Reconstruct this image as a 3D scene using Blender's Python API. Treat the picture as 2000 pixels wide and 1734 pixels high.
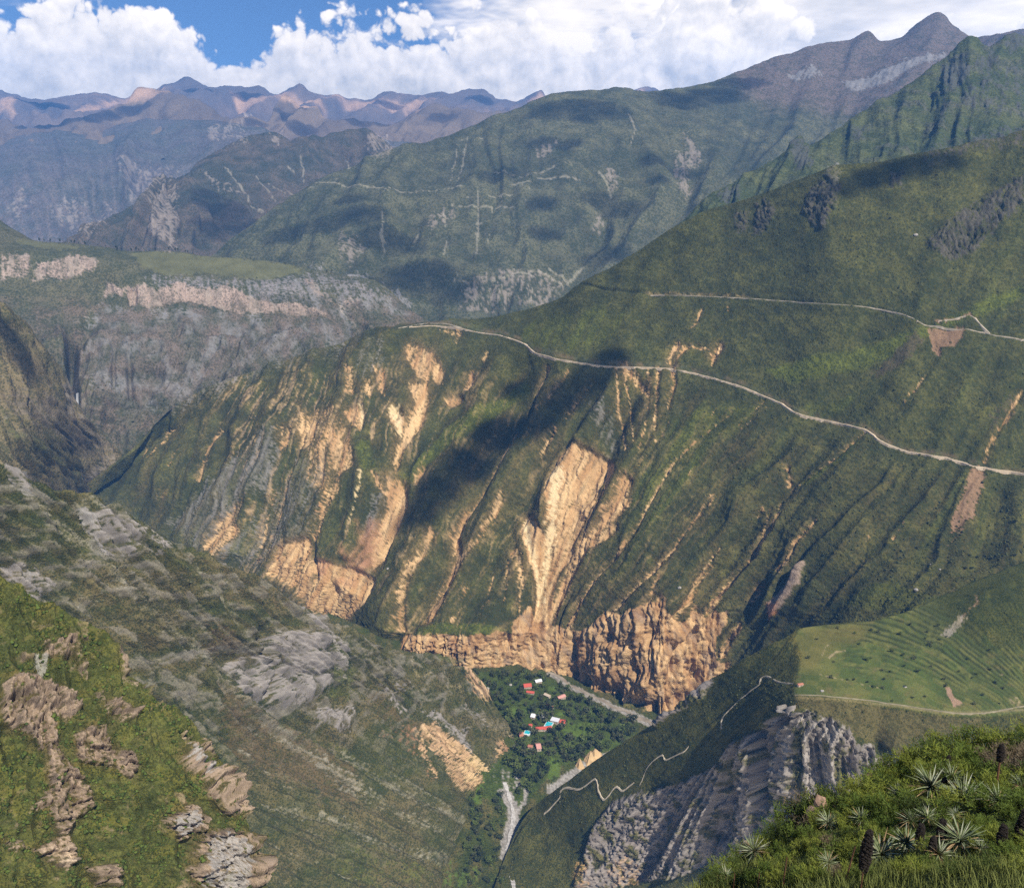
import bpy, math, random
import numpy as np

# ------------------------------------------------------------------ camera, sky, sun, exposure
scene = bpy.context.scene
for o in list(bpy.data.objects):
    bpy.data.objects.remove(o)
F_PX, W_PX, H_PX = 1700.0, 2000.0, 1734.0
CAM = np.array([0.0, 0.0, 1100.0])
PITCH = math.atan(517.0 / F_PX)
cam_data = bpy.data.cameras.new('camera')
cam_data.sensor_fit = 'HORIZONTAL'
cam_data.sensor_width = 36.0
cam_data.lens = 36.0 * F_PX / W_PX
cam_data.clip_start = 0.3
cam_data.clip_end = 200000.0
cam = bpy.data.objects.new('camera', cam_data)
cam.location = CAM
cam.rotation_euler = (math.pi / 2 - PITCH, 0, 0)
scene.collection.objects.link(cam)
scene.camera = cam

SUN_EL = math.radians(51.0)
SUN_AZ = math.radians(146.0)        # clockwise from the view direction (+Y): light from the right, a little behind
TO_SUN = np.array([math.sin(SUN_AZ) * math.cos(SUN_EL), math.cos(SUN_AZ) * math.cos(SUN_EL), math.sin(SUN_EL)])
sun_data = bpy.data.lights.new('sun', 'SUN')
sun_data.energy = 5.0
sun_data.angle = math.radians(0.53)
sun_data.color = (1.0, 0.95, 0.87)
sun = bpy.data.objects.new('sun', sun_data)
sun.rotation_euler = (math.pi / 2 - SUN_EL, 0, math.pi - SUN_AZ)
sun.location = (3000, -3000, 6000)
scene.collection.objects.link(sun)

world = bpy.data.worlds.new('World')
scene.world = world
world.use_nodes = True

def build_sky():
    nt = world.node_tree; N = nt.nodes; L = nt.links
    for n in list(N): N.remove(n)
    def val(x):
        return x
    def math_(op, a, b=None, clamp=False):
        n = N.new('ShaderNodeMath'); n.operation = op; n.use_clamp = clamp
        for i, x in enumerate((a, b)):
            if x is None: continue
            if isinstance(x, (int, float)): n.inputs[i].default_value = x
            else: L.new(x, n.inputs[i])
        return n.outputs[0]
    def rng(x, a, b, c=0.0, d=1.0, smooth=True):
        n = N.new('ShaderNodeMapRange'); n.interpolation_type = 'SMOOTHSTEP' if smooth else 'LINEAR'
        L.new(x, n.inputs['Value'])
        for k, w in (('From Min', a), ('From Max', b), ('To Min', c), ('To Max', d)): n.inputs[k].default_value = w
        return n.outputs['Result']
    def vmul(v, k):
        n = N.new('ShaderNodeVectorMath'); n.operation = 'MULTIPLY'; L.new(v, n.inputs[0]); n.inputs[1].default_value = k; return n.outputs[0]
    def vadd(v, k):
        n = N.new('ShaderNodeVectorMath'); n.operation = 'ADD'; L.new(v, n.inputs[0])
        if isinstance(k, tuple): n.inputs[1].default_value = k
        else: L.new(k, n.inputs[1])
        return n.outputs[0]
    def noise(v, scale, detail, rough, dist=0.0):
        n = N.new('ShaderNodeTexNoise'); L.new(v, n.inputs['Vector']); n.inputs['Scale'].default_value = scale
        n.inputs['Detail'].default_value = detail; n.inputs['Roughness'].default_value = rough; n.inputs['Distortion'].default_value = dist
        return n.outputs['Fac']
    def puffs(v, scale):
        n = N.new('ShaderNodeTexVoronoi'); n.feature = 'SMOOTH_F1'; n.inputs['Smoothness'].default_value = 0.6; n.inputs['Scale'].default_value = scale
        L.new(v, n.inputs['Vector']); return n.outputs['Distance']
    tc = N.new('ShaderNodeTexCoord').outputs['Generated']
    sep = N.new('ShaderNodeSeparateXYZ'); L.new(tc, sep.inputs[0]); x, y, z = sep.outputs
    az = math_('ARCTAN2', x, y)                 # 0 straight ahead, positive to the right
    sky = N.new('ShaderNodeTexSky'); sky.sky_type = 'NISHITA'; sky.sun_disc = False
    sky.sun_elevation = SUN_EL; sky.sun_rotation = SUN_AZ; sky.altitude = 3300; sky.air_density = 1.0; sky.dust_density = 0.3; sky.ozone_density = 1.6
    skyc = N.new('ShaderNodeMix'); skyc.data_type = 'RGBA'; skyc.blend_type = 'MULTIPLY'; skyc.inputs['Factor'].default_value = 1
    L.new(sky.outputs['Color'], skyc.inputs['A']); skyc.inputs['B'].default_value = (0.056, 0.068, 0.086, 1)
    # heaped clouds along the horizon
    def lumps(v, last=True):
        def head(scale, detail, amp, mean):                            # rounded heads with creases between them
            f = noise(v, scale, detail, 0.5, 0.0)
            return math_('MULTIPLY', math_('SUBTRACT', math_('ABSOLUTE', math_('SUBTRACT', f, 0.5)), mean), amp)
        mid = math_('MULTIPLY', math_('SUBTRACT', noise(v, 8.0, 1.0, 0.45, 0.0), 0.5), 0.16)
        r = math_('ADD', math_('ADD', mid, head(17.0, 0.6, 0.16, 0.09)), head(39.0, 1.0, 0.11, 0.09))
        return math_('ADD', r, head(90.0, 2.5, 0.06, 0.08)) if last else r
    off = (0.50 * 0.012, -0.3 * 0.012, 0.8 * 0.012)
    l0 = lumps(tc); l1 = lumps(vadd(tc, off), True)
    top = math_('ADD', 0.153, math_('MULTIPLY', math_('SINE', math_('ADD', math_('MULTIPLY', az, 9.0), 0.6)), 0.012))
    dens = math_('ADD', math_('SUBTRACT', top, z), l0)
    cover = rng(dens, -0.004, 0.010)
    # thin broken sheet above it, thicker to the right
    flat = N.new('ShaderNodeCombineXYZ'); zz = math_('ADD', z, 0.16)
    L.new(math_('DIVIDE', x, zz), flat.inputs[0]); L.new(math_('DIVIDE', y, zz), flat.inputs[1])
    sh = noise(flat.outputs[0], 1.15, 5.0, 0.60, 0.0); sh1 = noise(vadd(flat.outputs[0], (0.10, -0.06, 0)), 1.15, 2.0, 0.60, 0.0)
    bias = math_('SUBTRACT', rng(az, -0.14, 0.06, -0.12, 0.12), rng(z, 0.17, 0.32, 0.0, 0.30))
    sheet = rng(math_('ADD', sh, bias), 0.44, 0.60)
    lit = math_('MULTIPLY', math_('SUBTRACT', l0, l1), 5.5)
    lit = math_('ADD', 0.86, lit)
    lit = math_('MINIMUM', math_('MAXIMUM', lit, 0.60), 1.02)
    base = rng(z, 0.075, 0.13, 0.86, 1.0)
    lit = math_('MULTIPLY', lit, base)
    lit2 = math_('ADD', 0.86, math_('MULTIPLY', math_('SUBTRACT', sh, sh1), 2.2)); lit2 = math_('MINIMUM', math_('MAXIMUM', lit2, 0.66), 1.0)
    def tint(f):
        m = N.new('ShaderNodeMix'); m.data_type = 'RGBA'; r = rng(f, 0.55, 1.0, smooth=False); L.new(r, m.inputs['Factor'])
        m.inputs['A'].default_value = (0.78, 0.74, 0.68, 1); m.inputs['B'].default_value = (1.72, 1.52, 1.26, 1); return m.outputs['Result']
    m1 = N.new('ShaderNodeMix'); m1.data_type = 'RGBA'; L.new(sheet, m1.inputs['Factor']); L.new(skyc.outputs['Result'], m1.inputs['A']); L.new(tint(lit2), m1.inputs['B'])
    m2 = N.new('ShaderNodeMix'); m2.data_type = 'RGBA'; L.new(cover, m2.inputs['Factor']); L.new(m1.outputs['Result'], m2.inputs['A']); L.new(tint(lit), m2.inputs['B'])
    bg = N.new('ShaderNodeBackground'); L.new(m2.outputs['Result'], bg.inputs['Color']); bg.inputs['Strength'].default_value = 0.70
    out = N.new('ShaderNodeOutputWorld'); L.new(bg.outputs[0], out.inputs['Surface'])
build_sky()
world.cycles.sampling_method = 'MANUAL'
world.cycles.sample_map_resolution = 256

scene.view_settings.view_transform = 'Standard'
scene.view_settings.look = 'None'
scene.view_settings.exposure = 0.58
scene.view_settings.gamma = 1.0
scene.view_settings.use_curve_mapping = False
scene.cycles.max_bounces = 4
scene.cycles.diffuse_bounces = 1
scene.cycles.glossy_bounces = 1
scene.cycles.transmission_bounces = 2
scene.cycles.transparent_max_bounces = 8
scene.cycles.volume_bounces = 0
scene.cycles.use_denoising = False
scene.cycles.use_adaptive_sampling = True

SP, CP = math.sin(PITCH), math.cos(PITCH)
def direction(u, v):
    a = (np.asarray(u, float) - W_PX / 2) / F_PX
    b = -(np.asarray(v, float) - H_PX / 2) / F_PX
    return np.stack([a, CP + b * SP, -SP + b * CP], -1)
def place(u, v, r):
    """world point seen at photo pixel (u,v) at horizontal distance r"""
    d = direction(u, v)
    h = np.hypot(d[..., 0], d[..., 1])
    return CAM + d * (np.asarray(r, float) / h)[..., None]
def range_for_z(u, v, z):
    d = direction(u, v)
    return (z - CAM[2]) / d[..., 2] * np.hypot(d[..., 0], d[..., 1])
def project(P):
    q = P - CAM
    y = q[..., 1] * CP - q[..., 2] * SP
    x = q[..., 0]
    z = q[..., 1] * SP + q[..., 2] * CP
    return W_PX / 2 + F_PX * x / y, H_PX / 2 - F_PX * z / y

# ------------------------------------------------------------------ noise
_rng = np.random.RandomState(7)
_perm = _rng.permutation(4096).astype(np.int32)
_ang = _rng.rand(4096) * 2 * np.pi
_gx, _gy = np.cos(_ang).astype(np.float32), np.sin(_ang).astype(np.float32)
_val = _rng.rand(4096).astype(np.float32)
def _h(ix, iy, seed):
    return _perm[(_perm[(ix + seed * 131) & 4095] + iy) & 4095]
def gnoise(x, y, seed=0):
    x = np.asarray(x, np.float32); y = np.asarray(y, np.float32)
    fx = np.floor(x); fy = np.floor(y)
    ix = fx.astype(np.int32); iy = fy.astype(np.int32)
    dx = x - fx; dy = y - fy
    wx = dx * dx * dx * (dx * (dx * 6 - 15) + 10); wy = dy * dy * dy * (dy * (dy * 6 - 15) + 10)
    def c(ox, oy):
        h = _h(ix + ox, iy + oy, seed)
        return _gx[h] * (dx - ox) + _gy[h] * (dy - oy)
    a = c(0, 0); b = c(1, 0); e = c(0, 1); f = c(1, 1)
    return 1.45 * ((a * (1 - wx) + b * wx) * (1 - wy) + (e * (1 - wx) + f * wx) * wy)
def fbm(x, y, octv=4, gain=0.5, seed=0, lac=2.07):
    s = 0; a = 1.0; t = 0
    for i in range(octv):
        s = s + a * gnoise(x, y, seed + i * 7); t += a
        x = x * lac + 13.7; y = y * lac + 5.1; a *= gain
    return s / t
def ridged(x, y, octv=4, gain=0.5, seed=0, lac=2.07, soft=0.003):
    s = 0; a = 1.0; t = 0
    for i in range(octv):
        n = 1 - (np.sqrt(gnoise(x, y, seed + i * 7) ** 2 + soft) - soft ** 0.5) * 1.6
        s = s + a * n; t += a
        x = x * lac + 3.7; y = y * lac + 9.1; a *= gain
    return s / t
def sstep(a, b, x):
    t = np.clip((x - a) / (b - a), 0, 1)
    return t * t * (3 - 2 * t)
def mix(a, b, t):
    t = t[..., None] if np.ndim(t) and np.ndim(a) != np.ndim(t) + 0 or np.ndim(t) else t
    return a * (1 - t) + b * t
def C(*rgb):
    return np.array(rgb, np.float32)

# ------------------------------------------------------------------ traced areas: drawn at 2 photo px per cell
MW, MH = 1040, 900          # covers -40..2040, -20..1780
MOX, MOY = -40.0, -20.0
def new_mask():
    return np.zeros((MH, MW), np.float32)
def _grid(x0, x1, y0, y1):
    i0 = max(0, int((x0 - MOX) / 2)); i1 = min(MW, int((x1 - MOX) / 2) + 2)
    j0 = max(0, int((y0 - MOY) / 2)); j1 = min(MH, int((y1 - MOY) / 2) + 2)
    gx, gy = np.meshgrid(np.arange(i0, i1) * 2 + MOX, np.arange(j0, j1) * 2 + MOY)
    return i0, i1, j0, j1, gx.astype(np.float32), gy.astype(np.float32)
def _segd(gx, gy, p, q):
    dx, dy = q[0] - p[0], q[1] - p[1]
    l2 = dx * dx + dy * dy + 1e-6
    t = np.clip(((gx - p[0]) * dx + (gy - p[1]) * dy) / l2, 0, 1)
    return np.hypot(gx - p[0] - t * dx, gy - p[1] - t * dy), t
def poly(m, pts, val=1.0, soft=6.0):
    xs = [p[0] for p in pts]; ys = [p[1] for p in pts]
    i0, i1, j0, j1, gx, gy = _grid(min(xs) - soft, max(xs) + soft, min(ys) - soft, max(ys) + soft)
    if i1 <= i0 or j1 <= j0: return
    ins = np.zeros(gx.shape, bool); d = np.full(gx.shape, 1e9, np.float32)
    for k in range(len(pts)):
        p, q = pts[k], pts[(k + 1) % len(pts)]
        if p[1] != q[1]:
            ins ^= ((p[1] > gy) != (q[1] > gy)) & (gx < (q[0] - p[0]) * (gy - p[1]) / (q[1] - p[1]) + p[0])
        d = np.minimum(d, _segd(gx, gy, p, q)[0])
    a = sstep(-soft, soft, np.where(ins, d, -d)) * val
    m[j0:j1, i0:i1] = np.maximum(m[j0:j1, i0:i1], a)
def stroke(m, pts, w0, w1=None, val=1.0, soft=None):
    if w1 is None: w1 = w0
    n = len(pts) - 1
    for k in range(n):
        p, q = pts[k], pts[k + 1]
        wa = w0 + (w1 - w0) * k / n; wb = w0 + (w1 - w0) * (k + 1) / n
        s = soft if soft is not None else max(1.5, 0.5 * max(wa, wb))
        w = max(wa, wb) + s
        i0, i1, j0, j1, gx, gy = _grid(min(p[0], q[0]) - w, max(p[0], q[0]) + w, min(p[1], q[1]) - w, max(p[1], q[1]) + w)
        if i1 <= i0 or j1 <= j0: continue
        d, t = _segd(gx, gy, p, q)
        a = sstep(-s, s, (wa + (wb - wa) * t) / 2 - d) * val
        m[j0:j1, i0:i1] = np.maximum(m[j0:j1, i0:i1], a)
def look(m, u, v):
    x = np.clip((u - MOX) / 2, 0, MW - 1.001); y = np.clip((v - MOY) / 2, 0, MH - 1.001)
    ix = x.astype(np.int32); iy = y.astype(np.int32); fx = x - ix; fy = y - iy
    return (m[iy, ix] * (1 - fx) + m[iy, ix + 1] * fx) * (1 - fy) + (m[iy + 1, ix] * (1 - fx) + m[iy + 1, ix + 1] * fx) * fy

# ------------------------------------------------------------------ materials
def nodes_of(m):
    m.use_nodes = True
    nt = m.node_tree
    for n in list(nt.nodes): nt.nodes.remove(n)
    return nt, nt.nodes, nt.links
def terrain_material(name, size, bump=0.6, spot=0.5):
    """ground cover: traced colour of soil, rock and plants, broken up by grain at the given size in metres;
    alpha of the colour is the amount of low shrubs, which grow as darker tufts"""
    m = bpy.data.materials.new(name)
    nt, N, L = nodes_of(m)
    out = N.new('ShaderNodeOutputMaterial'); b = N.new('ShaderNodeBsdfPrincipled')
    b.inputs['Roughness'].default_value = 0.95
    b.inputs['Specular IOR Level'].default_value = 0.08
    at = N.new('ShaderNodeAttribute'); at.attribute_name = 'cover'
    tc = N.new('ShaderNodeTexCoord')
    n1 = N.new('ShaderNodeTexNoise'); n1.inputs['Scale'].default_value = 1.0 / size
    n1.inputs['Detail'].default_value = 4; n1.inputs['Roughness'].default_value = 0.75
    L.new(tc.outputs['Object'], n1.inputs['Vector'])
    n2 = N.new('ShaderNodeTexVoronoi'); n2.inputs['Scale'].default_value = 0.42 / size
    L.new(tc.outputs['Object'], n2.inputs['Vector'])
    n3 = N.new('ShaderNodeTexNoise'); n3.inputs['Scale'].default_value = 0.055 / size; n3.inputs['Detail'].default_value = 3
    L.new(tc.outputs['Object'], n3.inputs['Vector'])
    sx = N.new('ShaderNodeSeparateColor'); L.new(n2.outputs['Color'], sx.inputs[0])
    rad = N.new('ShaderNodeMath'); rad.operation = 'MULTIPLY_ADD'; L.new(sx.outputs[0], rad.inputs[0]); rad.inputs[1].default_value = 0.35; L.new(n3.outputs['Fac'], rad.inputs[2])
    dif = N.new('ShaderNodeMath'); dif.operation = 'SUBTRACT'; L.new(rad.outputs[0], dif.inputs[0]); L.new(n2.outputs['Distance'], dif.inputs[1])
    r1 = N.new('ShaderNodeMapRange'); r1.inputs['From Min'].default_value = 0.3; r1.inputs['From Max'].default_value = 0.7
    r1.inputs['To Min'].default_value = 0.58; r1.inputs['To Max'].default_value = 1.42
    L.new(n1.outputs['Fac'], r1.inputs['Value'])
    mul = N.new('ShaderNodeMix'); mul.data_type = 'RGBA'; mul.blend_type = 'MULTIPLY'; mul.inputs['Factor'].default_value = 1.0
    L.new(at.outputs['Color'], mul.inputs['A']); L.new(r1.outputs['Result'], mul.inputs['B'])
    sp = N.new('ShaderNodeMapRange'); sp.inputs['From Min'].default_value = 0.10; sp.inputs['From Max'].default_value = 0.32
    L.new(dif.outputs[0], sp.inputs['Value'])
    sm = N.new('ShaderNodeMath'); sm.operation = 'MULTIPLY'
    L.new(sp.outputs['Result'], sm.inputs[0]); L.new(at.outputs['Alpha'], sm.inputs[1])
    s2 = N.new('ShaderNodeMath'); s2.operation = 'MULTIPLY'; s2.inputs[1].default_value = spot
    L.new(sm.outputs[0], s2.inputs[0])
    sh = N.new('ShaderNodeMix'); sh.data_type = 'RGBA'
    L.new(s2.outputs[0], sh.inputs['Factor']); L.new(mul.outputs['Result'], sh.inputs['A'])
    sh.inputs['B'].default_value = (0.022, 0.034, 0.012, 1)
    L.new(sh.outputs['Result'], b.inputs['Base Color'])
    bp = N.new('ShaderNodeBump'); bp.inputs['Strength'].default_value = bump; bp.inputs['Distance'].default_value = size
    ad = N.new('ShaderNodeMath'); ad.operation = 'ADD'
    L.new(n1.outputs['Fac'], ad.inputs[0]); L.new(s2.outputs[0], ad.inputs[1])
    L.new(ad.outputs[0], bp.inputs['Height']); L.new(bp.outputs['Normal'], b.inputs['Normal'])
    L.new(b.outputs['BSDF'], out.inputs['Surface'])
    return m
def plain(name, col, rough=0.85, var=0.25, scale=1.0, spec=0.2, col2=None):
    m = bpy.data.materials.new(name)
    nt, N, L = nodes_of(m)
    out = N.new('ShaderNodeOutputMaterial'); b = N.new('ShaderNodeBsdfPrincipled')
    b.inputs['Roughness'].default_value = rough; b.inputs['Specular IOR Level'].default_value = spec
    tc = N.new('ShaderNodeTexCoord'); n = N.new('ShaderNodeTexNoise')
    n.inputs['Scale'].default_value = scale; n.inputs['Detail'].default_value = 4
    L.new(tc.outputs['Object'], n.inputs['Vector'])
    r = N.new('ShaderNodeMapRange'); r.inputs['From Min'].default_value = 0.3; r.inputs['From Max'].default_value = 0.7
    L.new(n.outputs['Fac'], r.inputs['Value'])
    mx = N.new('ShaderNodeMix'); mx.data_type = 'RGBA'
    c2 = col2 if col2 else tuple(c * (1 + var) for c in col)
    c1 = col if col2 else tuple(c * (1 - var) for c in col)
    mx.inputs['A'].default_value = (*c1, 1); mx.inputs['B'].default_value = (*c2, 1)
    L.new(r.outputs['Result'], mx.inputs['Factor']); L.new(mx.outputs['Result'], b.inputs['Base Color'])
    L.new(b.outputs['BSDF'], out.inputs['Surface'])
    return m

# ------------------------------------------------------------------ mesh helpers
def link(o, parent=None):
    scene.collection.objects.link(o)
    if parent is not None: o.parent = parent
    return o
def grid_mesh(name, P, rgba, mat):
    nr, nc = P.shape[:2]
    me = bpy.data.meshes.new(name)
    me.vertices.add(nr * nc)
    me.vertices.foreach_set('co', P.reshape(-1).astype(np.float32))
    idx = np.arange(nr * nc, dtype=np.int32).reshape(nr, nc)
    q = np.stack([idx[:-1, :-1], idx[1:, :-1], idx[1:, 1:], idx[:-1, 1:]], -1).reshape(-1, 4)
    me.loops.add(q.size); me.polygons.add(len(q))
    me.loops.foreach_set('vertex_index', q.reshape(-1))
    me.polygons.foreach_set('loop_start', np.arange(len(q), dtype=np.int32) * 4)
    me.polygons.foreach_set('use_smooth', np.ones(len(q), bool))
    me.update(calc_edges=True)
    a = me.attributes.new('cover', 'FLOAT_COLOR', 'POINT')
    a.data.foreach_set('color', rgba.reshape(-1).astype(np.float32))
    me.materials.append(mat)
    o = link(bpy.data.objects.new(name, me))
    return o
def raw_mesh(name, V, Fc, mat, parent=None, smooth=False):
    me = bpy.data.meshes.new(name)
    me.from_pydata([tuple(map(float, p)) for p in V], [], [tuple(map(int, f)) for f in Fc])
    if smooth:
        me.polygons.foreach_set('use_smooth', [True] * len(me.polygons))
    me.materials.append(mat)
    return link(bpy.data.objects.new(name, me), parent)
def tag(o, label=None, cat=None, group=None, kind=None):
    if label: o['label'] = label
    if cat: o['category'] = cat
    if group: o['group'] = group
    if kind: o['kind'] = kind
    return o

# ------------------------------------------------------------------ hillsides as lofts between lines across the slope
def pchip(x, xp, fp):
    xp = np.asarray(xp, float); fp = np.asarray(fp, float)
    h = np.diff(xp); d = np.diff(fp) / h
    m = np.zeros(len(xp))
    m[1:-1] = np.where(d[:-1] * d[1:] > 0, 2 * d[:-1] * d[1:] / (d[:-1] + d[1:] + 1e-30), 0)
    m[0], m[-1] = d[0], d[-1]
    x = np.clip(x, xp[0], xp[-1])
    i = np.clip(np.searchsorted(xp, x) - 1, 0, len(h) - 1)
    t = (x - xp[i]) / h[i]
    return (fp[i] * (1 + 2 * t) * (1 - t) ** 2 + h[i] * m[i] * t * (1 - t) ** 2 + fp[i + 1] * t * t * (3 - 2 * t) + h[i] * m[i + 1] * t * t * (t - 1))
RES = 2.15
def v_for(u, r, z):
    lo, hi = -3000.0, 6000.0
    for _ in range(60):
        m = 0.5 * (lo + hi); d = direction(u, m)
        if d[2] / math.hypot(d[0], d[1]) > (z - CAM[2]) / r: lo = m
        else: hi = m
    return 0.5 * (lo + hi)
def loft(curves, u0, u1, du=RES, dv=RES, back=None, nback=7, crest_noise=0.0, seed=3):
    """curves: from the crest downwards, each ('z' or 'r', [(u, v, value), ...])"""
    us = np.arange(u0, u1 + du, du)
    PS, VS, RS = [], [], []
    for ci, (kind, pts) in enumerate(curves):
        if kind == 'd':                  # (u, step back in metres from the line above, height): steep walls
            pts = [(a, v_for(a, float(np.interp(a, us, RS[-1])) - st, z), z) for a, st, z in pts]; kind = 'z'
        uu = [p[0] for p in pts]
        rr = [float(range_for_z(p[0], p[1], p[2])) if kind == 'z' else p[2] for p in pts]
        v = pchip(us, uu, [p[1] for p in pts])
        if ci == 0 and crest_noise:
            v = v + crest_noise * fbm(us / 40.0, us * 0 + seed, 5, 0.6, seed)
        if ci: v = np.maximum(v, VS[-1] + 0.6)
        r = np.exp(pchip(us, uu, np.log(rr)))
        if ci == 0:                      # small bumps of the crest die out down the slope
            k = 16
            vs = np.convolve(np.pad(v, 2 * k, mode='edge'), np.hanning(4 * k + 3)[1:-1] / np.hanning(4 * k + 3).sum(), 'valid')
            vs = vs[:len(v)]
            bump = (vs - v) * r / F_PX
            v = vs
        PS.append(place(us, v, r)); VS.append(v); RS.append(r)
    rows = []
    P0 = PS[0]
    hd = P0[:, :2] - CAM[:2]; r0 = np.hypot(hd[:, 0], hd[:, 1]); hd = hd / r0[:, None]
    los = (CAM[2] - P0[:, 2]) / r0
    tb = np.maximum(0.55, los + 0.3)
    bd = back if back else 0.12 * r0.mean()
    for k in range(nback, 0, -1):
        d = bd * (k / nback) ** 1.6
        q = P0.copy(); q[:, :2] += hd * d; q[:, 2] -= tb * d * (1 - 0.35 * math.exp(-d / (0.15 * bd)))
        rows.append(q)
    nb = len(rows)
    for i in range(len(PS) - 1):
        n = max(2, int(np.ceil(np.percentile(VS[i + 1] - VS[i], 95 if i == len(PS) - 2 and len(PS) > 4 else 70) / dv)))
        for k in range(n):
            rows.append(PS[i] * (1 - k / n) + PS[i + 1] * (k / n))
    rows.append(PS[-1])
    P = np.stack(rows)
    dist = np.concatenate([np.full(nb, 0.0), np.cumsum(np.r_[0, np.full(len(rows) - nb - 1, dv)])])
    P[..., 2] += bump[None, :] * np.exp(-dist / 26.0)[:, None]
    # soften the slope breaks a little
    for _ in range(3):
        Q = P.copy()
        Q[nb + 1:-1] = 0.25 * P[nb:-2] + 0.5 * P[nb + 1:-1] + 0.25 * P[nb + 2:]
        P = Q
    return P, nb
def normals(P):
    a = np.gradient(P, axis=1); b = np.gradient(P, axis=0)
    n = np.cross(b, a)
    n /= np.linalg.norm(n, axis=-1, keepdims=True) + 1e-9
    n[n[..., 2] < 0] *= -1
    return n
def smooth_field(A, k):
    for ax in (0, 1):
        pad = [(0, 0)] * A.ndim; pad[ax] = (k, k)
        B = np.cumsum(np.pad(A, pad, mode='edge'), axis=ax)
        sl = [slice(None)] * A.ndim; s2 = list(sl)
        n = A.shape[ax]
        sl[ax] = slice(2 * k, 2 * k + n); s2[ax] = slice(0, n)
        A = (B[tuple(sl)] - B[tuple(s2)]) / (2 * k)
    return A
class TPS:
    """smooth field through traced fall lines: every line keeps one value, so its level lines run downhill"""
    def __init__(self, strokes, step=60.0, lam=1e-3):
        X, Y = [], []
        for val, pts in strokes:
            for k in range(len(pts) - 1):
                p, q = np.array(pts[k], float), np.array(pts[k + 1], float)
                n = max(1, int(np.linalg.norm(q - p) / step))
                for j in range(n):
                    X.append(p + (q - p) * j / n); Y.append(val)
            X.append(np.array(pts[-1], float)); Y.append(val)
        X = np.array(X) / 500.0; Y = np.array(Y, float)
        n = len(X)
        K = self._k(np.linalg.norm(X[:, None] - X[None], axis=-1)) + lam * np.eye(n)
        A = np.zeros((n + 3, n + 3)); A[:n, :n] = K
        A[:n, n] = 1; A[:n, n + 1:] = X; A[n, :n] = 1; A[n + 1:, :n] = X.T
        w = np.linalg.solve(A, np.concatenate([Y, [0, 0, 0]]))
        self.X, self.w = X, w
    @staticmethod
    def _k(r):
        return r * r * np.log(r + 1e-9)
    def raw(self, u, v):
        x = u / 500.0; y = v / 500.0
        s = self.w[-3] + self.w[-2] * x + self.w[-1] * y
        for (cx, cy), w in zip(self.X, self.w):
            r2 = (x - cx) ** 2 + (y - cy) ** 2
            s = s + w * 0.5 * r2 * np.log(r2 + 1e-12)
        return s
    def __call__(self, u, v):
        gx, gy = np.meshgrid(np.arange(-60, 2080, 20.0), np.arange(-60, 1860, 20.0))
        if not hasattr(self, 'T'): self.T = self.raw(gx, gy)
        x = np.clip((u + 60) / 20, 0, gx.shape[1] - 1.001); y = np.clip((v + 60) / 20, 0, gx.shape[0] - 1.001)
        ix = x.astype(int); iy = y.astype(int); fx = x - ix; fy = y - iy; T = self.T
        return (T[iy, ix] * (1 - fx) + T[iy, ix + 1] * fx) * (1 - fy) + (T[iy + 1, ix] * (1 - fx) + T[iy + 1, ix + 1] * fx) * fy
# ------------------------------------------------------------------ base shapes (photo lines across each slope, with height above the river or distance)
CURVES = {}
CURVES['far_range'] = ([
    ('r', [(-60, 185, 18058), (0, 183, 18058), (100, 193, 17628), (200, 192, 17628), (350, 172, 17200), (375, 166, 17200), (420, 180, 17200), (470, 172, 17200), (540, 186, 17200), (585, 179, 16770), (620, 187, 16770), (680, 195, 17200), (760, 190, 17200), (870, 190, 16340), (930, 181, 16340), (990, 192, 16340), (1055, 177, 16340), (1085, 190, 16340), (1160, 195, 16340), (1240, 179, 16340), (1320, 190, 16340)]),
    ('r', [(-60, 300, 12470), (1320, 300, 12470)])], -60, 1320)
CURVES['range_foothills'] = ([
    ('r', [(-60, 225, 13299), (0, 240, 12824), (80, 258, 12349), (160, 240, 12349), (230, 205, 12824), (290, 177, 13299), (325, 190, 12824), (380, 208, 12349), (440, 226, 12349), (520, 238, 11874), (560, 197, 13299), (600, 214, 12824), (680, 238, 11874), (760, 240, 11874), (800, 226, 12349), (870, 212, 12349), (940, 225, 11874), (1000, 222, 11874), (1120, 240, 11874)]),
    ('r', [(-60, 345, 9974), (1120, 345, 9974)])], -60, 1120)
CURVES['left_far_slope'] = ([
    ('r', [(-60, 280, 11340), (0, 274, 11340), (100, 264, 11340), (200, 252, 11340), (300, 238, 11340), (380, 240, 11124), (450, 246, 10800), (520, 262, 10584), (600, 290, 10260), (700, 275, 10260), (780, 283, 10044), (860, 300, 10044), (960, 340, 10044)]),
    ('r', [(-60, 380, 8856), (200, 370, 8964), (400, 360, 9288), (700, 360, 9288), (960, 400, 9288)]),
    ('r', [(-60, 520, 7560), (400, 520, 7560), (960, 520, 7560)])], -60, 960)
CURVES['triangle_mountain'] = ([
    ('r', [(40, 540, 5400), (150, 466, 5900), (200, 437, 6100), (260, 397, 6300), (325, 347, 6500), (350, 354, 6700), (400, 312, 7200), (450, 284, 7500), (500, 267, 7600), (530, 264, 7600), (570, 277, 7500), (620, 264, 7700), (690, 256, 7800), (740, 268, 7700), (775, 292, 7600), (830, 330, 7500), (920, 420, 7300)]),
    ('r', [(40, 548, 5380), (150, 475, 5800), (200, 460, 5850), (260, 440, 5850), (325, 420, 5850), (350, 420, 5950), (400, 405, 6250), (450, 400, 6400), (530, 400, 6500), (620, 410, 6600), (740, 420, 6600), (920, 460, 6600)]),
    ('r', [(40, 560, 5200), (200, 545, 5250), (325, 540, 5200), (450, 540, 5500), (620, 560, 5600), (920, 600, 5600)])], 40, 920)
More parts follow.
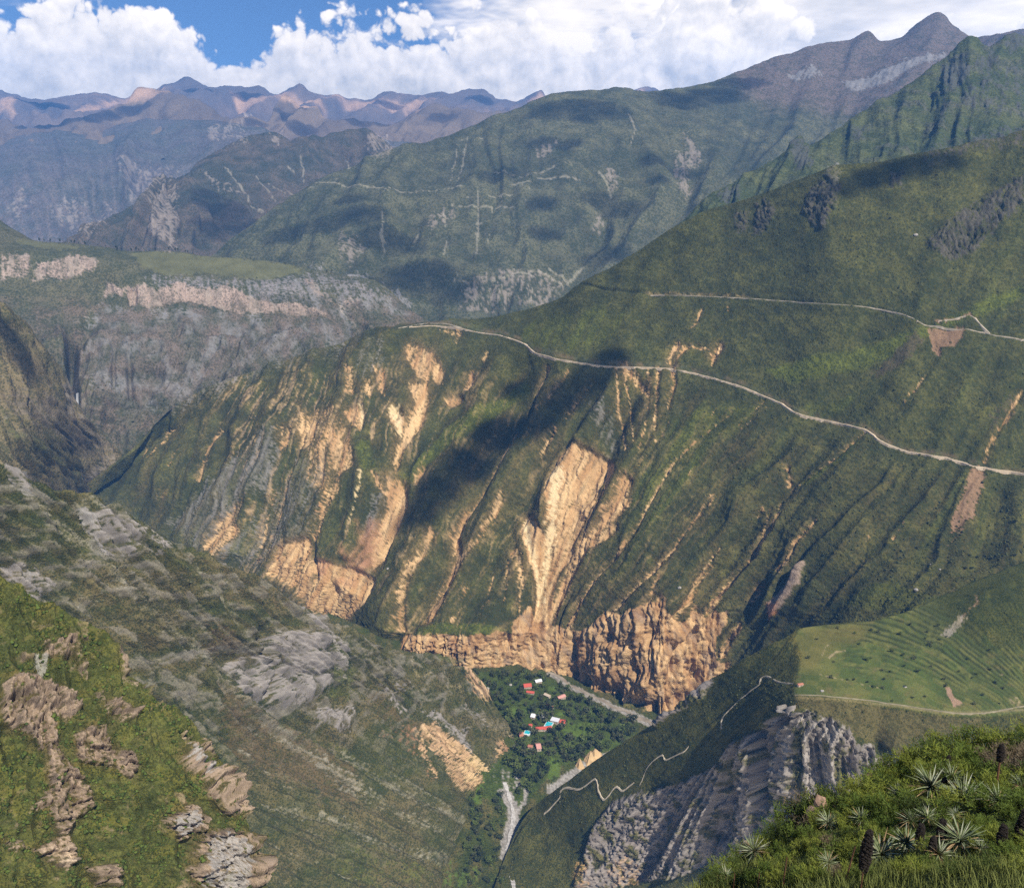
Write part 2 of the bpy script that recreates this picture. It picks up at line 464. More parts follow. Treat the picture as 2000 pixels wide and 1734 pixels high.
CURVES['valley_mountain'] = ([
    ('r', [(400, 520, 4800), (440, 480, 5000), (500, 437, 5200), (600, 372, 5500), (680, 330, 5700), (750, 300, 5800), (870, 264, 5900), (940, 240, 6000), (1000, 220, 6100), (1060, 196, 6200), (1100, 186, 6300), (1160, 180, 6400), (1210, 177, 6500), (1260, 180, 6600), (1330, 177, 6900), (1400, 160, 7200), (1500, 122, 7800), (1560, 102, 8000), (1620, 84, 8200), (1665, 76, 8300), (1695, 65, 8300), (1725, 78, 8400), (1760, 74, 8500), (1800, 46, 8600), (1830, 33, 8600), (1855, 48, 8600), (1910, 70, 8300), (1960, 66, 8000), (2060, 60, 8000)]),
    ('r', [(400, 524, 4780), (440, 487, 4970), (500, 450, 5080), (600, 405, 5200), (750, 370, 5250), (870, 345, 5350), (1000, 310, 5450), (1100, 290, 5500), (1210, 280, 5600), (1330, 270, 5900), (1400, 255, 6200), (1500, 215, 6700), (1620, 165, 7200), (1760, 130, 7500), (1830, 110, 7600), (1910, 110, 7500), (2060, 110, 7400)]),
    ('r', [(400, 530, 4700), (440, 500, 4850), (500, 480, 4850), (600, 450, 4850), (750, 440, 4750), (870, 420, 4850), (1000, 400, 4900), (1100, 390, 4950), (1210, 380, 5000), (1330, 370, 5100), (1500, 320, 5500), (1620, 250, 6200), (1760, 200, 6600), (2060, 180, 6700)]),
    ('r', [(400, 560, 4400), (550, 570, 4150), (700, 600, 3950), (850, 660, 3800), (1000, 660, 3800), (1130, 620, 3950), (1250, 560, 4150), (1400, 480, 4500), (1550, 400, 4900), (1700, 320, 5300), (1800, 260, 5600), (2060, 240, 5800)])], 400, 2060)
CURVES['right_ridge'] = ([
    ('r', [(1300, 470, 3300), (1380, 392, 3450), (1420, 365, 3520), (1450, 347, 3560), (1500, 318, 3640), (1545, 290, 3700), (1562, 271, 3720), (1580, 287, 3760), (1640, 252, 3860), (1700, 212, 3980), (1750, 182, 4080), (1790, 160, 4150), (1820, 132, 4200), (1850, 110, 4250), (1880, 84, 4280), (1905, 78, 4300), (1930, 90, 4300), (1975, 72, 4350), (2060, 110, 4350)]),
    ('r', [(1300, 480, 3250), (1420, 400, 3350), (1500, 370, 3400), (1640, 320, 3500), (1790, 270, 3600), (1900, 230, 3700), (2060, 230, 3700)]),
    ('r', [(1300, 520, 3000), (1420, 470, 3000), (1500, 450, 3000), (1640, 400, 3050), (1790, 360, 3100), (1900, 350, 3150), (2060, 330, 3150)])], 1300, 2060)
CURVES['plateau'] = ([
    ('r', [(-60, 395, 4500), (0, 431, 4300), (40, 456, 4200), (75, 471, 4120), (130, 475, 4080), (200, 483, 4000), (260, 491, 3950), (330, 491, 3930), (400, 500, 3900), (500, 507, 3860), (600, 523, 3800), (680, 539, 3720), (730, 548, 3660), (760, 566, 3620), (790, 595, 3570), (830, 626, 3500), (890, 668, 3420)]),
    ('r', [(-60, 478, 3900), (0, 486, 3850), (90, 492, 3820), (200, 502, 3780), (250, 515, 3720), (300, 536, 3620), (400, 548, 3600), (500, 556, 3580), (600, 558, 3570), (680, 556, 3580), (730, 562, 3570), (790, 602, 3530), (890, 674, 3400)]),
    ('r', [(-60, 498, 3820), (0, 500, 3790), (100, 512, 3740), (200, 530, 3680), (250, 548, 3600), (300, 560, 3560), (400, 564, 3550), (500, 572, 3530), (600, 580, 3510), (680, 584, 3500), (730, 590, 3490), (790, 622, 3450), (890, 690, 3300)]),
    ('r', [(-60, 545, 3740), (0, 548, 3710), (100, 552, 3690), (200, 560, 3640), (250, 590, 3545), (300, 602, 3520), (400, 606, 3510), (480, 614, 3495), (560, 614, 3490), (640, 622, 3470), (730, 630, 3430), (790, 650, 3390), (890, 720, 3250)]),
    ('r', [(-60, 700, 3250), (0, 700, 3250), (140, 715, 3230), (250, 720, 3230), (400, 720, 3220), (560, 720, 3200), (700, 720, 3180), (890, 760, 3150)]),
    ('r', [(-60, 900, 2980), (140, 905, 2960), (250, 905, 2940), (400, 860, 2960), (560, 820, 2980), (890, 820, 3000)])], -60, 890)
CURVES['side_valley_slope'] = ([
    ('r', [(-60, 555, 2560), (0, 592, 2620), (40, 622, 2680), (90, 682, 2760), (125, 735, 2820), (150, 790, 2860), (190, 845, 2900), (235, 880, 2930), (260, 930, 2930), (300, 1000, 2930)]),
    ('r', [(-60, 700, 2380), (0, 720, 2420), (90, 780, 2560), (150, 840, 2760), (190, 880, 2850), (235, 905, 2890), (300, 1010, 2900)]),
    ('r', [(-60, 960, 1960), (0, 960, 1990), (100, 975, 2330), (190, 990, 2740), (300, 1040, 2860)])], -60, 300)
CURVES['road_mountain'] = ([
    ('r', [(140, 985, 2680), (170, 946, 2720), (210, 912, 2740), (250, 880, 2760), (330, 806, 2800), (400, 762, 2820), (500, 722, 2830), (600, 690, 2850), (700, 655, 2860), (780, 637, 2860), (850, 631, 2840), (930, 624, 2800), (1010, 610, 2760), (1060, 597, 2740), (1095, 583, 2720), (1130, 556, 2690), (1200, 520, 2670), (1270, 475, 2660), (1340, 430, 2650), (1400, 405, 2640), (1450, 391, 2620), (1500, 375, 2590), (1560, 352, 2550), (1600, 337, 2520), (1630, 325, 2500), (1700, 320, 2500), (1800, 300, 2510), (1900, 280, 2540), (2060, 238, 2610)]),
    ('z', [(140, 990, 190), (250, 905, 270), (330, 850, 340), (400, 810, 395), (500, 770, 470), (600, 725, 545), (700, 675, 615), (780, 645, 645), (850, 640, 650), (930, 652, 650), (1000, 668, 647), (1100, 698, 643), (1200, 716, 641), (1300, 728, 636), (1400, 748, 628), (1500, 777, 616), (1600, 812, 603), (1700, 846, 590), (1800, 880, 577), (1900, 906, 566), (2060, 940, 551)]),
    ('z', [(140, 1000, 165), (250, 960, 200), (330, 960, 235), (420, 960, 265), (520, 960, 300), (640, 960, 325), (780, 960, 340), (900, 965, 350), (1000, 970, 358), (1110, 975, 371), (1220, 980, 386), (1330, 985, 402), (1450, 990, 424), (1560, 1000, 439), (1700, 1020, 461), (1850, 1040, 466), (2060, 1060, 464)]),
    ('z', [(140, 1020, 140), (250, 1015, 140), (330, 1050, 140), (420, 1075, 145), (520, 1100, 144), (600, 1120, 149), (700, 1182, 111), (770, 1236, 103), (850, 1238, 115), (930, 1236, 127), (1000, 1235, 116), (1090, 1235, 103), (1150, 1232, 130), (1200, 1226, 161), (1290, 1207, 215), (1380, 1187, 230), (1450, 1190, 238), (1520, 1190, 268), (1600, 1180, 320), (1700, 1165, 367), (1850, 1130, 424), (2060, 1080, 450)]),
    ('d', [(140, 60, 60), (250, 40, 60), (330, 30, 50), (420, 25, 40), (520, 24, 20), (600, 24, 10), (700, 24, 10), (770, 22, 25), (850, 20, 15), (930, 22, 5), (1000, 24, -5), (1090, 32, -30), (1150, 37, -30), (1200, 42, -30), (1290, 48, -30), (1350, 55, -20), (1400, 60, 0), (1450, 60, 50), (1510, 60, 120), (1560, 60, 170), (1650, 60, 250), (1750, 50, 310), (1850, 50, 350), (2060, 50, 390)])], 140, 2060)
CURVES['left_ridge'] = ([
    ('z', [(-60, 885, 770), (0, 912, 735), (60, 934, 705), (100, 942, 690), (150, 962, 665), (200, 980, 640), (250, 1002, 610), (330, 1052, 555), (380, 1078, 520), (420, 1092, 495), (520, 1142, 410), (600, 1192, 335), (650, 1216, 292), (700, 1238, 255), (760, 1264, 215), (850, 1282, 165), (905, 1302, 135), (930, 1326, 115), (960, 1372, 80), (985, 1412, 52), (1003, 1448, 28), (1012, 1475, 20)]),
    ('z', [(-60, 1200, 590), (0, 1210, 570), (100, 1230, 530), (200, 1245, 490), (330, 1270, 420), (420, 1285, 370), (520, 1310, 300), (600, 1330, 245), (700, 1350, 185), (800, 1375, 130), (880, 1400, 92), (930, 1425, 65), (960, 1440, 50), (985, 1455, 38), (1003, 1464, 24), (1012, 1480, 16)]),
    ('z', [(-60, 1820, 360), (0, 1820, 345), (150, 1820, 280), (330, 1820, 195), (500, 1820, 130), (650, 1820, 85), (780, 1820, 45), (840, 1770, 24), (885, 1660, 16), (905, 1605, 14), (930, 1556, 14), (960, 1526, 14), (985, 1496, 14), (1003, 1478, 12), (1012, 1488, 10)])], -60, 1012)
CURVES['oasis_floor'] = ([
    ('z', [(640, 1195, 95), (740, 1235, 80), (850, 1262, 60), (930, 1290, 44), (1000, 1285, 34), (1060, 1290, 22), (1100, 1300, 6), (1150, 1330, -2), (1200, 1355, -4), (1290, 1385, -8), (1420, 1385, -8)]),
    ('z', [(640, 1330, 60), (740, 1340, 60), (850, 1350, 60), (930, 1360, 52), (1000, 1364, 46), (1060, 1368, 40), (1100, 1372, 30), (1150, 1378, 15), (1200, 1392, 0), (1290, 1422, -8), (1420, 1430, -10)]),
    ('z', [(640, 1440, 45), (850, 1440, 45), (930, 1440, 42), (1000, 1440, 38), (1060, 1438, 34), (1130, 1432, 26), (1190, 1432, 18), (1235, 1432, 2), (1290, 1440, -9), (1420, 1450, -10)]),
    ('z', [(640, 1520, 30), (850, 1520, 30), (930, 1520, 26), (1000, 1516, 24), (1060, 1505, 20), (1120, 1500, 12), (1160, 1500, -2), (1200, 1500, -8), (1420, 1500, -10)]),
    ('z', [(640, 1620, 15), (850, 1620, 15), (950, 1620, 8), (985, 1620, 2), (1010, 1620, 1), (1060, 1620, 5), (1420, 1620, 0)]),
    ('z', [(640, 1840, 15), (850, 1840, 15), (960, 1840, 5), (1000, 1840, 4), (1060, 1840, 8), (1420, 1840, 8)])], 640, 1420)
CURVES['shelf'] = ([
    ('z', [(960, 1760, 10), (980, 1690, 10), (1003, 1632, 14), (1020, 1600, 28), (1045, 1572, 50), (1100, 1532, 110), (1180, 1473, 192), (1240, 1436, 243), (1290, 1406, 289), (1340, 1370, 337), (1390, 1332, 382), (1450, 1288, 436), (1500, 1262, 465), (1540, 1240, 481), (1562, 1226, 488), (1620, 1220, 490), (1700, 1213, 494), (1780, 1192, 499), (1850, 1162, 505), (1920, 1132, 512), (2000, 1102, 518), (2060, 1080, 522)]),
    ('z', [(960, 1764, 8), (1003, 1645, 11), (1045, 1590, 42), (1100, 1556, 95), (1180, 1512, 172), (1240, 1482, 219), (1290, 1456, 264), (1340, 1424, 311), (1390, 1386, 357), (1450, 1340, 412), (1500, 1306, 450), (1540, 1296, 470), (1562, 1290, 480), (1700, 1285, 487), (1850, 1275, 494), (2000, 1265, 505), (2060, 1260, 510)]),
    ('z', [(960, 1768, 6), (1003, 1664, 8), (1045, 1622, 26), (1100, 1612, 58), (1180, 1588, 112), (1260, 1556, 168), (1330, 1520, 238), (1400, 1466, 312), (1450, 1416, 380), (1500, 1376, 438), (1540, 1366, 464), (1562, 1364, 473), (1620, 1366, 478), (1680, 1372, 478), (1750, 1380, 478), (1830, 1392, 478), (1900, 1394, 479), (2060, 1384, 484)]),
    ('z', [(960, 1772, 5), (1003, 1684, 7), (1045, 1652, 18), (1100, 1645, 42), (1150, 1620, 84), (1180, 1604, 102), (1260, 1572, 157), (1330, 1534, 226), (1400, 1482, 300), (1450, 1424, 370), (1500, 1388, 428), (1562, 1402, 452), (1620, 1430, 440), (1680, 1446, 436), (1750, 1460, 430), (1830, 1470, 428), (2060, 1470, 440)]),
    ('z', [(960, 1800, -5), (1060, 1790, -5), (1100, 1780, -2), (1200, 1770, 5), (1350, 1770, 40), (1450, 1760, 110), (1600, 1740, 212), (1800, 1740, 242), (2060, 1740, 250)])], 960, 2060)
CURVES['near_left_hill'] = ([
    ('r', [(-60, 1105, 540), (0, 1132, 530), (60, 1160, 522), (130, 1200, 515), (200, 1232, 508), (228, 1262, 503), (250, 1318, 495), (320, 1372, 488), (400, 1440, 478), (440, 1490, 468), (465, 1550, 455), (485, 1620, 442), (502, 1700, 430), (525, 1810, 415)]),
    ('r', [(-60, 1400, 465), (0, 1405, 465), (130, 1425, 460), (250, 1455, 455), (320, 1490, 450), (400, 1540, 446), (440, 1570, 442), (465, 1610, 438), (485, 1660, 432), (502, 1725, 424), (525, 1818, 413)]),
    ('r', [(-60, 1840, 395), (0, 1840, 395), (250, 1840, 398), (400, 1840, 402), (525, 1840, 408)])], -60, 525)
FINE = {'road_mountain': 2.1, 'near_left_hill': 1.9, 'left_ridge': 2.25, 'shelf': 2.05, 'far_range': 3.0, 'range_foothills': 3.0, 'left_far_slope': 3.0, 'triangle_mountain': 2.9, 'valley_mountain': 2.7, 'right_ridge': 2.5, 'plateau': 2.4, 'side_valley_slope': 2.5, 'oasis_floor': 3.0}
BASE = {k: loft(c, a, b, FINE.get(k, RES), FINE.get(k, RES), crest_noise=0 if k in ('oasis_floor',) else 1.5, seed=i + 2) for i, (k, (c, a, b)) in enumerate(CURVES.items())}
# ------------------------------------------------------------------ traced ground cover
def crop(x0, y0, s):
    return lambda *pts: [(x0 + s * a, y0 + s * b) for a, b in pts]
A_ = crop(600, 550, 0.4324); B_ = crop(160, 640, 0.346); C_ = crop(1000, 1000, 0.3); D_ = crop(1300, 550, 0.4037)
E_ = crop(0, 900, 0.481); F_ = crop(1200, 1100, 0.4); G_ = crop(0, 400, 0.35); H_ = crop(400, 150, 0.3); I_ = crop(900, 150, 0.3)
J_ = crop(650, 1150, 0.35); K_ = crop(1000, 0, 0.5)
M = {k: new_mask() for k in ('tan', 'pale', 'rust', 'grey', 'dark', 'brown', 'meadow', 'cliff', 'light', 'pink', 'scree', 'bright', 'dry', 'soil', 'lush')}
# --- the mountain with the road: the great slide and its arms
tan, pale, rust, grey = M['tan'], M['pale'], M['rust'], M['grey']
poly(tan, A_((1180, 720), (1250, 745), (1320, 770), (1370, 800), (1385, 850), (1345, 880), (1310, 890), (1300, 960), (1260, 1040), (1230, 1110), (1190, 1190), (1205, 1240), (1150, 1290), (1120, 1330), (1105, 1420), (1095, 1500), (1075, 1570), (1045, 1580), (1030, 1540), (1045, 1450), (1035, 1350), (1010, 1280), (985, 1200), (960, 1120), (965, 1050), (995, 1040), (1035, 1090), (1065, 1130), (1085, 1150), (1075, 1080), (1080, 1000), (1065, 930), (1080, 860), (1120, 780)), soft=4)
stroke(tan, A_((1435, 910), (1410, 1000), (1340, 1090), (1250, 1180), (1205, 1280), (1160, 1390), (1110, 1490), (1075, 1570)), 26, 15)
stroke(tan, A_((1350, 900), (1290, 1030), (1230, 1160), (1180, 1290), (1130, 1420)), 9, 7, 0.9)
stroke(tan, A_((1130, 1290), (1090, 1420), (1070, 1540)), 10, 8)
stroke(pale, A_((1120, 850), (1110, 960), (1100, 1080), (1090, 1200), (1070, 1330), (1060, 1450)), 22, 10, 0.8)
stroke(pale, A_((975, 1060), (1000, 1180), (1040, 1300), (1055, 1420)), 12, 8, 0.8)
stroke(tan, A_((940, 1220), (960, 1290), (965, 1380)), 16, 8, 0.7)
for a, w0, w1, k in (
    (A_((940, 680), (850, 830), (780, 950), (700, 1050), (660, 1140), (675, 1230), (640, 1340), (590, 1440), (540, 1520)), 5, 22, 0.9),
    (A_((880, 960), (830, 1070), (770, 1170), (700, 1250), (650, 1340)), 9, 12, 0.75),
    (A_((560, 1130), (530, 1220), (470, 1290), (430, 1400), (400, 1560)), 12, 14, 0.75),
    (A_((1085, 390), (1040, 480), (1005, 560), (990, 610)), 8, 6, 0.9),
    (A_((1190, 410), (1120, 500), (1050, 590)), 4, 3, 0.55), (A_((1290, 440), (1220, 520), (1160, 600)), 3, 5, 0.7),
    (A_((1110, 655), (1070, 720), (1040, 790)), 7, 4, 0.8), (A_((520, 850), (480, 910)), 16, 6, 0.7),
    (A_((1400, 395), (1400, 560), (1420, 680), (1440, 760)), 4, 5, 0.8), (A_((1430, 400), (1455, 560), (1470, 680), (1480, 740)), 4, 3, 0.7),
    (A_((1540, 400), (1545, 520), (1530, 660), (1500, 760)), 4, 3, 0.6), (A_((1590, 400), (1580, 520), (1570, 680)), 7, 4, 0.8),
    (A_((1650, 390), (1660, 470), (1630, 600)), 9, 2, 0.85), (A_((1440, 395), (1480, 430), (1520, 480), (1540, 520)), 16, 6, 0.75),
    (A_((1700, 790), (1620, 900), (1560, 1000), (1500, 1110), (1400, 1240), (1300, 1350), (1230, 1470), (1190, 1560)), 3, 5, 0.85),
    (A_((1640, 640), (1560, 760), (1470, 870), (1440, 930)), 2.5, 2.5, 0.6), (A_((1850, 590), (1760, 720), (1700, 800)), 2, 2, 0.4),
    (A_((1840, 960), (1750, 1080), (1680, 1180), (1580, 1290), (1480, 1380), (1400, 1470), (1350, 1540)), 2, 8, 0.75),
    (A_((1830, 1270), (1750, 1380), (1700, 1470), (1640, 1560)), 5, 9, 0.75),
    (A_((720, 1380), (690, 1460), (650, 1540)), 4, 4, 0.6), (A_((800, 1440), (770, 1530)), 3, 3, 0.5), (A_((910, 1260), (890, 1400), (880, 1500)), 5, 3, 0.45),
    (A_((970, 1290), (960, 1420), (955, 1500)), 6, 3, 0.55), (A_((845, 1300), (825, 1400), (810, 1470)), 4, 3, 0.4)):
    stroke(tan, a, w0, w1, k)
# upper left patches under the road
for p, k in ((A_((440, 275), (500, 285), (580, 350), (620, 420), (600, 470), (560, 440), (520, 470), (480, 400), (450, 340)), 0.75), (A_((455, 465), (540, 470), (550, 520), (520, 640), (480, 690), (430, 760), (400, 850), (385, 860), (400, 740), (440, 650), (490, 560)), 0.85),
             (A_((370, 600), (410, 580), (440, 610), (440, 680), (420, 690), (380, 640)), 1.0), (A_((610, 520), (690, 500), (700, 530), (650, 560)), 0.8), (A_((740, 400), (750, 450), (720, 490), (700, 480), (720, 420)), 0.85),
             (A_((300, 390), (350, 400), (350, 520), (330, 500)), 0.8), (A_((260, 440), (290, 460), (285, 530), (255, 500)), 0.8), (A_((180, 380), (205, 400), (205, 500), (175, 470)), 0.65),
             (A_((160, 580), (250, 565), (260, 600), (240, 680), (180, 620)), 0.85), (A_((60, 640), (200, 640), (200, 850), (120, 830)), 0.45), (A_((0, 560), (140, 580), (190, 800), (100, 980), (0, 900)), 0.40),
             (A_((600, 220), (690, 225), (720, 260), (640, 250)), 0.55), (A_((350, 860), (430, 880), (440, 1000), (400, 1120), (300, 1260), (260, 1290), (290, 1180), (330, 1040), (360, 960)), 0.9)):
    poly(tan, p, k, 5)
stroke(pale, A_((400, 600), (410, 640), (420, 690)), 22, 6)
stroke(pale, A_((245, 570), (250, 620), (240, 680)), 9, 4)
stroke(tan, A_((560, 400), (540, 450), (520, 520), (505, 620)), 7, 10, 0.8)
stroke(tan, A_((820, 310), (780, 400), (750, 470)), 5, 4, 0.55)
stroke(tan, A_((700, 230), (680, 290)), 4, 3, 0.5)
stroke(pale, B_((1575, 830), (1570, 900), (1545, 1000), (1520, 1110)), 6, 4, 0.6)
for p, k in ((B_((1230, 480), (1290, 470), (1320, 540), (1290, 640), (1220, 680), (1210, 560)), 0.75), (B_((1100, 560), (1180, 540), (1160, 650), (1110, 680)), 0.5), (B_((1370, 540), (1460, 620), (1530, 700), (1540, 780), (1440, 840), (1400, 740), (1370, 620)), 0.65),
             (B_((1490, 230), (1530, 260), (1540, 380), (1500, 400)), 0.6), (B_((1100, 1230), (1270, 1180), (1290, 1480), (1330, 1580), (1440, 1660), (1300, 1620), (1200, 1480), (1040, 1390)), 0.95),
             (B_((1280, 1300), (1560, 1370), (1640, 1440), (1560, 1560), (1450, 1660), (1300, 1580)), 1.0), (B_((880, 990), (800, 1090), (690, 1240), (720, 1265), (800, 1180), (850, 1120)), 0.7), (B_((780, 1080), (900, 1130), (770, 1290), (740, 1280)), 0.8)):
    poly(tan, p, k, 5)
for a, w0, w1, k in ((B_((1440, 900), (1370, 1000), (1300, 1180)), 12, 16, 0.55), (B_((1060, 900), (1000, 1100), (960, 1330)), 10, 12, 0.35), (B_((930, 950), (860, 1120), (780, 1260)), 8, 10, 0.5), (B_((1180, 760), (1120, 950), (1050, 1150), (1020, 1300)), 8, 10, 0.4),
                    (B_((800, 580), (740, 660), (700, 760), (660, 860)), 5, 9, 0.6), (B_((520, 570), (470, 660), (380, 740)), 4, 3, 0.5), (B_((430, 780), (420, 810)), 5, 3, 0.5), (B_((560, 680), (500, 790)), 4, 3, 0.4), (B_((480, 920), (450, 990)), 6, 4, 0.5), (B_((400, 660), (350, 740)), 4, 3, 0.4), (B_((1640, 820), (1680, 890), (1720, 930)), 6, 8, 0.8)):
    stroke(tan, a, w0, w1, k)
stroke(rust, B_((1640, 1110), (1610, 1210), (1560, 1330)), 26, 36, 0.8); stroke(rust, B_((1480, 1260), (1520, 1340)), 20, 26, 0.7); stroke(rust, B_((1560, 1090), (1590, 1180)), 12, 18, 0.5)
poly(rust, B_((1310, 1290), (1400, 1320), (1380, 1380), (1300, 1420)), 0.9, 6); poly(rust, B_((1400, 1400), (1560, 1380), (1500, 1470), (1420, 1450)), 0.5, 8)
poly(rust, C_((1690, 600), (1780, 600), (1740, 660), (1680, 700)), 1.0, 4)
# grey and purplish rock on the steep left flank
poly(grey, B_((1080, 540), (1000, 650), (860, 760), (700, 900), (560, 1040), (500, 1100), (680, 1250), (800, 1160), (900, 960), (1050, 880), (1100, 700)), 0.9, 14)
poly(grey, B_((1200, 740), (1100, 880), (950, 1100), (760, 1290), (960, 1380), (1100, 1200), (1250, 1200), (1330, 1020), (1380, 800), (1300, 700)), 0.6, 14)
poly(grey, B_((1640, 960), (1720, 900), (1730, 1050), (1640, 1140), (1580, 1200), (1600, 1060)), 0.7, 8)
poly(grey, A_((1250, 520), (1330, 520), (1420, 760), (1400, 820), (1330, 700)), 0.55, 14)
poly(grey, A_((230, 300), (330, 260), (350, 420), (240, 440)), 0.5, 14)
# lower cliffs
cl = M['cliff']
poly(cl, A_((420, 1600), (560, 1590), (700, 1600), (860, 1580), (960, 1600), (1060, 1530), (1140, 1560), (1200, 1590), (1300, 1560), (1380, 1550), (1460, 1480), (1520, 1500), (1560, 1460), (1620, 1480), (1680, 1540), (1780, 1530), (1850, 1480), (1850, 1750), (340, 1750)), soft=5)
poly(cl, C_((0, 720), (120, 600), (200, 740), (320, 740), (420, 780), (520, 740), (620, 640), (760, 690), (870, 600), (1000, 580), (980, 760), (1080, 790), (1180, 640), (1280, 690), (1400, 640), (1400, 720), (1310, 860), (1300, 940), (1400, 1000), (1280, 1140), (1240, 1220), (1100, 1290), (950, 1400), (820, 1280), (600, 1190), (420, 1100), (250, 1020), (0, 1030)), soft=4)
for a, w0, w1 in ((C_((960, 570), (950, 680), (900, 800)), 16, 20), (C_((890, 590), (860, 700), (870, 800)), 12, 14), (C_((1640, 100), (1600, 220), (1540, 330), (1400, 470), (1300, 620), (1200, 720), (1130, 860)), 5, 12), (C_((1200, 620), (1190, 720)), 10, 10), (C_((1990, 60), (1860, 200), (1800, 320), (1740, 390)), 4, 10), (C_((1730, 10), (1680, 130)), 3, 4), (C_((1600, 490), (1540, 580)), 14, 6), (C_((1480, 740), (1420, 820), (1370, 940)), 12, 12), (C_((1400, 990), (1320, 1090)), 12, 8), (C_((880, 0), (810, 150), (720, 270), (620, 370), (560, 450), (490, 550), (430, 660), (380, 780)), 3, 4), (C_((1070, 240), (1000, 330), (870, 430), (760, 540), (690, 630)), 4, 9), (C_((1240, 10), (1180, 80)), 3, 2), (C_((1370, 230), (1290, 340), (1190, 460), (1160, 590), (1080, 710)), 3, 8), (C_((960, 420), (920, 500), (900, 590)), 3, 5), (C_((650, 100), (600, 150), (520, 210)), 20, 14)):
    stroke(tan, a, w0, w1, 0.8)
for a, w0, w1 in ((C_((1930, 340), (1900, 430), (1820, 560), (1760, 630)), 24, 24), ):
    stroke(M['dark'], a, w0, w1, 0.0)
poly(M['pink'], C_((1930, 330), (1860, 370), (1770, 500), (1690, 600), (1690, 690), (1800, 610), (1900, 470)), 1.0, 3)
# strip of dark basalt left of the cliffs
poly(M['dark'], A_((450, 1600), (560, 1610), (720, 1600), (720, 1660), (600, 1680), (450, 1660)), 0.9, 4)
# above the road
for a, w0, w1, k in ((D_((60, 315), (30, 340), (20, 400)), 9, 6, 0.85), (D_((110, 320), (80, 350), (40, 400)), 8, 4, 0.8), (D_((260, 320), (235, 350), (225, 410)), 14, 4, 0.95), (D_((140, 320), (200, 330)), 6, 6, 0.7), (D_((180, 140), (150, 210), (120, 240)), 5, 3, 0.7), (D_((305, 120), (310, 180)), 4, 2, 0.5), (D_((590, 900), (595, 990)), 8, 5, 0.75), (D_((460, 1090), (430, 1140)), 5, 3, 0.6), (D_((550, 1070), (545, 1130), (480, 1220), (430, 1340)), 4, 7, 0.75), (D_((500, 1090), (480, 1200)), 8, 6, 0.35), (D_((970, 730), (850, 840), (720, 930), (620, 1000), (555, 1080)), 3, 4, 0.6), (D_((1260, 460), (1180, 560), (1100, 640)), 3, 3, 0.5), (D_((365, 600), (300, 660), (190, 760), (80, 860), (0, 950)), 2.5, 2, 0.55), (D_((480, 580), (360, 720)), 5, 3, 0.4), (D_((520, 590), (340, 780)), 3, 2, 0.35), (D_((250, 1040), (150, 1150), (60, 1260), (0, 1350)), 2, 4, 0.55), (D_((270, 1300), (180, 1420), (120, 1560)), 2, 6, 0.55), (D_((980, 1220), (960, 1330), (950, 1400)), 3, 3, 0.35), (D_((1140, 1180), (1100, 1260)), 5, 3, 0.3), (D_((230, 820), (120, 960)), 2, 2, 0.25), (D_((1720, 550), (1640, 680), (1570, 790), (1540, 870)), 9, 6, 0.6)):
    stroke(tan, a, w0, w1, k)
so = M['soil']
poly(so, D_((1480, 900), (1540, 900), (1530, 1010), (1500, 1130), (1450, 1170), (1380, 1230), (1380, 1150), (1430, 1040)), 0.85, 8)
stroke(so, D_((1450, 1180), (1400, 1250), (1370, 1290)), 4, 2, 0.7)
poly(so, D_((1270, 225), (1440, 230), (1430, 280), (1380, 330), (1330, 320), (1325, 370), (1300, 360), (1280, 280)), 0.95, 4)
stroke(so, D_((1310, 190), (1420, 180), (1470, 160), (1500, 190)), 4, 4, 0.9)
br = M['brown']
poly(br, D_((990, 440), (1120, 330), (1210, 250), (1250, 290), (1180, 390), (1060, 450)), 0.9, 8)
poly(br, D_((1560, 640), (1650, 560), (1720, 560), (1650, 680), (1560, 740)), 0.5, 10)
dk = M['dark']
for p in (K_((950, 790), (1000, 770), (1030, 840), (1000, 900), (950, 920)), K_((1160, 760), (1230, 680), (1290, 720), (1270, 800), (1220, 900), (1180, 880), (1140, 830)), K_((1480, 690), (1530, 680), (1520, 740), (1480, 740)), K_((1620, 950), (1700, 880), (1840, 760), (2000, 690), (2000, 800), (1900, 870), (1800, 980), (1700, 1010), (1640, 980)), K_((870, 830), (920, 830), (910, 900), (880, 900))):
    poly(dk, p, 0.95, 6)
poly(grey, K_((1230, 660), (1280, 650), (1280, 720), (1240, 760)), 0.8, 8)
poly(dk, K_((1560, 660), (1650, 590), (1750, 560), (1960, 510), (2000, 520), (2000, 570), (1800, 590), (1680, 640)), 0.45, 8)
# the mountains across the valley (right part)
for p, k in ((K_((1080, 310), (1170, 270), (1210, 300), (1160, 325), (1090, 330)), 0.8), (K_((1290, 320), (1450, 280), (1660, 220), (1700, 215), (1560, 290), (1440, 340), (1330, 350)), 0.9)):
    poly(M['grey'], p, k, 5)
for p, k in ((K_((1680, 260), (1760, 230), (1800, 290), (1720, 370), (1680, 330)), 0.9), (K_((1790, 250), (1880, 200), (1900, 260), (1830, 300)), 0.7), (K_((1930, 150), (2000, 130), (2000, 200), (1930, 210)), 0.8), (K_((1380, 420), (1450, 370), (1540, 300), (1580, 320), (1450, 400), (1400, 430)), 0.6), (K_((1650, 420), (1700, 400), (1700, 480), (1650, 470)), 0.5), (K_((1750, 300), (2000, 250), (2000, 480), (1800, 470), (1740, 400)), 0.3), (K_((1090, 570), (1130, 540), (1150, 580), (1180, 670), (1110, 680)), 0.85), (K_((1300, 500), (1400, 520), (1400, 560), (1320, 570)), 0.4), (K_((800, 770), (860, 720), (900, 740), (880, 790), (830, 800)), 0.5)):
    poly(dk, p, k, 6)
pk = M['pink']
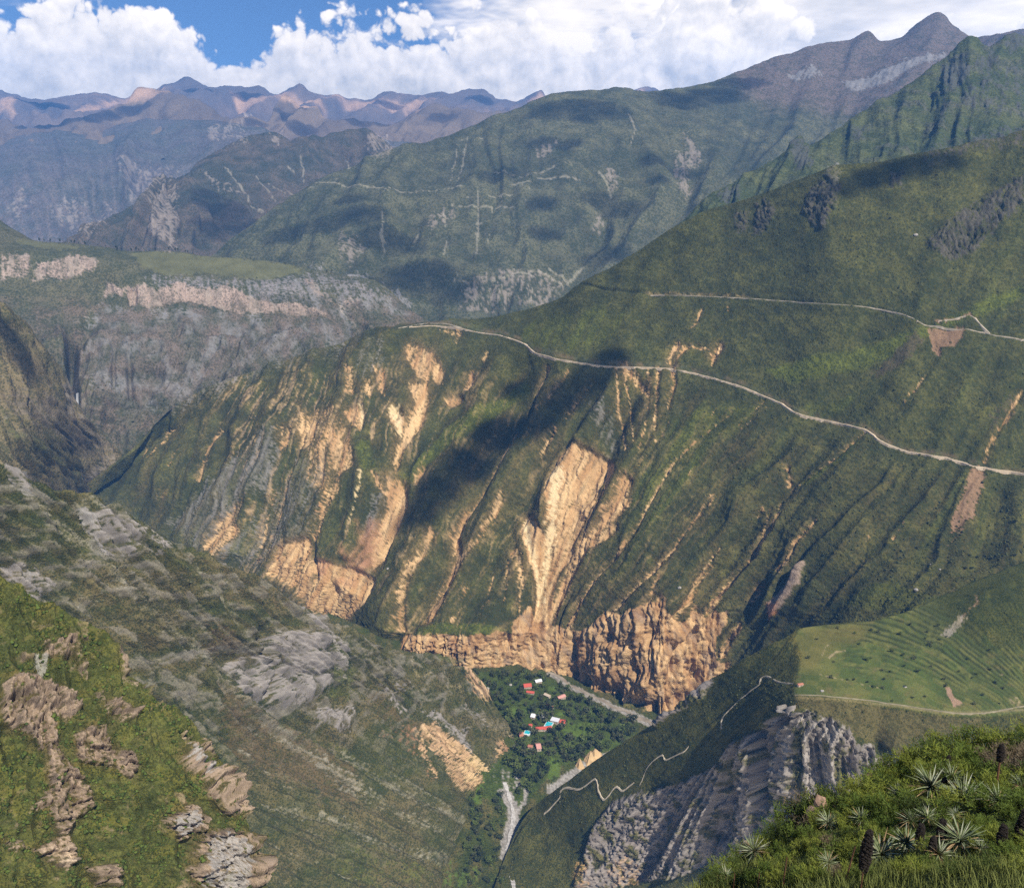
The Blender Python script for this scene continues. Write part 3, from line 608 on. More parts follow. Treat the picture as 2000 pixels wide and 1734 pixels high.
for p, k in ((I_((1390, 490), (1560, 490), (1560, 560), (1500, 600), (1400, 540)), 0.8), (I_((1400, 560), (1460, 600), (1500, 720), (1470, 760), (1420, 720)), 0.75), (I_((1430, 370), (1480, 400), (1530, 480), (1500, 490)), 0.7), (I_((880, 880), (930, 880), (910, 1000), (870, 990)), 0.5), (I_((950, 620), (1020, 640), (1000, 780), (970, 760)), 0.5), (I_((480, 490), (620, 460), (600, 520), (500, 540)), 0.4), (I_((100, 1350), (250, 1300), (500, 1290), (680, 1330), (600, 1500), (0, 1560), (0, 1420)), 0.4)):
    poly(pk, p, k, 6)
lt = M['light']
for a, w in ((I_((570, 1240), (640, 1290), (690, 1330)), 5), (I_((790, 1240), (740, 1300), (690, 1350)), 6), (I_((330, 1290), (560, 1300)), 3), (I_((560, 1300), (680, 1370)), 3), (I_((180, 1380), (350, 1330), (450, 1310)), 4), (I_((900, 635), (950, 690), (980, 780)), 4), (I_((320, 730), (460, 720)), 3), (I_((500, 700), (640, 690), (770, 700)), 4), (I_((220, 645), (400, 670), (520, 650), (600, 620), (720, 605)), 2.5), (I_((190, 805), (340, 800)), 2.5), (I_((0, 858), (120, 870), (220, 875), (340, 885)), 2.5), (I_((40, 815), (115, 815)), 2), (I_((118, 775), (112, 960), (108, 1100), (98, 1180)), 2.2), (I_((80, 970), (200, 960)), 2), (I_((85, 1030), (195, 1040)), 2), (I_((185, 1040), (180, 1110)), 2), (I_((120, 820), (105, 1100)), 1.6), (I_((45, 410), (25, 490), (10, 600)), 2.5), (I_((265, 800), (270, 850)), 2), (I_((435, 800), (420, 850)), 2), (I_((405, 720), (405, 760)), 2), (I_((465, 720), (450, 770)), 2), (I_((205, 870), (205, 930)), 2), (I_((450, 1310), (480, 1380), (450, 1480)), 3), (I_((150, 1380), (130, 1450), (60, 1530)), 3), (I_((1080, 260), (1130, 370), (1100, 460)), 3),
            (H_((1645, 410), (1640, 500), (1610, 620), (1605, 680)), 2.5), (H_((1710, 410), (1690, 520), (1680, 600), (1650, 700)), 2.5), (H_((1640, 410), (1720, 410)), 2), (H_((1765, 415), (1810, 425)), 2), (H_((730, 730), (860, 722), (950, 740), (1060, 752), (1170, 762), (1195, 785)), 3.2), (H_((1200, 765), (1400, 750), (1560, 750), (1680, 750)), 2.4), (H_((660, 760), (740, 770)), 2), (H_((1610, 855), (1750, 865), (2000, 880)), 2.4), (H_((1160, 920), (1165, 980), (1150, 1080), (1170, 1150)), 4), (H_((1140, 1050), (1170, 1100)), 5), (H_((1390, 1000), (1360, 1060)), 5), (H_((1720, 815), (1780, 815)), 2), (H_((870, 690), (850, 720)), 4), (H_((1780, 800), (1780, 980), (1770, 1180)), 2.4), (H_((1560, 900), (1570, 1000)), 3), (H_((1580, 1080), (1560, 1200)), 3), (H_((1650, 1330), (1620, 1380), (1700, 1370)), 2), (H_((130, 650), (250, 780), (300, 880), (380, 910)), 3), (H_((620, 540), (620, 640), (635, 720)), 3), (H_((930, 520), (940, 600)), 5), (H_((540, 650), (620, 700)), 2), (H_((400, 740), (520, 810)), 2), (H_((330, 700), (450, 850)), 2), (H_((480, 760), (560, 800)), 2)):
    stroke(lt, a, w, w, 0.85)
for p, k in ((H_((1440, 920), (1560, 880), (1640, 900), (1560, 960), (1480, 990)), 0.5), (H_((880, 1060), (1000, 1100), (1040, 1150), (960, 1240), (900, 1200)), 0.55), (H_((1060, 420), (1150, 390), (1250, 500), (1150, 540), (1060, 520)), 0.55), (H_((0, 660), (100, 740), (260, 800), (240, 840), (60, 760)), 0.5), (H_((430, 400), (480, 410), (480, 480), (440, 480)), 0.5), (H_((0, 330), (180, 300), (300, 330), (280, 440), (60, 470)), 0.3)):
    poly(pk, p, k, 8)
# pale face of the triangular mountain, and pale gullies left of it
poly(pk, [(318, 372), (340, 365), (345, 420), (338, 490), (322, 490), (300, 470), (300, 430)], 0.75, 8)
for p in ([(150, 470), (190, 440), (215, 415), (225, 430), (190, 478)], [(235, 330), (270, 320), (345, 345), (300, 400), (250, 390)], [(20, 410), (50, 390), (60, 420), (30, 440)], [(100, 420), (150, 400), (170, 440), (120, 460)]):
    poly(pk, p, 0.4, 12)
# warm crests of the far range
for p in ([(120, 240), (190, 212), (240, 190), (290, 172), (330, 190), (240, 200), (170, 235)], [(500, 215), (550, 190), (590, 195), (640, 222), (600, 225), (560, 200)], [(620, 190), (680, 195), (760, 205), (860, 200), (820, 225), (700, 215)], [(1000, 195), (1055, 178), (1090, 188), (1060, 200), (1010, 210)], [(0, 190), (40, 195), (30, 240), (0, 240)], [(450, 190), (500, 200), (540, 215), (470, 225)], [(1240, 178), (1270, 182), (1250, 190)]):
    poly(M['bright'], p, 0.8, 10)
# --- plateau
for p, k in ((G_((700, 460), (800, 450), (880, 480), (1000, 430), (1100, 470), (1200, 470), (1280, 450), (1400, 520), (1550, 560), (1620, 540), (1800, 590), (1820, 620), (1700, 630), (1600, 640), (1560, 600), (1440, 610), (1340, 615), (1160, 570), (1060, 540), (1000, 550), (820, 580), (720, 540)), 1.0), (G_((1680, 400), (1850, 480), (1900, 560), (2000, 480), (2000, 600), (1900, 600), (1760, 500)), 0.4),
             (G_((200, 330), (440, 290), (560, 310), (540, 350), (380, 420), (250, 410), (190, 430)), 0.8), (G_((0, 290), (180, 280), (160, 400), (0, 430)), 0.6), (G_((600, 430), (700, 480), (680, 520), (590, 510)), 0.7),
             (G_((330, 1000), (400, 980), (420, 1080), (400, 1190), (520, 1210), (640, 1160), (700, 1110), (560, 1080), (450, 1060), (430, 1190), (340, 1160)), 0.9), (G_((390, 650), (480, 610), (460, 660), (400, 690)), 0.6), (G_((640, 1290), (720, 1130), (760, 1120), (740, 1260), (700, 1340)), 0.6), (G_((850, 640), (1000, 680), (1000, 780), (860, 760)), 0.35)):
    poly(pk, p, k, 5)
poly(grey, G_((560, 560), (800, 600), (1100, 560), (1500, 650), (1980, 640), (1990, 740), (1500, 920), (1100, 1080), (760, 1200), (600, 1140), (500, 1000), (440, 900), (480, 760)), 0.85, 30)
poly(grey, G_((820, 400), (1300, 420), (1760, 380), (2000, 420), (2300, 560), (2300, 640), (1800, 640), (1500, 560), (900, 480)), 0.6, 14)
poly(M['rust'], G_((650, 1300), (720, 1140), (760, 1130), (740, 1260), (700, 1340)), 0.45, 8)
poly(M['meadow'], G_((740, 270), (860, 260), (1100, 285), (1400, 300), (1640, 340), (1700, 380), (1500, 420), (1200, 390), (900, 390), (800, 350)), 1.0, 10)
poly(M['meadow'], G_((80, 200), (230, 200), (440, 235), (560, 230), (420, 255), (260, 250), (140, 235)), 0.9, 8)
stroke(lt, G_((1790, 490), (1850, 540), (1930, 620), (2000, 680)), 4, 3, 0.7); stroke(lt, G_((1560, 560), (1700, 620)), 3, 3, 0.4)
# --- side valley slope on the left
poly(M['meadow'], G_((0, 1190), (60, 1230), (200, 1330), (350, 1440), (440, 1500), (430, 1560), (250, 1440), (0, 1300)), 0.5, 20)
stroke(M['light'], G_((0, 1210), (80, 1260), (160, 1300)), 9, 3, 0.5)
poly(pk, G_((420, 1540), (480, 1480), (560, 1420), (660, 1400), (560, 1500), (460, 1570)), 0.6, 8)
poly(br, G_((0, 1000), (300, 1050), (500, 1200), (660, 1390), (520, 1440), (300, 1330), (0, 1150)), 0.6, 30)
# --- left ridge
sc = M['scree']
for a, w0, w1, k in ((E_((0, 90), (120, 180), (250, 280), (380, 390), (450, 480), (560, 570), (700, 680), (830, 840), (920, 940), (1010, 1010), (1180, 1140), (1455, 1310)), 22, 10, 0.75), (E_((360, 180), (380, 300), (430, 420), (470, 500)), 30, 18, 0.8), (E_((790, 420), (870, 560), (950, 640), (1000, 740), (1040, 830), (1070, 890)), 6, 5, 0.8), (E_((340, 520), (345, 600), (370, 650)), 8, 5, 0.6), (E_((400, 520), (390, 600)), 7, 4, 0.6), (E_((600, 570), (700, 720), (760, 800)), 9, 8, 0.55), (E_((140, 440), (200, 520), (230, 590)), 14, 8, 0.7), (E_((900, 480), (900, 540)), 9, 6, 0.5), (E_((1010, 1080), (1140, 1130), (1300, 1240), (1455, 1330)), 5, 10, 0.7), (E_((980, 1160), (1100, 1280), (1200, 1350)), 4, 6, 0.4), (E_((1050, 1390), (1200, 1420), (1455, 1490)), 6, 16, 0.65), (E_((1000, 1380), (1150, 1400), (1300, 1460)), 5, 5, 0.4), (E_((1100, 1560), (1300, 1630), (1455, 1700)), 4, 4, 0.4), (E_((1200, 1470), (1455, 1600)), 4, 4, 0.35)):
    stroke(sc, a, w0, w1, k)
for a, w0, w1, k in ((J_((0, 900), (150, 980), (330, 1100), (520, 1200), (720, 1300)), 12, 14, 0.75), (J_((0, 1010), (200, 1140), (400, 1270), (700, 1400)), 9, 10, 0.7), (J_((0, 1070), (160, 1160), (300, 1230)), 5, 5, 0.5), (J_((0, 1300), (200, 1400), (420, 1470), (720, 1510)), 10, 20, 0.7), (J_((300, 1000), (520, 1140), (680, 1240)), 5, 6, 0.5), (J_((0, 1560), (120, 1620)), 5, 4, 0.5), (J_((420, 1250), (600, 1320), (730, 1360)), 7, 9, 0.55)):
    stroke(sc, a, w0, w1, k)
for p, k in ((E_((340, 200), (420, 190), (560, 260), (700, 340), (640, 370), (500, 380), (400, 400)), 0.75), (E_((40, 400), (200, 440), (260, 480), (180, 550), (60, 500)), 0.6), (E_((900, 830), (1060, 800), (1080, 970), (960, 950)), 0.9), (E_((1080, 720), (1180, 690), (1290, 720), (1310, 800), (1330, 930), (1240, 980), (1200, 1010), (1090, 990), (1080, 840)), 1.0), (E_((1270, 1020), (1420, 1020), (1420, 1090), (1340, 1110), (1260, 1060)), 1.0), (E_((1200, 560), (1300, 640), (1400, 820), (1380, 900), (1300, 760)), 0.6), (J_((240, 530), (330, 580), (400, 680), (340, 690), (270, 610)), 0.7), (J_((500, 690), (620, 720), (760, 820), (800, 900), (760, 930), (640, 810)), 0.75), (J_((720, 660), (800, 700), (850, 780), (780, 740)), 0.6), (J_((340, 500), (400, 540), (380, 570)), 0.6), (E_((0, 20), (90, 60), (120, 160), (40, 130)), 0.7)):
    poly(grey, p, k, 8)
for p, k in ((J_((470, 800), (560, 750), (640, 830), (740, 900), (800, 970), (870, 1010), (830, 1080), (790, 1110), (720, 1130), (660, 1080), (600, 960), (520, 870)), 0.9), (J_((430, 780), (520, 900), (580, 1040), (560, 1060), (470, 920)), 0.6), (J_((920, 850), (980, 830), (1000, 900), (950, 930), (910, 940)), 0.9), (J_((720, 430), (780, 500), (840, 560), (890, 620), (850, 630), (790, 560)), 0.9)):
    poly(tan, p, k, 6)
stroke(pale, J_((780, 960), (830, 1010), (860, 1020)), 24, 14, 0.8); poly(pale, J_((690, 950), (780, 960), (860, 1010), (790, 1100), (720, 1120)), 0.5, 10)
poly(rust, J_((400, 770), (450, 790), (540, 1000), (560, 1080), (470, 960), (230, 780)), 0.35, 12); poly(rust, J_((930, 840), (975, 835), (985, 910), (930, 920)), 0.5, 6)
poly(br, E_((860, 860), (1100, 1040), (1455, 1200), (1455, 1420), (1200, 1330), (950, 1220), (880, 1040)), 0.7, 30)
poly(br, J_((220, 560), (420, 720), (560, 830), (520, 930), (330, 800), (180, 640)), 0.5, 20); poly(br, E_((780, 640), (960, 680), (960, 790), (820, 770)), 0.6, 20)
poly(br, E_((760, 390), (960, 480), (1200, 560), (1100, 640), (950, 560)), 0.35, 30)
poly(M['meadow'], J_((0, 1360), (300, 1480), (750, 1540), (900, 1669), (0, 1669)), 0.5, 40); poly(M['meadow'], E_((1340, 830), (1420, 850), (1430, 1000), (1310, 960)), 0.7, 10)
poly(M['meadow'], E_((1000, 990), (1120, 1030), (1455, 1190), (1455, 1250), (1150, 1100)), 0.5, 14)
# --- near hill on the left: outcrops
for p, k in ((E_((0, 920), (70, 880), (150, 870), (250, 930), (330, 1010), (280, 1050), (190, 1030), (160, 1180), (100, 1100), (0, 1070)), 0.95), (E_((140, 1000), (200, 1010), (240, 1190), (320, 1290), (380, 1400), (310, 1450), (240, 1540), (200, 1420), (210, 1290), (180, 1140)), 0.9), (E_((170, 760), (300, 720), (320, 770), (250, 800), (180, 800)), 0.9), (E_((300, 1110), (420, 1080), (460, 1170), (540, 1190), (555, 1240), (530, 1290), (460, 1230), (320, 1220)), 0.95), (E_((390, 930), (470, 960), (540, 1040), (500, 1080), (420, 1030)), 0.7), (E_((740, 1120), (800, 1160), (880, 1270), (960, 1340), (990, 1440), (900, 1430), (820, 1310), (750, 1230)), 0.9), (E_((660, 1460), (780, 1390), (840, 1440), (820, 1500), (720, 1540)), 0.9), (E_((810, 1520), (900, 1490), (1000, 1530), (1060, 1660), (1040, 1734), (820, 1734), (760, 1660)), 1.0), (E_((360, 1650), (470, 1640), (480, 1720), (400, 1720)), 0.7), (E_((130, 1580), (260, 1520), (300, 1620), (260, 1660)), 0.9), (E_((130, 1400), (200, 1340), (200, 1400), (110, 1430)), 0.8), (E_((470, 710), (500, 800), (540, 930), (510, 890), (460, 760)), 0.7), (E_((560, 880), (610, 950), (590, 960)), 0.6), (E_((840, 1100), (890, 1190), (880, 1240), (820, 1140)), 0.7), (E_((0, 1550), (60, 1540), (110, 1570), (30, 1590)), 0.7), (E_((280, 740), (340, 820), (370, 880), (330, 860)), 0.6)):
    poly(M['pink'], p, k, 5)
for p in (E_((820, 1540), (900, 1500), (1000, 1560), (1000, 1734), (830, 1734)), E_((140, 790), (185, 800), (185, 880), (160, 870)), E_((680, 1470), (780, 1410), (800, 1470), (720, 1530)), E_((760, 1140), (860, 1260), (830, 1290), (760, 1210))):
    poly(M['grey'], p, 0.8, 6)
for p in (E_((150, 1590), (250, 1560), (290, 1620), (270, 1650)),):
    poly(pale, p, 0.6, 6)
# --- terraced shelf
md, dry = M['meadow'], M['dry']
poly(md, F_((890, 310), (1290, 280), (1400, 220), (1560, 160), (1760, 180), (2000, 40), (2000, 730), (1800, 750), (1600, 740), (1300, 690), (1000, 650), (880, 640), (890, 520), (880, 400)), 1.0, 4)
poly(md, F_((1120, 190), (1250, 120), (1350, 90), (1560, 160), (1340, 240), (1150, 210)), 0.8, 8)
poly(dry, F_((880, 330), (1250, 290), (1240, 340), (1180, 400), (1060, 430), (1000, 520), (890, 520)), 0.75, 8)
poly(dry, F_((1120, 350), (1250, 310), (1240, 350), (1160, 390)), 1.0, 6); poly(dry, F_((910, 480), (990, 470), (1000, 520), (910, 520)), 1.0, 6); poly(dry, F_((1130, 150), (1220, 190), (1340, 210), (1200, 215)), 0.6, 8)
poly(M['lush'], F_((1050, 430), (1200, 400), (1500, 420), (1600, 540), (1650, 700), (1300, 680), (1060, 560)), 0.6, 20); poly(M['lush'], F_((1600, 490), (1650, 480), (1690, 510), (1650, 530)), 1.0, 4)
poly(M['soil'], F_((1610, 605), (1640, 615), (1660, 655), (1700, 685), (1655, 700), (1630, 660)), 1.0, 2); stroke(M['light'], F_((1050, 460), (1080, 435), (1125, 425)), 5, 4, 0.8); stroke(M['light'], F_((1015, 450), (1030, 410), (1055, 390)), 3, 2, 0.7)
stroke(M['light'], F_((1000, 540), (1100, 565), (1200, 590), (1300, 610)), 4, 3, 0.5); stroke(M['light'], F_((1300, 405), (1480, 430)), 2.2, 2, 0.5); poly(M['light'], F_((1915, 640), (1990, 650), (1990, 700), (1920, 700)), 0.45, 6)
stroke(M['light'], F_((1860, 540), (1940, 560)), 4, 3, 0.45); stroke(M['light'], F_((1250, 620), (1380, 640)), 3, 3, 0.35); stroke(so, F_((1760, 180), (1770, 230), (1700, 290), (1680, 320)), 12, 6, 0.55); poly(grey, F_((1600, 360), (1680, 280), (1720, 290), (1640, 370)), 0.8, 6)
poly(br, F_((880, 640), (1000, 655), (1300, 695), (1600, 745), (1800, 755), (1800, 800), (1450, 880), (1420, 960), (1300, 900), (1000, 740), (880, 700)), 0.9, 10)
# grey fluted cliff under the shelf
poly(M['cliff'], F_((0, 1150), (100, 1120), (300, 1080), (480, 1000), (600, 860), (720, 810), (830, 720), (950, 720), (1080, 760), (1150, 800), (1180, 880), (1270, 880), (1290, 960), (1400, 1000), (1300, 1300), (0, 1585), (-200, 1585), (-100, 1300)), 1.0, 6)
for p in (F_((-20, 1450), (60, 1420), (120, 1470), (110, 1560), (40, 1585), (-60, 1585)), F_((-200, 1450), (-120, 1440), (-130, 1585), (-200, 1585))):
    poly(tan, p, 0.45, 8)
# --- canyon floor
poly(M['lush'], [(905, 1310), (1010, 1312), (1080, 1325), (1130, 1360), (1200, 1395), (1240, 1420), (1215, 1455), (1150, 1480), (1080, 1500), (1050, 1545), (1000, 1590), (960, 1560), (925, 1560), (930, 1520), (960, 1490), (1000, 1470), (1000, 1430), (960, 1370)], 1.0, 6)
gv = new_mask(); M['gravel'] = gv
stroke(gv, [(1070, 1312), (1110, 1338), (1150, 1358), (1200, 1382), (1250, 1402), (1282, 1418), (1268, 1440), (1225, 1462), (1180, 1482), (1130, 1505), (1080, 1540)], 9, 24, 0.9, 4)
stroke(gv, [(985, 1545), (1000, 1570), (1003, 1600), (992, 1640), (990, 1670)], 22, 26, 1.0, 6); stroke(gv, [(1028, 1545), (1022, 1570), (1010, 1590)], 9, 9, 1.0, 4); poly(gv, J_((880, 980), (1000, 1000), (1100, 1100), (1000, 1150), (940, 1160)), 0.45, 12)
wt = new_mask(); M['water'] = wt
poly(M['meadow'], J_((1190, 960), (1260, 940), (1270, 1040), (1200, 1060)), 1.0, 6); poly(M['meadow'], J_((1250, 760), (1460, 740), (1440, 830), (1300, 840)), 0.7, 12); poly(M['meadow'], J_((990, 660), (1090, 680), (1060, 720), (980, 710)), 0.7, 8); poly(M['meadow'], J_((1200, 680), (1290, 690), (1280, 710), (1220, 705)), 0.8, 4); poly(M['meadow'], J_((1200, 540), (1240, 540), (1240, 570), (1200, 570)), 0.9, 4); poly(M['meadow'], J_((740, 1110), (850, 1060), (820, 1200), (740, 1200)), 0.8, 10); poly(M['meadow'], J_((580, 350), (740, 380), (700, 420), (580, 400)), 0.8, 10)

lit_grass = new_mask(); M['fresh'] = lit_grass  # bright grass and sunlit bands of the slope, painted as lighter green
poly(lit_grass, D_((480, 430), (900, 330), (1200, 240), (1734, 10), (1734, 90), (1320, 250), (950, 420), (600, 500)), 0.9, 16)
poly(lit_grass, D_((560, 640), (760, 560), (1000, 500), (900, 600), (700, 680)), 0.5, 16); poly(lit_grass, D_((600, 1000), (860, 820), (960, 740), (900, 850), (700, 990)), 0.7, 10); poly(lit_grass, D_((0, 650), (300, 560), (520, 620), (300, 800), (0, 1000)), 0.5, 24)
poly(lit_grass, A_((360, 850), (460, 830), (640, 650), (860, 520), (980, 420), (1000, 480), (860, 600), (640, 760), (480, 900), (400, 940)), 0.8, 10); poly(lit_grass, A_((480, 1560), (700, 1540), (900, 1570), (860, 1600), (500, 1600)), 0.9, 6); poly(lit_grass, A_((220, 740), (290, 720), (330, 880), (240, 860)), 0.6, 8)
poly(lit_grass, A_((1440, 900), (1640, 800), (1850, 640), (1850, 900), (1600, 1100), (1450, 1250), (1400, 1180)), 0.45, 20); poly(lit_grass, A_((930, 200), (1330, 90), (1500, 150), (1300, 330), (1000, 330)), 0.5, 24)
# ------------------------------------------------------------------ the hillsides themselves
SHRUB, GRASS, DRYG = C(0.040, 0.052, 0.020), C(0.080, 0.100, 0.028), C(0.105, 0.090, 0.048)
TAN, PALE, RUST = C(0.47, 0.31, 0.15), C(0.60, 0.44, 0.23), C(0.42, 0.17, 0.075)
GREY, DARK, PINK = C(0.185, 0.172, 0.155), C(0.075, 0.072, 0.066), C(0.38, 0.29, 0.21)
SOIL, BROWN = C(0.235, 0.145, 0.088), C(0.105, 0.082, 0.055)
class Ctx: pass
GRID = {}
def lerp(a, b, t):
    return a + (b - a) * t[..., None]
def start(key, flow=None, warp=4.0):
    c = Ctx(); P, nb = BASE[key]
    c.P, c.nb = P, nb
    c.u, c.v = project(P)
    c.r = np.hypot(P[..., 0], P[..., 1])
    c.pix = c.r / F_PX
    pm = float(np.median(c.pix[nb:]))
    c.pm = pm
    c.q1 = (P[..., 0] + 0.4 * P[..., 2]) / pm; c.q2 = (0.45 * P[..., 1] + 0.9 * P[..., 2]) / pm     # ground coordinates in units of about one photo pixel
    c.s = flow(c.u, c.v) if flow else c.u
    c.uw = c.u + warp * fbm(c.q1 / 18, c.q2 / 18, 3, 0.6, 21) * 1.6
    c.vw = c.v + warp * fbm(c.q1 / 18, c.q2 / 18, 3, 0.6, 43) * 1.6
    c.n9 = fbm(c.q1 / 9, c.q2 / 9, 3, 0.6, 5)
    c.n30 = fbm(c.q1 / 34, c.q2 / 34, 4, 0.55, 9)
    c.hatch = 0.7 * c.n9 + 1.1 * fbm(c.s / 9, c.v / 60, 3, 0.65, 27) + 0.9 * gnoise(c.q1 / 6.5, c.q2 / 3.4, 29) + 0.5 * c.n30
    c.n120 = fbm(c.q1 / 130, c.q2 / 130, 3, 0.5, 17)
    c.col = np.zeros(P.shape[:2] + (3,), np.float32); c.veg = np.ones(P.shape[:2], np.float32); c.d = np.zeros(P.shape[:2], np.float32)
    return c
def area(c, name, k=0.5, raw=False, plain_=False):
    m = look(M[name], c.u if plain_ else c.uw, c.v if plain_ else c.vw)
    if raw: return m
    return sstep(0.40, 0.62, m + k * c.hatch) * sstep(0.02, 0.10, m)
def cover(c, name, col, k=0.5, veg=0.0, amount=1.0, carve=0.0, cvar=0.22):
    m = area(c, name, k) * amount
    shade = (1 + cvar * (c.n30 * 0.6 + c.n9 * 0.8))[..., None]
    c.col = lerp(c.col, col * shade, m); c.veg = c.veg * (1 - m) + veg * m
    if carve: c.d -= carve * m
    return m
def finish(c, key, name, grain, bump=0.6, spot=0.6, crest=0.5, label=None):
    Nn = smooth_field(normals(c.P), 6); Nn /= np.linalg.norm(Nn, axis=-1, keepdims=True)
    rows = np.arange(c.P.shape[0]) - c.nb
    w = np.where(rows < 0, crest * 0.6, crest + (1 - crest) * sstep(0, 14, rows))
    P = c.P + Nn * (c.d * w[:, None])[..., None]
    wm = 1 - (0.40 if c.pm < 1.7 else 0.0) * np.clip(c.veg, 0, 1)
    c.col = c.col * np.stack([1 + 0.07 * c.veg, 1 - 0.03 * c.veg, wm], -1)
    rgba = np.concatenate([np.clip(c.col, 0.008, 0.9), np.clip(c.veg, 0, 1)[..., None]], -1)
    o = grid_mesh(name, P, rgba, terrain_material(name + '_cover', grain, bump, spot))
    tag(o, label=label, kind='structure')
    u, v = project(P)
    GRID[key] = (P[c.nb:], u[c.nb:], v[c.nb:], rgba[c.nb:])
    return o
def ground(key, u, v):
    """the spot on a hillside that is seen at photo pixel (u, v)"""
    P, U, V, _ = GRID[key]
    i = int(np.argmin((U - u) ** 2 + (V - v) ** 2))
    return P.reshape(-1, 3)[i]

# --- far range and its foothills
def far_layer(key, name, amp, warm, label, base1, base2):
    c = start(key)
    x = c.u + 0.35 * (c.v - 200)
    rg = ridged(x / 170, c.v / 75 + c.u / 260, 3, 0.45, 3)
    rg2 = ridged((c.u - 0.8 * c.v) / 60, c.v / 60, 3, 0.45, 31)
    c.d += amp * (rg - 0.5) + amp * 0.22 * (rg2 - 0.5) + amp * 0.05 * c.n9
    c.col[:] = lerp(np.broadcast_to(base1, c.col.shape), base2, sstep(-0.35, 0.35, c.n120 + 0.5 * c.n30))
    m = np.maximum(sstep(0.2, 0.8, look(M['bright'], c.uw, c.vw) + 0.5 * c.n30), warm * sstep(0.25, 0.6, c.n30 + 0.5 * c.n120))
    c.col = lerp(c.col, C(0.50, 0.33, 0.21), 0.8 * m)
    cover(c, 'pink', C(0.36, 0.29, 0.22), 0.6, 0.2, 0.8)
    c.veg *= 0.3
    return finish(c, key, name, 2.0 * c.pm, 0.4, 0.3, 0.55, label)
far_layer('far_range', 'distant_mountains', 420, 0.2, 'bare reddish peaks along the horizon under the clouds', C(0.115, 0.098, 0.090), C(0.16, 0.124, 0.10))
far_layer('range_foothills', 'brown_mountains', 330, 0.1, 'brown sunlit foothills below the cloudy range', C(0.13, 0.10, 0.07), C(0.17, 0.13, 0.085))

def green_layer(key, name, flow, amps, label, c1, c2, grain=1.6, dark=1.0, brownup=None, fine=1.0):
    c = start(key, flow)
    (a1, w1), (a2, w2), (a3, w3) = amps
    sv = c.s + 0.35 * w1 * fbm(c.u / (1.2 * w1), c.v / (1.2 * w1), 2, 0.5, 15); g1 = ridged(sv / w1, c.v / (w1 * 2.2), 3, 0.5, 3); g2 = ridged(sv / w2, c.v / (w2 * 2.4), 3, 0.5, 13); g3 = ridged(c.s / w3, c.v / (w3 * 4), 2, 0.5, 23)
    c.d += a1 * (g1 - 0.5) + a2 * (g2 - 0.5) + a3 * (g3 - 0.5) + fine * c.pm * (1.6 * c.n9 + 4.0 * c.n30)
    t = sstep(-0.4, 0.4, c.n120 + 0.7 * c.n30)
    c.col[:] = lerp(np.broadcast_to(c1, c.col.shape), c2, t)
    c.col *= (1 + 0.35 * c.n30 + 0.25 * c.n9)[..., None]
    if brownup is not None:
        c.col = lerp(c.col, C(0.125, 0.105, 0.082), sstep(0.3, 0.75, brownup(c.u, c.v) + 0.25 * c.n30))
    m = cover(c, 'grey', C(0.20, 0.19, 0.175), 0.6, 0.1, 0.9); c.d += c.pm * 7 * m * (ridged(c.s / 9, c.v / 22, 3, 0.6, 41) - 0.5)
    m = cover(c, 'dark', C(0.07, 0.072, 0.066), 0.7, 0.2, 0.85 * dark); c.d += c.pm * 8 * m * (ridged(c.s / 10, c.v / 24, 3, 0.6, 51) - 0.5)
    m = cover(c, 'pink', C(0.25, 0.21, 0.165), 0.9, 0.0, 0.7); c.d += c.pm * 4 * m * (ridged(c.s / 8, c.v / 30, 2, 0.6, 61) - 0.5)
    m = area(c, 'light', 0.45, plain_=True); c.col = lerp(c.col, C(0.36, 0.31, 0.23), 0.45 * m); c.veg *= 1 - m
    return c
c = green_layer('left_far_slope', 'hazy_slope', TPS([(0, [(0, 280), (60, 460)]), (200, [(230, 260), (230, 480)]), (420, [(440, 260), (380, 480)]), (650, [(660, 290), (640, 480)])]), ((200, 190), (30, 70), (4, 24)), '', C(0.105, 0.100, 0.088), C(0.088, 0.092, 0.075))
c.col = lerp(c.col, C(0.26, 0.21, 0.16), 0.2 * sstep(0.62, 0.85, ridged(c.s / 24, c.v / 130, 3, 0.6, 71)) * sstep(280, 400, c.v))
finish(c, 'left_far_slope', 'hazy_mountain', 1.8 * c.pm, 0.4, 0.4, 0.5, 'long hazy blue slope below the brown foothills')
c = green_layer('triangle_mountain', 'pointed', TPS([(100, [(200, 440), (150, 520)]), (250, [(320, 350), (290, 440), (260, 530)]), (330, [(330, 350), (335, 520)]), (460, [(350, 352), (430, 450), (500, 520)]), (560, [(480, 280), (560, 400), (640, 500)]), (720, [(650, 270), (720, 400)])]), ((150, 110), (30, 44), (6, 16)), '', C(0.055, 0.060, 0.040), C(0.092, 0.080, 0.055))
finish(c, 'triangle_mountain', 'pointed_mountain', 1.7 * c.pm, 0.5, 0.5, 0.5, 'pointed mountain with a pale rocky face in the hazy valley')
fl = TPS([(450, [(560, 400), (480, 500)]), (600, [(700, 330), (640, 430), (580, 540)]), (760, [(800, 290), (770, 420), (740, 590)]), (930, [(940, 250), (930, 400), (910, 630)]), (1080, [(1080, 200), (1080, 400), (1030, 630)]), (1200, [(1240, 200), (1230, 300), (1190, 400), (1110, 590)]), (1330, [(1290, 200), (1340, 300), (1330, 400), (1240, 530)]), (1430, [(1450, 150), (1420, 300), (1360, 420)]), (1600, [(1620, 100), (1560, 250), (1450, 380)]), (1800, [(1830, 50), (1760, 200)])])
c = green_layer('valley_mountain', 'green', fl, ((85, 180), (16, 60), (3, 20)), '', C(0.062, 0.070, 0.038), C(0.094, 0.100, 0.050), dark=0.7, brownup=lambda u, v: sstep(1330, 1520, u) * sstep(300, 150, v + 0.05 * (1700 - u)))
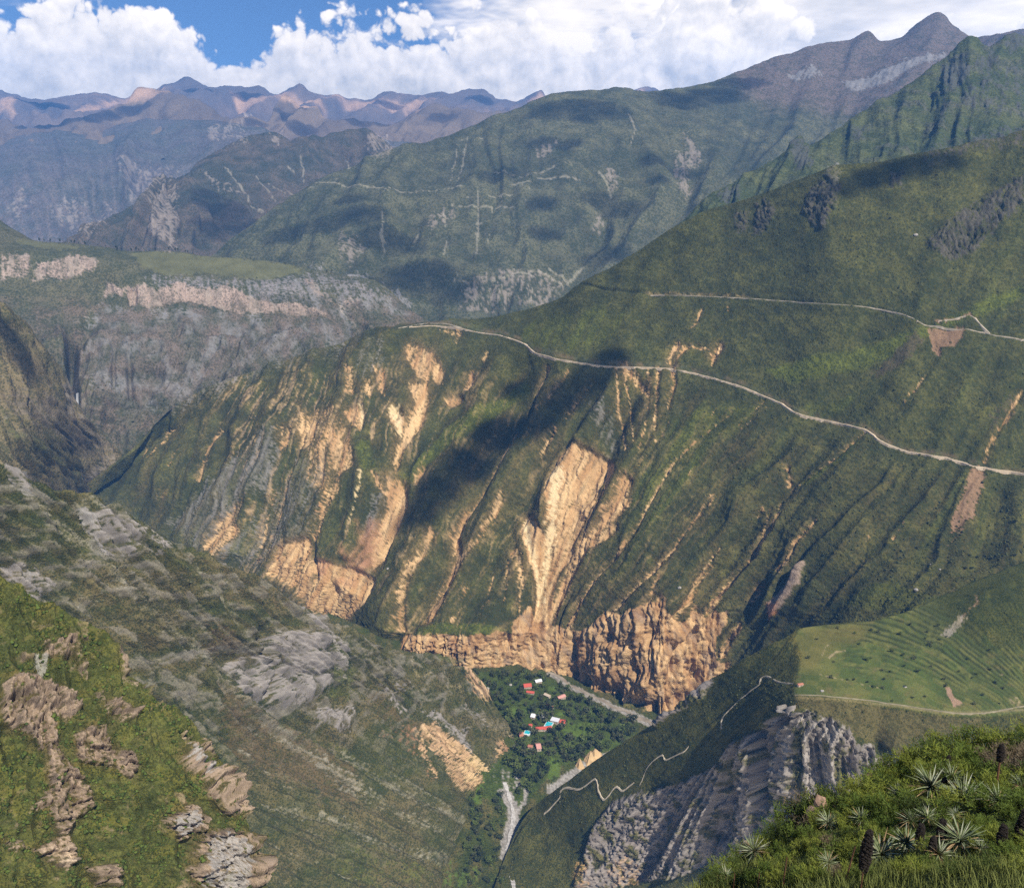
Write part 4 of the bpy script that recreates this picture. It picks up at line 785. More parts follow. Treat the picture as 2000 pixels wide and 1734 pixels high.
finish(c, 'valley_mountain', 'green_mountain', 1.7 * c.pm, 0.5, 0.6, 0.5, 'broad green mountain with pale trails rising to a bare summit')
fl = TPS([(1350, [(1420, 370), (1380, 450)]), (1500, [(1560, 280), (1500, 400)]), (1640, [(1660, 250), (1640, 390)]), (1780, [(1790, 170), (1760, 360)]), (1900, [(1880, 90), (1850, 340)]), (2010, [(2000, 90), (1990, 330)])])
c = green_layer('right_ridge', 'rocky', fl, ((48, 110), (10, 40), (3, 16)), '', C(0.055, 0.075, 0.028), C(0.080, 0.095, 0.035))
crag = sstep(0.0, 0.35, fbm(c.q1 / 48, c.q2 / 40, 4, 0.6, 83)) * (0.35 + 0.65 * sstep(1600, 1800, c.u)); c.d += c.pm * 9 * crag * (ridged(c.q1 / 16, c.q2 / 18, 3, 0.6, 81) - 0.35); c.col = lerp(c.col, C(0.085, 0.086, 0.074), 0.6 * crag)
finish(c, 'right_ridge', 'rocky_ridge_mountain', 1.7 * c.pm, 0.6, 0.6, 0.6, 'craggy green ridge behind the road mountain')

# --- plateau with the pale cliff
fl = TPS([(-40, [(0, 480), (0, 700)]), (90, [(100, 500), (110, 700), (140, 860)]), (220, [(220, 500), (190, 700), (160, 860)]), (300, [(300, 540), (290, 700), (220, 860)]), (420, [(420, 560), (420, 700), (330, 840)]), (540, [(540, 560), (550, 650), (470, 740)]), (680, [(680, 550), (740, 650)]), (800, [(740, 550), (850, 650)])])
c = green_layer('plateau', 'plateau', fl, ((80, 110), (16, 40), (4, 14)), '', C(0.075, 0.085, 0.042), C(0.10, 0.10, 0.05), fine=0.9)
c.d = c.d * (0.18 + 0.82 * sstep(600, 690, c.v)) + sstep(600, 660, c.v) * (55 * (ridged(c.q1 / 90, c.q2 / 120, 3, 0.5, 391) - 0.55) + 20 * fbm(c.u / 60, c.v / 22, 3, 0.55, 393))
gb = sstep(-0.45, 0.12, fbm(c.q1 / 34, c.q2 / 60, 4, 0.62, 73)); c.col = lerp(c.col, lerp(np.broadcast_to(C(0.072, 0.076, 0.042), c.col.shape), C(0.125, 0.102, 0.068), sstep(-0.3, 0.3, c.n30)), 0.85 * gb * sstep(570, 600, c.v)); c.veg = np.maximum(c.veg, gb * 0.8)
st = sstep(0.66, 0.9, ridged(c.s / 18, c.v / 120, 3, 0.6, 71)) * sstep(590, 640, c.v)
c.col = lerp(c.col, C(0.22, 0.185, 0.145), 0.2 * st)
mp = area(c, 'pink', 0.4) * sstep(640, 600, c.v)
c.d += mp * (9 * (ridged(c.u / 15, c.v / 260, 3, 0.55, 91) - 0.55) + 4 * (ridged(c.u / 6, c.v / 160, 2, 0.5, 93) - 0.5)); c.col = lerp(c.col, C(0.34, 0.27, 0.205) * (0.75 + 0.4 * ridged(c.u / 6, c.v / 70, 2, 0.5, 95))[..., None], mp * 0.8 * (0.45 + 0.55 * sstep(-0.3, 0.2, fbm(c.u / 16, c.v / 30, 3, 0.6, 97))))
mm = area(c, 'meadow', 0.25); c.col = lerp(c.col, C(0.120, 0.118, 0.050) * (1 + 0.3 * c.n30 + 0.2 * c.n9)[..., None], mm * 0.8); c.d *= (1 - 0.9 * mm); c.veg *= 1 - 0.8 * mm
gor = np.exp(-((c.u - 141 - 0.05 * (c.v - 700)) / 10.0) ** 2) * sstep(650, 680, c.v) * sstep(835, 800, c.v); c.d -= 130 * gor
gor = np.exp(-((c.u - 252 - 0.04 * (c.v - 700)) / 6.0) ** 2) * sstep(690, 720, c.v) * sstep(800, 770, c.v); c.d -= 26 * gor
gor = np.exp(-((c.u - 222) / 5.0) ** 2) * sstep(680, 720, c.v) * sstep(780, 750, c.v); c.d -= 22 * gor
gor = (np.exp(-((c.u - 262) / 5.0) ** 2) + np.exp(-((c.u - 253) / 3.0) ** 2)) * sstep(555, 570, c.v) * sstep(602, 590, c.v); c.d -= 26 * gor
finish(c, 'plateau', 'plateau_hill', 1.6 * c.pm, 0.6, 0.6, 0.35, 'plateau hill with a pale cliff band and a meadow on top')
fl = TPS([(0, [(0, 620), (60, 800), (160, 930)]), (80, [(60, 660), (120, 800), (190, 900)]), (150, [(110, 720), (160, 830), (215, 900)]), (-120, [(0, 760), (40, 860), (120, 950)]), (-220, [(0, 860), (60, 930)])])
c = green_layer('side_valley_slope', 'gorge', fl, ((32, 80), (16, 30), (6, 12)), '', C(0.130, 0.112, 0.088), C(0.105, 0.098, 0.068))
cover(c, 'brown', C(0.14, 0.115, 0.09), 0.5, 0.4, 0.8); cover(c, 'meadow', C(0.115, 0.125, 0.045), 0.5, 0.4, 0.8)
c.col = lerp(c.col, C(0.24, 0.20, 0.165), 0.4 * sstep(0.6, 0.85, ridged(c.s / 26, c.v / 150, 3, 0.6, 71)))
finish(c, 'side_valley_slope', 'gorge_hill', 1.6 * c.pm, 0.6, 0.6, 0.5, 'brownish slope falling into the side gorge')

# --- the mountain with the road
FLOW = TPS([(200, [(250, 890), (215, 960)]), (335, [(420, 780), (370, 880), (330, 1000)]), (445, [(560, 720), (490, 860), (430, 1040)]), (600, [(700, 690), (640, 850), (600, 1000), (545, 1120)]),
            (735, [(850, 660), (830, 760), (770, 880), (750, 980), (700, 1080), (640, 1180)]), (800, [(960, 670), (890, 800), (820, 940), (770, 1060), (700, 1180)]), (910, [(1060, 720), (1000, 850), (910, 1010), (875, 1110), (800, 1240)]),
            (1010, [(1180, 725), (1090, 870), (1010, 1000), (940, 1120), (880, 1240)]), (1115, [(1240, 730), (1180, 870), (1115, 1000), (1070, 1120), (1050, 1240)]), (1200, [(1330, 740), (1290, 850), (1210, 980), (1130, 1130), (1085, 1240)]),
            (1285, [(1440, 790), (1350, 910), (1260, 1050), (1180, 1160), (1110, 1240)]), (1370, [(1560, 820), (1430, 950), (1340, 1070), (1240, 1190)]), (1540, [(1700, 850), (1580, 970), (1510, 1080), (1440, 1180), (1350, 1270)]),
            (1690, [(1800, 900), (1700, 1010), (1610, 1110), (1530, 1210)]), (1880, [(1920, 920), (1870, 1030), (1840, 1110)]), (2000, [(2000, 940), (1990, 1050)]),
            (1130, [(1400, 420), (1330, 560), (1270, 690)]), (1260, [(1600, 350), (1510, 560), (1420, 730)]), (1400, [(1850, 310), (1740, 560), (1610, 800)]), (1640, [(2000, 400), (1880, 700), (1790, 870)]), (905, [(1130, 570), (1070, 690)])], lam=1e-2)
c = start('road_mountain', FLOW, 3.0)
s, u, v = c.s, c.u, c.v
ROAD_U = [760, 800, 850, 890, 930, 975, 1005, 1030, 1045, 1100, 1180, 1240, 1300, 1345, 1400, 1450, 1500, 1530, 1550, 1580, 1640, 1690, 1703, 1715, 1740, 1770, 1850, 1900, 1950, 2040]
ROAD_V = [643, 639, 636, 640, 649, 655, 664, 674, 690, 704, 715, 717, 719, 727, 741, 755, 777, 789, 805, 814, 827, 838, 848, 858, 871, 882, 894, 910, 918, 932]
rv = np.interp(u, ROAD_U, ROAD_V)
below = sstep(-8, 70, v - rv) * 0.85 + 0.15
below = np.where(u < 760, 0.9, below)
sw = s + 14 * fbm(u / 90, v / 90, 2, 0.5, 77)
left = sstep(760, 560, u)
g1 = ridged(sw / 118 + 0.25 * fbm(u / 200, v / 200, 2, 0.5, 5), v / 900, 2, 0.45, 3, soft=0.004); g2 = 1.2 - ridged(sw / 40, v / 300, 2, 0.45, 13, soft=0.006); g3 = 0.6 + 0.8 * fbm(sw / 13, v / 120, 3, 0.55, 23)
low = sstep(760, 1000, v)
amp2 = 0.35 + 0.9 * sstep(-0.3, 0.4, fbm(u / 140, v / 140, 2, 0.5, 79)); rt = sstep(1400, 1700, u)
c.d += (50 * (g1 - 0.6) * (1 - 0.35 * rt) + (12 + 10 * left) * amp2 * (g2 - 0.6) * (0.5 + 0.5 * low) * (1 - 0.5 * rt) + (2.6 + 4.0 * left) * amp2 * (g3 - 0.6) * (1 - 0.5 * rt)) * below + 4.5 * c.n30 + 2.2 * c.n9
crg = sstep(0.18, 0.42, fbm(c.q1 / 50, c.q2 / 40, 4, 0.6, 85)) * sstep(1500, 1750, u) * sstep(560, 420, v); c.d += 7 * crg * (ridged(c.q1 / 13, c.q2 / 14, 3, 0.6, 87) - 0.4)
c.d += (1 - below) * 26 * (ridged(sw / 150, v / 700, 2, 0.45, 33, soft=0.02) - 0.6)
t = sstep(-0.35, 0.45, c.n120 * 0.8 + 0.6 * c.n30)
c.col[:] = lerp(np.broadcast_to(C(0.050, 0.054, 0.028), c.col.shape), C(0.082, 0.084, 0.040), t)
streak = fbm(sw / 26, v / 260, 4, 0.6, 101)
c.col = lerp(c.col, C(0.120, 0.098, 0.056), sstep(-0.12, 0.4, streak) * 0.75 * below * (0.5 + 0.5 * sstep(1500, 1000, u)))
c.col = lerp(c.col, C(0.074, 0.088, 0.032), 0.6 * sstep(0.1, 0.5, fbm(sw / 45, v / 400, 3, 0.5, 111)))
c.col = lerp(c.col, C(0.064, 0.074, 0.030), 0.5 * (1 - below))
c.col = lerp(c.col, C(0.105, 0.108, 0.040), 0.55 * sstep(0.12, 0.45, fbm(c.q1 / 70, c.q2 / 40, 4, 0.6, 371)))
c.col = lerp(c.col, C(0.096, 0.118, 0.030), 0.9 * sstep(0.25, 0.8, look(M['fresh'], c.uw, c.vw) + 0.45 * fbm(sw / 20, v / 160, 3, 0.6, 377)))  # grass lightened by colour along the sunlit bands
c.col = lerp(c.col, C(0.030, 0.038, 0.016), 0.65 * sstep(0.22, 0.42, fbm(c.q1 / 11, c.q2 / 9, 3, 0.6, 411)) * sstep(-0.3, 0.3, fbm(c.q1 / 90, c.q2 / 60, 3, 0.55, 413)))
c.col *= (1 + 0.42 * c.n9 + 0.40 * c.n30 + 0.2 * c.n120 + 0.25 * gnoise(c.q1 / 8, c.q2 / 3.2, 373))[..., None]
halo = smooth_field(M['tan'], 9); c.col = lerp(c.col, C(0.135, 0.105, 0.058), 0.75 * sstep(0.03, 0.45, look(halo, u, v)))
zone = np.clip(sstep(1560, 1150, u) * 0.55 + 0.45 * sstep(900, 700, u), 0, 1) * sstep(20, 130, v - rv) * sstep(330, 480, u)
scr = sstep(0.70, 0.93, ridged((sw + 5 * c.n30) / 15, v / 260, 2, 0.55, 121, soft=0.0) + 0.30 * c.n30 + 0.16 * c.n9) * zone * sstep(-0.25, 0.25, fbm(u / 110, v / 150, 3, 0.55, 123) + 0.12)
c.col = lerp(c.col, lerp(np.broadcast_to(C(0.23, 0.165, 0.10), c.col.shape), C(0.44, 0.30, 0.155), sstep(-0.2, 0.3, c.n9)), scr * 0.85); c.veg *= 1 - 0.8 * scr; c.d -= 3 * scr
gs = sstep(-0.25, 0.3, fbm(sw / 12, v / 120, 4, 0.65, 305)); m = area(c, 'grey', 0.8) * (0.25 + 0.75 * gs); c.col = lerp(c.col, C(0.185, 0.172, 0.160) * (1 + 0.35 * c.n9)[..., None], 0.85 * m); c.veg *= 1 - 0.7 * m; c.col = lerp(c.col, C(0.15, 0.12, 0.085), 0.6 * look(M['grey'], u, v) * sstep(0.05, 0.4, fbm(sw / 18, v / 160, 3, 0.6, 307)))
m = look(M['grey'], u, v); c.d += m * (9 * (ridged(sw / 14, v / 150, 3, 0.6, 131) - 0.6)) * below
cover(c, 'brown', C(0.085, 0.070, 0.050), 0.6, 0.6, 0.8)
rk = ridged(u / 11 + 2 * c.n30, v / 42, 4, 0.6, 143); mk = look(M['dark'], u, v); m = area(c, 'dark', 1.2) * (0.2 + 0.8 * sstep(0.36, 0.58, rk)); c.col = lerp(c.col, C(0.052, 0.048, 0.040) * (1 + 0.3 * c.n9)[..., None], 0.9 * m); c.veg *= 1 - 0.7 * m; c.d += mk * 18 * (rk - 0.45); c.d += mk * (5 * (ridged(c.q1 / 15, c.q2 / 34, 3, 0.6, 141) - 0.45)); c.col = lerp(c.col, C(0.13, 0.115, 0.095), m * 0.5 * sstep(0.55, 0.85, ridged(c.q1 / 11, c.q2 / 26, 2, 0.6, 145)))
ml = look(M['tan'], u, v)
tone = fbm(sw / 16, v / 130, 3, 0.6, 151)
TANV = lerp(np.broadcast_to(C(0.40, 0.225, 0.095), c.col.shape), C(0.60, 0.40, 0.195), sstep(-0.4, 0.4, tone))
tb = look(smooth_field(M['tan'], 4), u, v); c.d -= 9 * sstep(0.05, 0.6, tb)
m = sstep(0.10, 0.75, tb + 0.55 * c.hatch) * sstep(0.01, 0.12, tb); c.col = lerp(c.col, C(0.235, 0.165, 0.09), 0.6 * m); c.veg *= 1 - 0.5 * m
fs = fbm(sw / 4.5, v / 46, 3, 0.65, 375); tm = look(M['tan'], c.uw, c.vw) * 0.86; m = sstep(0.36, 0.66, tm + 0.62 * (0.75 * c.hatch + 1.1 * fs)) * sstep(0.03, 0.14, tm) * 0.95
TANV = lerp(TANV, C(0.16, 0.12, 0.065), 0.7 * sstep(0.15, 0.5, fbm(sw / 9, v / 70, 3, 0.65, 153)))
c.col = lerp(c.col, TANV, m); c.veg *= 1 - m; c.d -= 4.0 * ml + 6.0 * look(M['pale'], u, v)
ur = u + 5 * c.n30; c.d += m * (8.0 * (ridged(ur / 9 + 0.25 * v / 9, v / 110, 3, 0.6, 161, soft=0.0) - 0.6) + 13 * (ridged(ur / 24 + 0.2 * v / 24, v / 240, 2, 0.6, 163, soft=0.0) - 0.6) + 4 * fbm(c.q1 / 12, c.q2 / 12, 3, 0.6, 165)); rl = sstep(0.74, 0.96, ridged(ur / 9 + 0.25 * v / 9, v / 110, 2, 0.6, 167, soft=0.0)); c.col = lerp(c.col, C(0.24, 0.145, 0.07), 0.55 * m * rl)
cover(c, 'pale', C(0.64, 0.49, 0.27), 0.5, 0, 0.8); cover(c, 'soil', SOIL, 0.5, 0.1, 0.9, 3.0)
mc = area(c, 'cliff', 0.35); c.veg *= 1 - mc
strat = 0.5 + 0.5 * fbm(u / 120, v / 9, 3, 0.5, 171)
CLF = lerp(np.broadcast_to(C(0.33, 0.185, 0.080), c.col.shape), C(0.53, 0.345, 0.165), sstep(-0.3, 0.35, fbm(u / 22, v / 60, 4, 0.6, 181)))
CLF = lerp(CLF, C(0.26, 0.14, 0.07), 0.6 * sstep(0.1, 0.5, fbm(c.q1 / 30, c.q2 / 30, 3, 0.6, 191)))
CLF = lerp(CLF, C(0.22, 0.165, 0.12), 0.55 * sstep(0.05, 0.4, fbm(c.q1 / 16, c.q2 / 34, 4, 0.65, 193))); CLF = lerp(CLF, C(0.50, 0.37, 0.22), 0.5 * sstep(0.2, 0.5, fbm(u / 9, v / 50, 3, 0.6, 195)))
c.col = lerp(c.col, CLF * (0.70 + 0.6 * strat)[..., None], mc)
mcl = look(M['cliff'], u, v) * sstep(1500, 1350, u); uc0 = u + 6 * c.n30
uc = u + 9 * fbm(u / 30, v / 30, 2, 0.5, 195)
big = sstep(1060, 1160, u)
bed = fbm(u / 90, v / 7, 3, 0.6, 361); jag = ridged((u + 6 * c.n30) / 17, v / 85, 4, 0.62, 363, soft=0.0)
vb_ = np.interp(u, [770, 850, 930, 1000, 1090, 1150, 1200, 1290, 1350, 1400], [1268, 1288, 1308, 1306, 1320, 1350, 1376, 1412, 1385, 1350]); rec = np.exp(-((v - vb_ + 16) / 16.0) ** 2) * sstep(1080, 1120, u) * sstep(-0.35, 0.15, fbm(u / 24, u * 0, 3, 0.6, 381)); c.d -= 20 * rec
crk = sstep(0.80, 0.97, ridged(uc0 / 20, v / 220, 2, 0.5, 383, soft=0.0)); c.d -= mcl * 10 * crk
c.d += mcl * (1.6 * bed + 11 * (jag - 0.55))
c.d += mcl * ((7 + 9 * big) * (ridged(uc / 46, v / 190, 3, 0.55, 201, soft=0.0) - 0.6) + (6 + 5 * big) * (ridged(uc / 15, v / 110, 3, 0.7, 211, soft=0.0) - 0.6) + 1.6 * gnoise(c.q1 / 6, c.q2 / 7, 217) + 5 * fbm(c.q1 / 24, c.q2 / 16, 3, 0.6, 215))
mr_ = sstep(0.1, 0.9, look(M['rust'], u + 14 * c.n30 + 8 * fbm(sw / 9, v / 50, 3, 0.6, 301), v + 14 * c.n30)) * (0.45 + 0.55 * sstep(-0.3, 0.25, fbm(sw / 8, v / 40, 3, 0.6, 303))); c.col = lerp(c.col, C(0.40, 0.20, 0.105) * (1 + 0.3 * c.n9)[..., None], 0.85 * mr_); c.veg *= 1 - mr_
m = cover(c, 'pink', C(0.27, 0.20, 0.155), 0.2, 0.15, 0.95); mr_ = look(M['rust'], u, v) * sstep(1450, 1480, u); c.col = lerp(c.col, C(0.48, 0.22, 0.12), 0.8 * mr_)
c.d += 10 * look(M['pink'], u, v)
# caves and overhangs in the red nose of the cliffs
for (cx, cy, wx, wy, dd) in ((608, 1078, 8, 22, 26), (612, 1120, 6, 18, 20), (643, 1148, 9, 20, 24), (668, 1096, 16, 7, 16), (1312, 1262, 15, 12, 24), (1195, 1245, 11, 10, 18), (1318, 1305, 8, 24, 22), (1355, 1330, 10, 20, 24), (1150, 1335, 20, 14, 14), (1190, 1352, 12, 14, 16), (1236, 1372, 12, 18, 16), (1120, 1270, 7, 25, 14)):
    c.d -= dd * np.exp(-((u - cx) / wx) ** 2 - ((v - cy) / wy) ** 2)
md_ = area(c, 'meadow', 0.4) * sstep(1100, 1130, v); c.col = lerp(c.col, C(0.085, 0.10, 0.03), 0.6 * md_)
# road cut
rd = np.exp(-((v - rv + 4) / 5.0) ** 2) * (u > 756); c.col = lerp(c.col, C(0.17, 0.115, 0.07), 0.55 * rd * sstep(-0.2, 0.3, fbm(u / 30, v / 30, 2, 0.5, 221))); c.veg *= 1 - 0.7 * rd
CAN_U = [1120, 1140, 1180, 1230, 1270, 1330, 1400, 1500, 1600, 1700, 1760, 1785, 1805, 1850, 1900, 1940, 2040]; CAN_V = [556, 557, 567, 573, 577, 577, 580, 586, 593, 600, 612, 624, 634, 642, 646, 655, 668]
cv = np.interp(u, CAN_U, CAN_V); cd = np.exp(-((v - cv) / 3.0) ** 2) * (u > 1120); c.d -= 4 * cd
c.col = lerp(c.col, C(0.28, 0.22, 0.16), 0.75 * np.exp(-((v - cv + 2) / 3.0) ** 2) * sstep(1250, 1275, u) * sstep(1480, 1440, u) * sstep(-0.3, 0.2, c.n9)); c.col = lerp(c.col, C(0.035, 0.04, 0.018), 0.8 * np.exp(-((v - cv + 2) / 2.5) ** 2) * sstep(1250, 1230, u) * (u > 1120))
c.col = lerp(c.col, c.col * 0.92, np.clip(c.veg, 0, 1))
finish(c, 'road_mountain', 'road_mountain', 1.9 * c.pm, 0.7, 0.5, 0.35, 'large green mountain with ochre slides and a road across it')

# --- left ridge
fl = TPS([(0, [(0, 950), (150, 1070), (330, 1230), (480, 1370), (700, 1500), (900, 1620)]), (130, [(150, 970), (230, 1080), (400, 1240), (600, 1390), (800, 1510), (900, 1580)]), (260, [(330, 1060), (430, 1200), (560, 1310), (740, 1430), (920, 1550)]), (420, [(520, 1150), (640, 1280), (780, 1400), (940, 1530)]), (560, [(700, 1240), (800, 1340), (960, 1490)]), (680, [(860, 1290), (930, 1400), (990, 1470)]), (-200, [(0, 1120), (200, 1290), (480, 1500), (800, 1650)]), (-420, [(200, 1450), (500, 1640), (700, 1740)])], lam=1e-2)
c = start('left_ridge', fl, 4.0); s, u, v = c.s, c.u, c.v
sw = s + 10 * fbm(u / 80, v / 80, 2, 0.5, 77)
g1 = ridged(sw / 85, (u + v) / 800, 3, 0.5, 3); g2 = ridged(sw / 26, (u + v) / 420, 3, 0.5, 13)
low = sstep(1380, 1560, v + 0.1 * (u - 500))
g3 = ridged(sw / 9, (u + v) / 160, 2, 0.55, 23); rib = ridged(c.q1 / 70 + 0.3 * sw / 70, c.q2 / 90, 4, 0.58, 401); c.d += (48 * (g1 - 0.6) + 18 * (g2 - 0.6) + 3.5 * (g3 - 0.6) + 10 * (rib - 0.55)) * (1 - 0.66 * low) + (7 - 4 * low) * c.n30 + 2.0 * c.n9
t = sstep(-0.35, 0.4, c.n120 + 0.6 * c.n30)
c.col[:] = lerp(np.broadcast_to(C(0.060, 0.068, 0.032), c.col.shape), C(0.106, 0.094, 0.060), t)
c.col = lerp(c.col, C(0.165, 0.145, 0.112), 0.5 * sstep(0.05, 0.5, fbm(sw / 13, (u + v) / 200, 4, 0.65, 101))); c.col = lerp(c.col, C(0.056, 0.066, 0.024), 0.6 * sstep(0.1, 0.45, fbm(c.q1 / 45, c.q2 / 45, 4, 0.6, 313)))
c.col *= (1 + 0.3 * c.n9)[..., None]
oc = np.maximum(sstep(0.12, 0.34, fbm(c.q1 / 60, c.q2 / 40, 5, 0.62, 103)), 0.8 * sstep(0.73, 0.86, rib + 0.2 * c.n9)) * (1 - 0.8 * low); c.col = lerp(c.col, C(0.20, 0.18, 0.155) * (1 + 0.3 * c.n9)[..., None], 0.7 * oc); c.veg *= 1 - 0.7 * oc; c.d += oc * 6 * (ridged(c.q1 / 22, c.q2 / 40, 4, 0.6, 105) - 0.45)
cover(c, 'brown', C(0.115, 0.085, 0.055), 0.5, 0.7, 0.7); cover(c, 'meadow', C(0.085, 0.098, 0.032), 0.6, 0.8, 0.75)
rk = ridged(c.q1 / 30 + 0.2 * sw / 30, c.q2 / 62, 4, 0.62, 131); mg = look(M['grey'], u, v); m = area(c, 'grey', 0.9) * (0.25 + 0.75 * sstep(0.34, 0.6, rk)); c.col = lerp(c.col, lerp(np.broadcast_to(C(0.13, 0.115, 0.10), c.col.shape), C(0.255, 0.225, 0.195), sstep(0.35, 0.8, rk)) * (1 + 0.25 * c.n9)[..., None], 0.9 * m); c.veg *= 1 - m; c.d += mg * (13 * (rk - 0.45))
c.d += 14 * look(M['grey'], u, v) * sstep(400, 480, u) * sstep(760, 700, u)
m = area(c, 'scree', 0.9) * (0.35 + 0.65 * sstep(-0.2, 0.3, fbm(sw / 8, (u + v) / 120, 3, 0.6, 311))); c.col = lerp(c.col, C(0.25, 0.235, 0.205) * (1 + 0.3 * c.n9)[..., None], 0.75 * m); c.veg *= 1 - 0.4 * m; c.d -= 5 * look(smooth_field(M['scree'], 4), u, v)
tone = fbm(sw / 12, (u + v) / 120, 3, 0.6, 151); m = area(c, 'tan', 1.0) * (0.5 + 0.5 * sstep(-0.3, 0.1, fbm(sw / 7, (u + v) / 70, 3, 0.6, 155))); c.col = lerp(c.col, lerp(np.broadcast_to(C(0.36, 0.22, 0.12), c.col.shape), C(0.56, 0.38, 0.21), sstep(-0.4, 0.4, tone)), m); c.veg *= 1 - m
c.d += look(M['tan'], u, v) * (12 * (ridged(sw / 13, (u + v) / 160, 3, 0.6, 161) - 0.6) + 4 * c.n9); cover(c, 'pale', PALE, 0.5, 0, 0.7); cover(c, 'rust', C(0.30, 0.15, 0.08), 0.6, 0, 0.6)
cr_ = np.exp(-((u - (512 + 0.02 * (v - 1250))) / 5.0) ** 2) * sstep(1215, 1245, v) * sstep(1372, 1350, v); c.d -= 26 * cr_
# zigzag foot trail
tr = new_mask(); stroke(tr, J_((430, 400), (450, 440), (470, 480), (490, 495), (560, 470), (580, 490), (590, 550), (640, 550), (690, 540), (710, 570), (730, 640)), 2.2, 2.2); stroke(tr, J_((730, 640), (780, 690), (850, 760), (950, 790), (1000, 830)), 2, 2, 0.6); stroke(tr, J_((50, 290), (70, 250), (20, 210)), 2, 2, 0.6); stroke(tr, J_((860, 800), (910, 790), (960, 800), (990, 770), (960, 700), (930, 650)), 1.8, 1.8, 0.6)
c.col = lerp(c.col, C(0.30, 0.26, 0.20), 0.8 * look(tr, u, v))
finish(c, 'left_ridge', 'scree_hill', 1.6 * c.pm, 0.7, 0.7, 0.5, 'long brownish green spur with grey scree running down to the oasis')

# --- shelf with terraces and the grey cliff
fl = TPS([(0, [(1540, 1250), (1400, 1345), (1250, 1440), (1100, 1545)]), (40, [(1540, 1310), (1400, 1410), (1250, 1500), (1080, 1600)]), (80, [(1300, 1560), (1180, 1660), (1100, 1734)]), (130, [(1370, 1510), (1290, 1630), (1220, 1734)]), (210, [(1440, 1450), (1390, 1590), (1330, 1734)]), (300, [(1510, 1400), (1485, 1530), (1440, 1734)]), (390, [(1590, 1410), (1588, 1550), (1560, 1734)]), (480, [(1660, 1430), (1665, 1560), (1640, 1700)]), (580, [(1760, 1450), (1760, 1600)]), (700, [(1900, 1450), (1900, 1600)])], lam=1e-2)
c = start('shelf', fl, 3.0); s, u, v = c.s, c.u, c.v
rim = np.interp(u, [1500, 1562, 1620, 1680, 1750, 1830, 1900, 2060], [1360, 1364, 1366, 1372, 1380, 1392, 1394, 1384])
flat = sstep(1548, 1566, u + 0.02 * (v - 1300)) * sstep(6, -4, v - rim)
sw = s + 6 * fbm(u / 60, v / 60, 2, 0.5, 77)
c.d += (1 - flat) * (4 * (ridged(sw / 30, (u - v) / 500, 3, 0.5, 3) - 0.6) + 2.2 * c.n30 + 1.1 * c.n9)
t = sstep(-0.35, 0.4, c.n120 + 0.6 * c.n30)
c.col[:] = lerp(np.broadcast_to(C(0.056, 0.060, 0.026), c.col.shape), C(0.088, 0.090, 0.038), t); c.col *= (1 + 0.3 * c.n9)[..., None]
cover(c, 'brown', C(0.105, 0.092, 0.045), 0.4, 0.6, 0.9)
mc = area(c, 'cliff', 0.45); mcr = look(M['cliff'], u, v)
fl1 = ridged(sw / 62, v / 700, 2, 0.5, 201); fl2 = ridged(sw / 23, v / 330, 3, 0.6, 211); fl3 = ridged(sw / 9, v / 200, 2, 0.6, 221)
jag = ridged(c.q1 / 20 + 0.3 * sw / 20, c.q2 / 30, 4, 0.62, 341); led = fbm(u / 70, v / 12, 3, 0.6, 343)
c.d += mcr * (40 * (fl1 - 0.6) + 14 * (fl2 - 0.6) + 3 * (fl3 - 0.6) + 13 * (jag - 0.55) + 5.0 * led + 3.5 * c.n9)
CL2 = lerp(np.broadcast_to(C(0.130, 0.112, 0.094), c.col.shape), C(0.305, 0.268, 0.225), sstep(-0.35, 0.4, fbm(sw / 14, v / 220, 4, 0.6, 231)))
CL2 = lerp(CL2, C(0.24, 0.20, 0.17), 0.6 * sstep(0.0, 0.4, fbm(sw / 50, v / 300, 2, 0.6, 241)))
vegc = sstep(-0.06, 0.22, fbm(c.q1 / 26, c.q2 / 40, 4, 0.65, 251) - 0.55 * (fl2 - 0.55))
c.col = lerp(c.col, CL2, mc * (1 - 0.8 * vegc)); c.veg *= 1 - mc * (1 - vegc); c.d += 2.5 * mcr * vegc
m = area(c, 'tan', 0.5) * sstep(1600, 1660, v); c.col = lerp(c.col, C(0.36, 0.25, 0.16), m)
for (cx, cy, wx, wy, dd) in ((1508, 1415, 12, 20, 22), (1650, 1500, 16, 40, 22), (1530, 1520, 16, 40, 14), (1430, 1545, 22, 40, 20), (1420, 1620, 24, 40, 18), (1720, 1470, 16, 50, 16)):
    c.d -= dd * np.exp(-((u - cx) / wx) ** 2 - ((v - cy) / wy) ** 2)
# terraces
edge = np.interp(v, [1200, 1225, 1245, 1280, 1310, 1340, 1370], [1562, 1564, 1552, 1562, 1560, 1548, 1550]) + 10 * c.n30 + 4 * c.n9
mt = look(M['meadow'], c.u + 6 * c.n30, c.v + 3 * c.n30) * sstep(-3, 5, u - edge)
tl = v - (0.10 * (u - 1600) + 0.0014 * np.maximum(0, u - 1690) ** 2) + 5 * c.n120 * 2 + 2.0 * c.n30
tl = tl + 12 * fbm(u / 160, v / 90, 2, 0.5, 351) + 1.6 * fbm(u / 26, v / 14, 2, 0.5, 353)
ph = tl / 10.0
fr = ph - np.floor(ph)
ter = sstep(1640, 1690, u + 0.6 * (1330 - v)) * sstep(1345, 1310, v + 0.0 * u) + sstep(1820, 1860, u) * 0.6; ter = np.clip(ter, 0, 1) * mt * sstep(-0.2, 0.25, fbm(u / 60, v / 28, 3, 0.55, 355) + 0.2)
c.col = lerp(c.col, lerp(np.broadcast_to(C(0.075, 0.094, 0.026), c.col.shape), C(0.130, 0.135, 0.036), sstep(-0.3, 0.4, c.n30 + 0.6 * c.n120)), 0.9 * mt); c.veg = c.veg * (1 - 0.75 * mt)
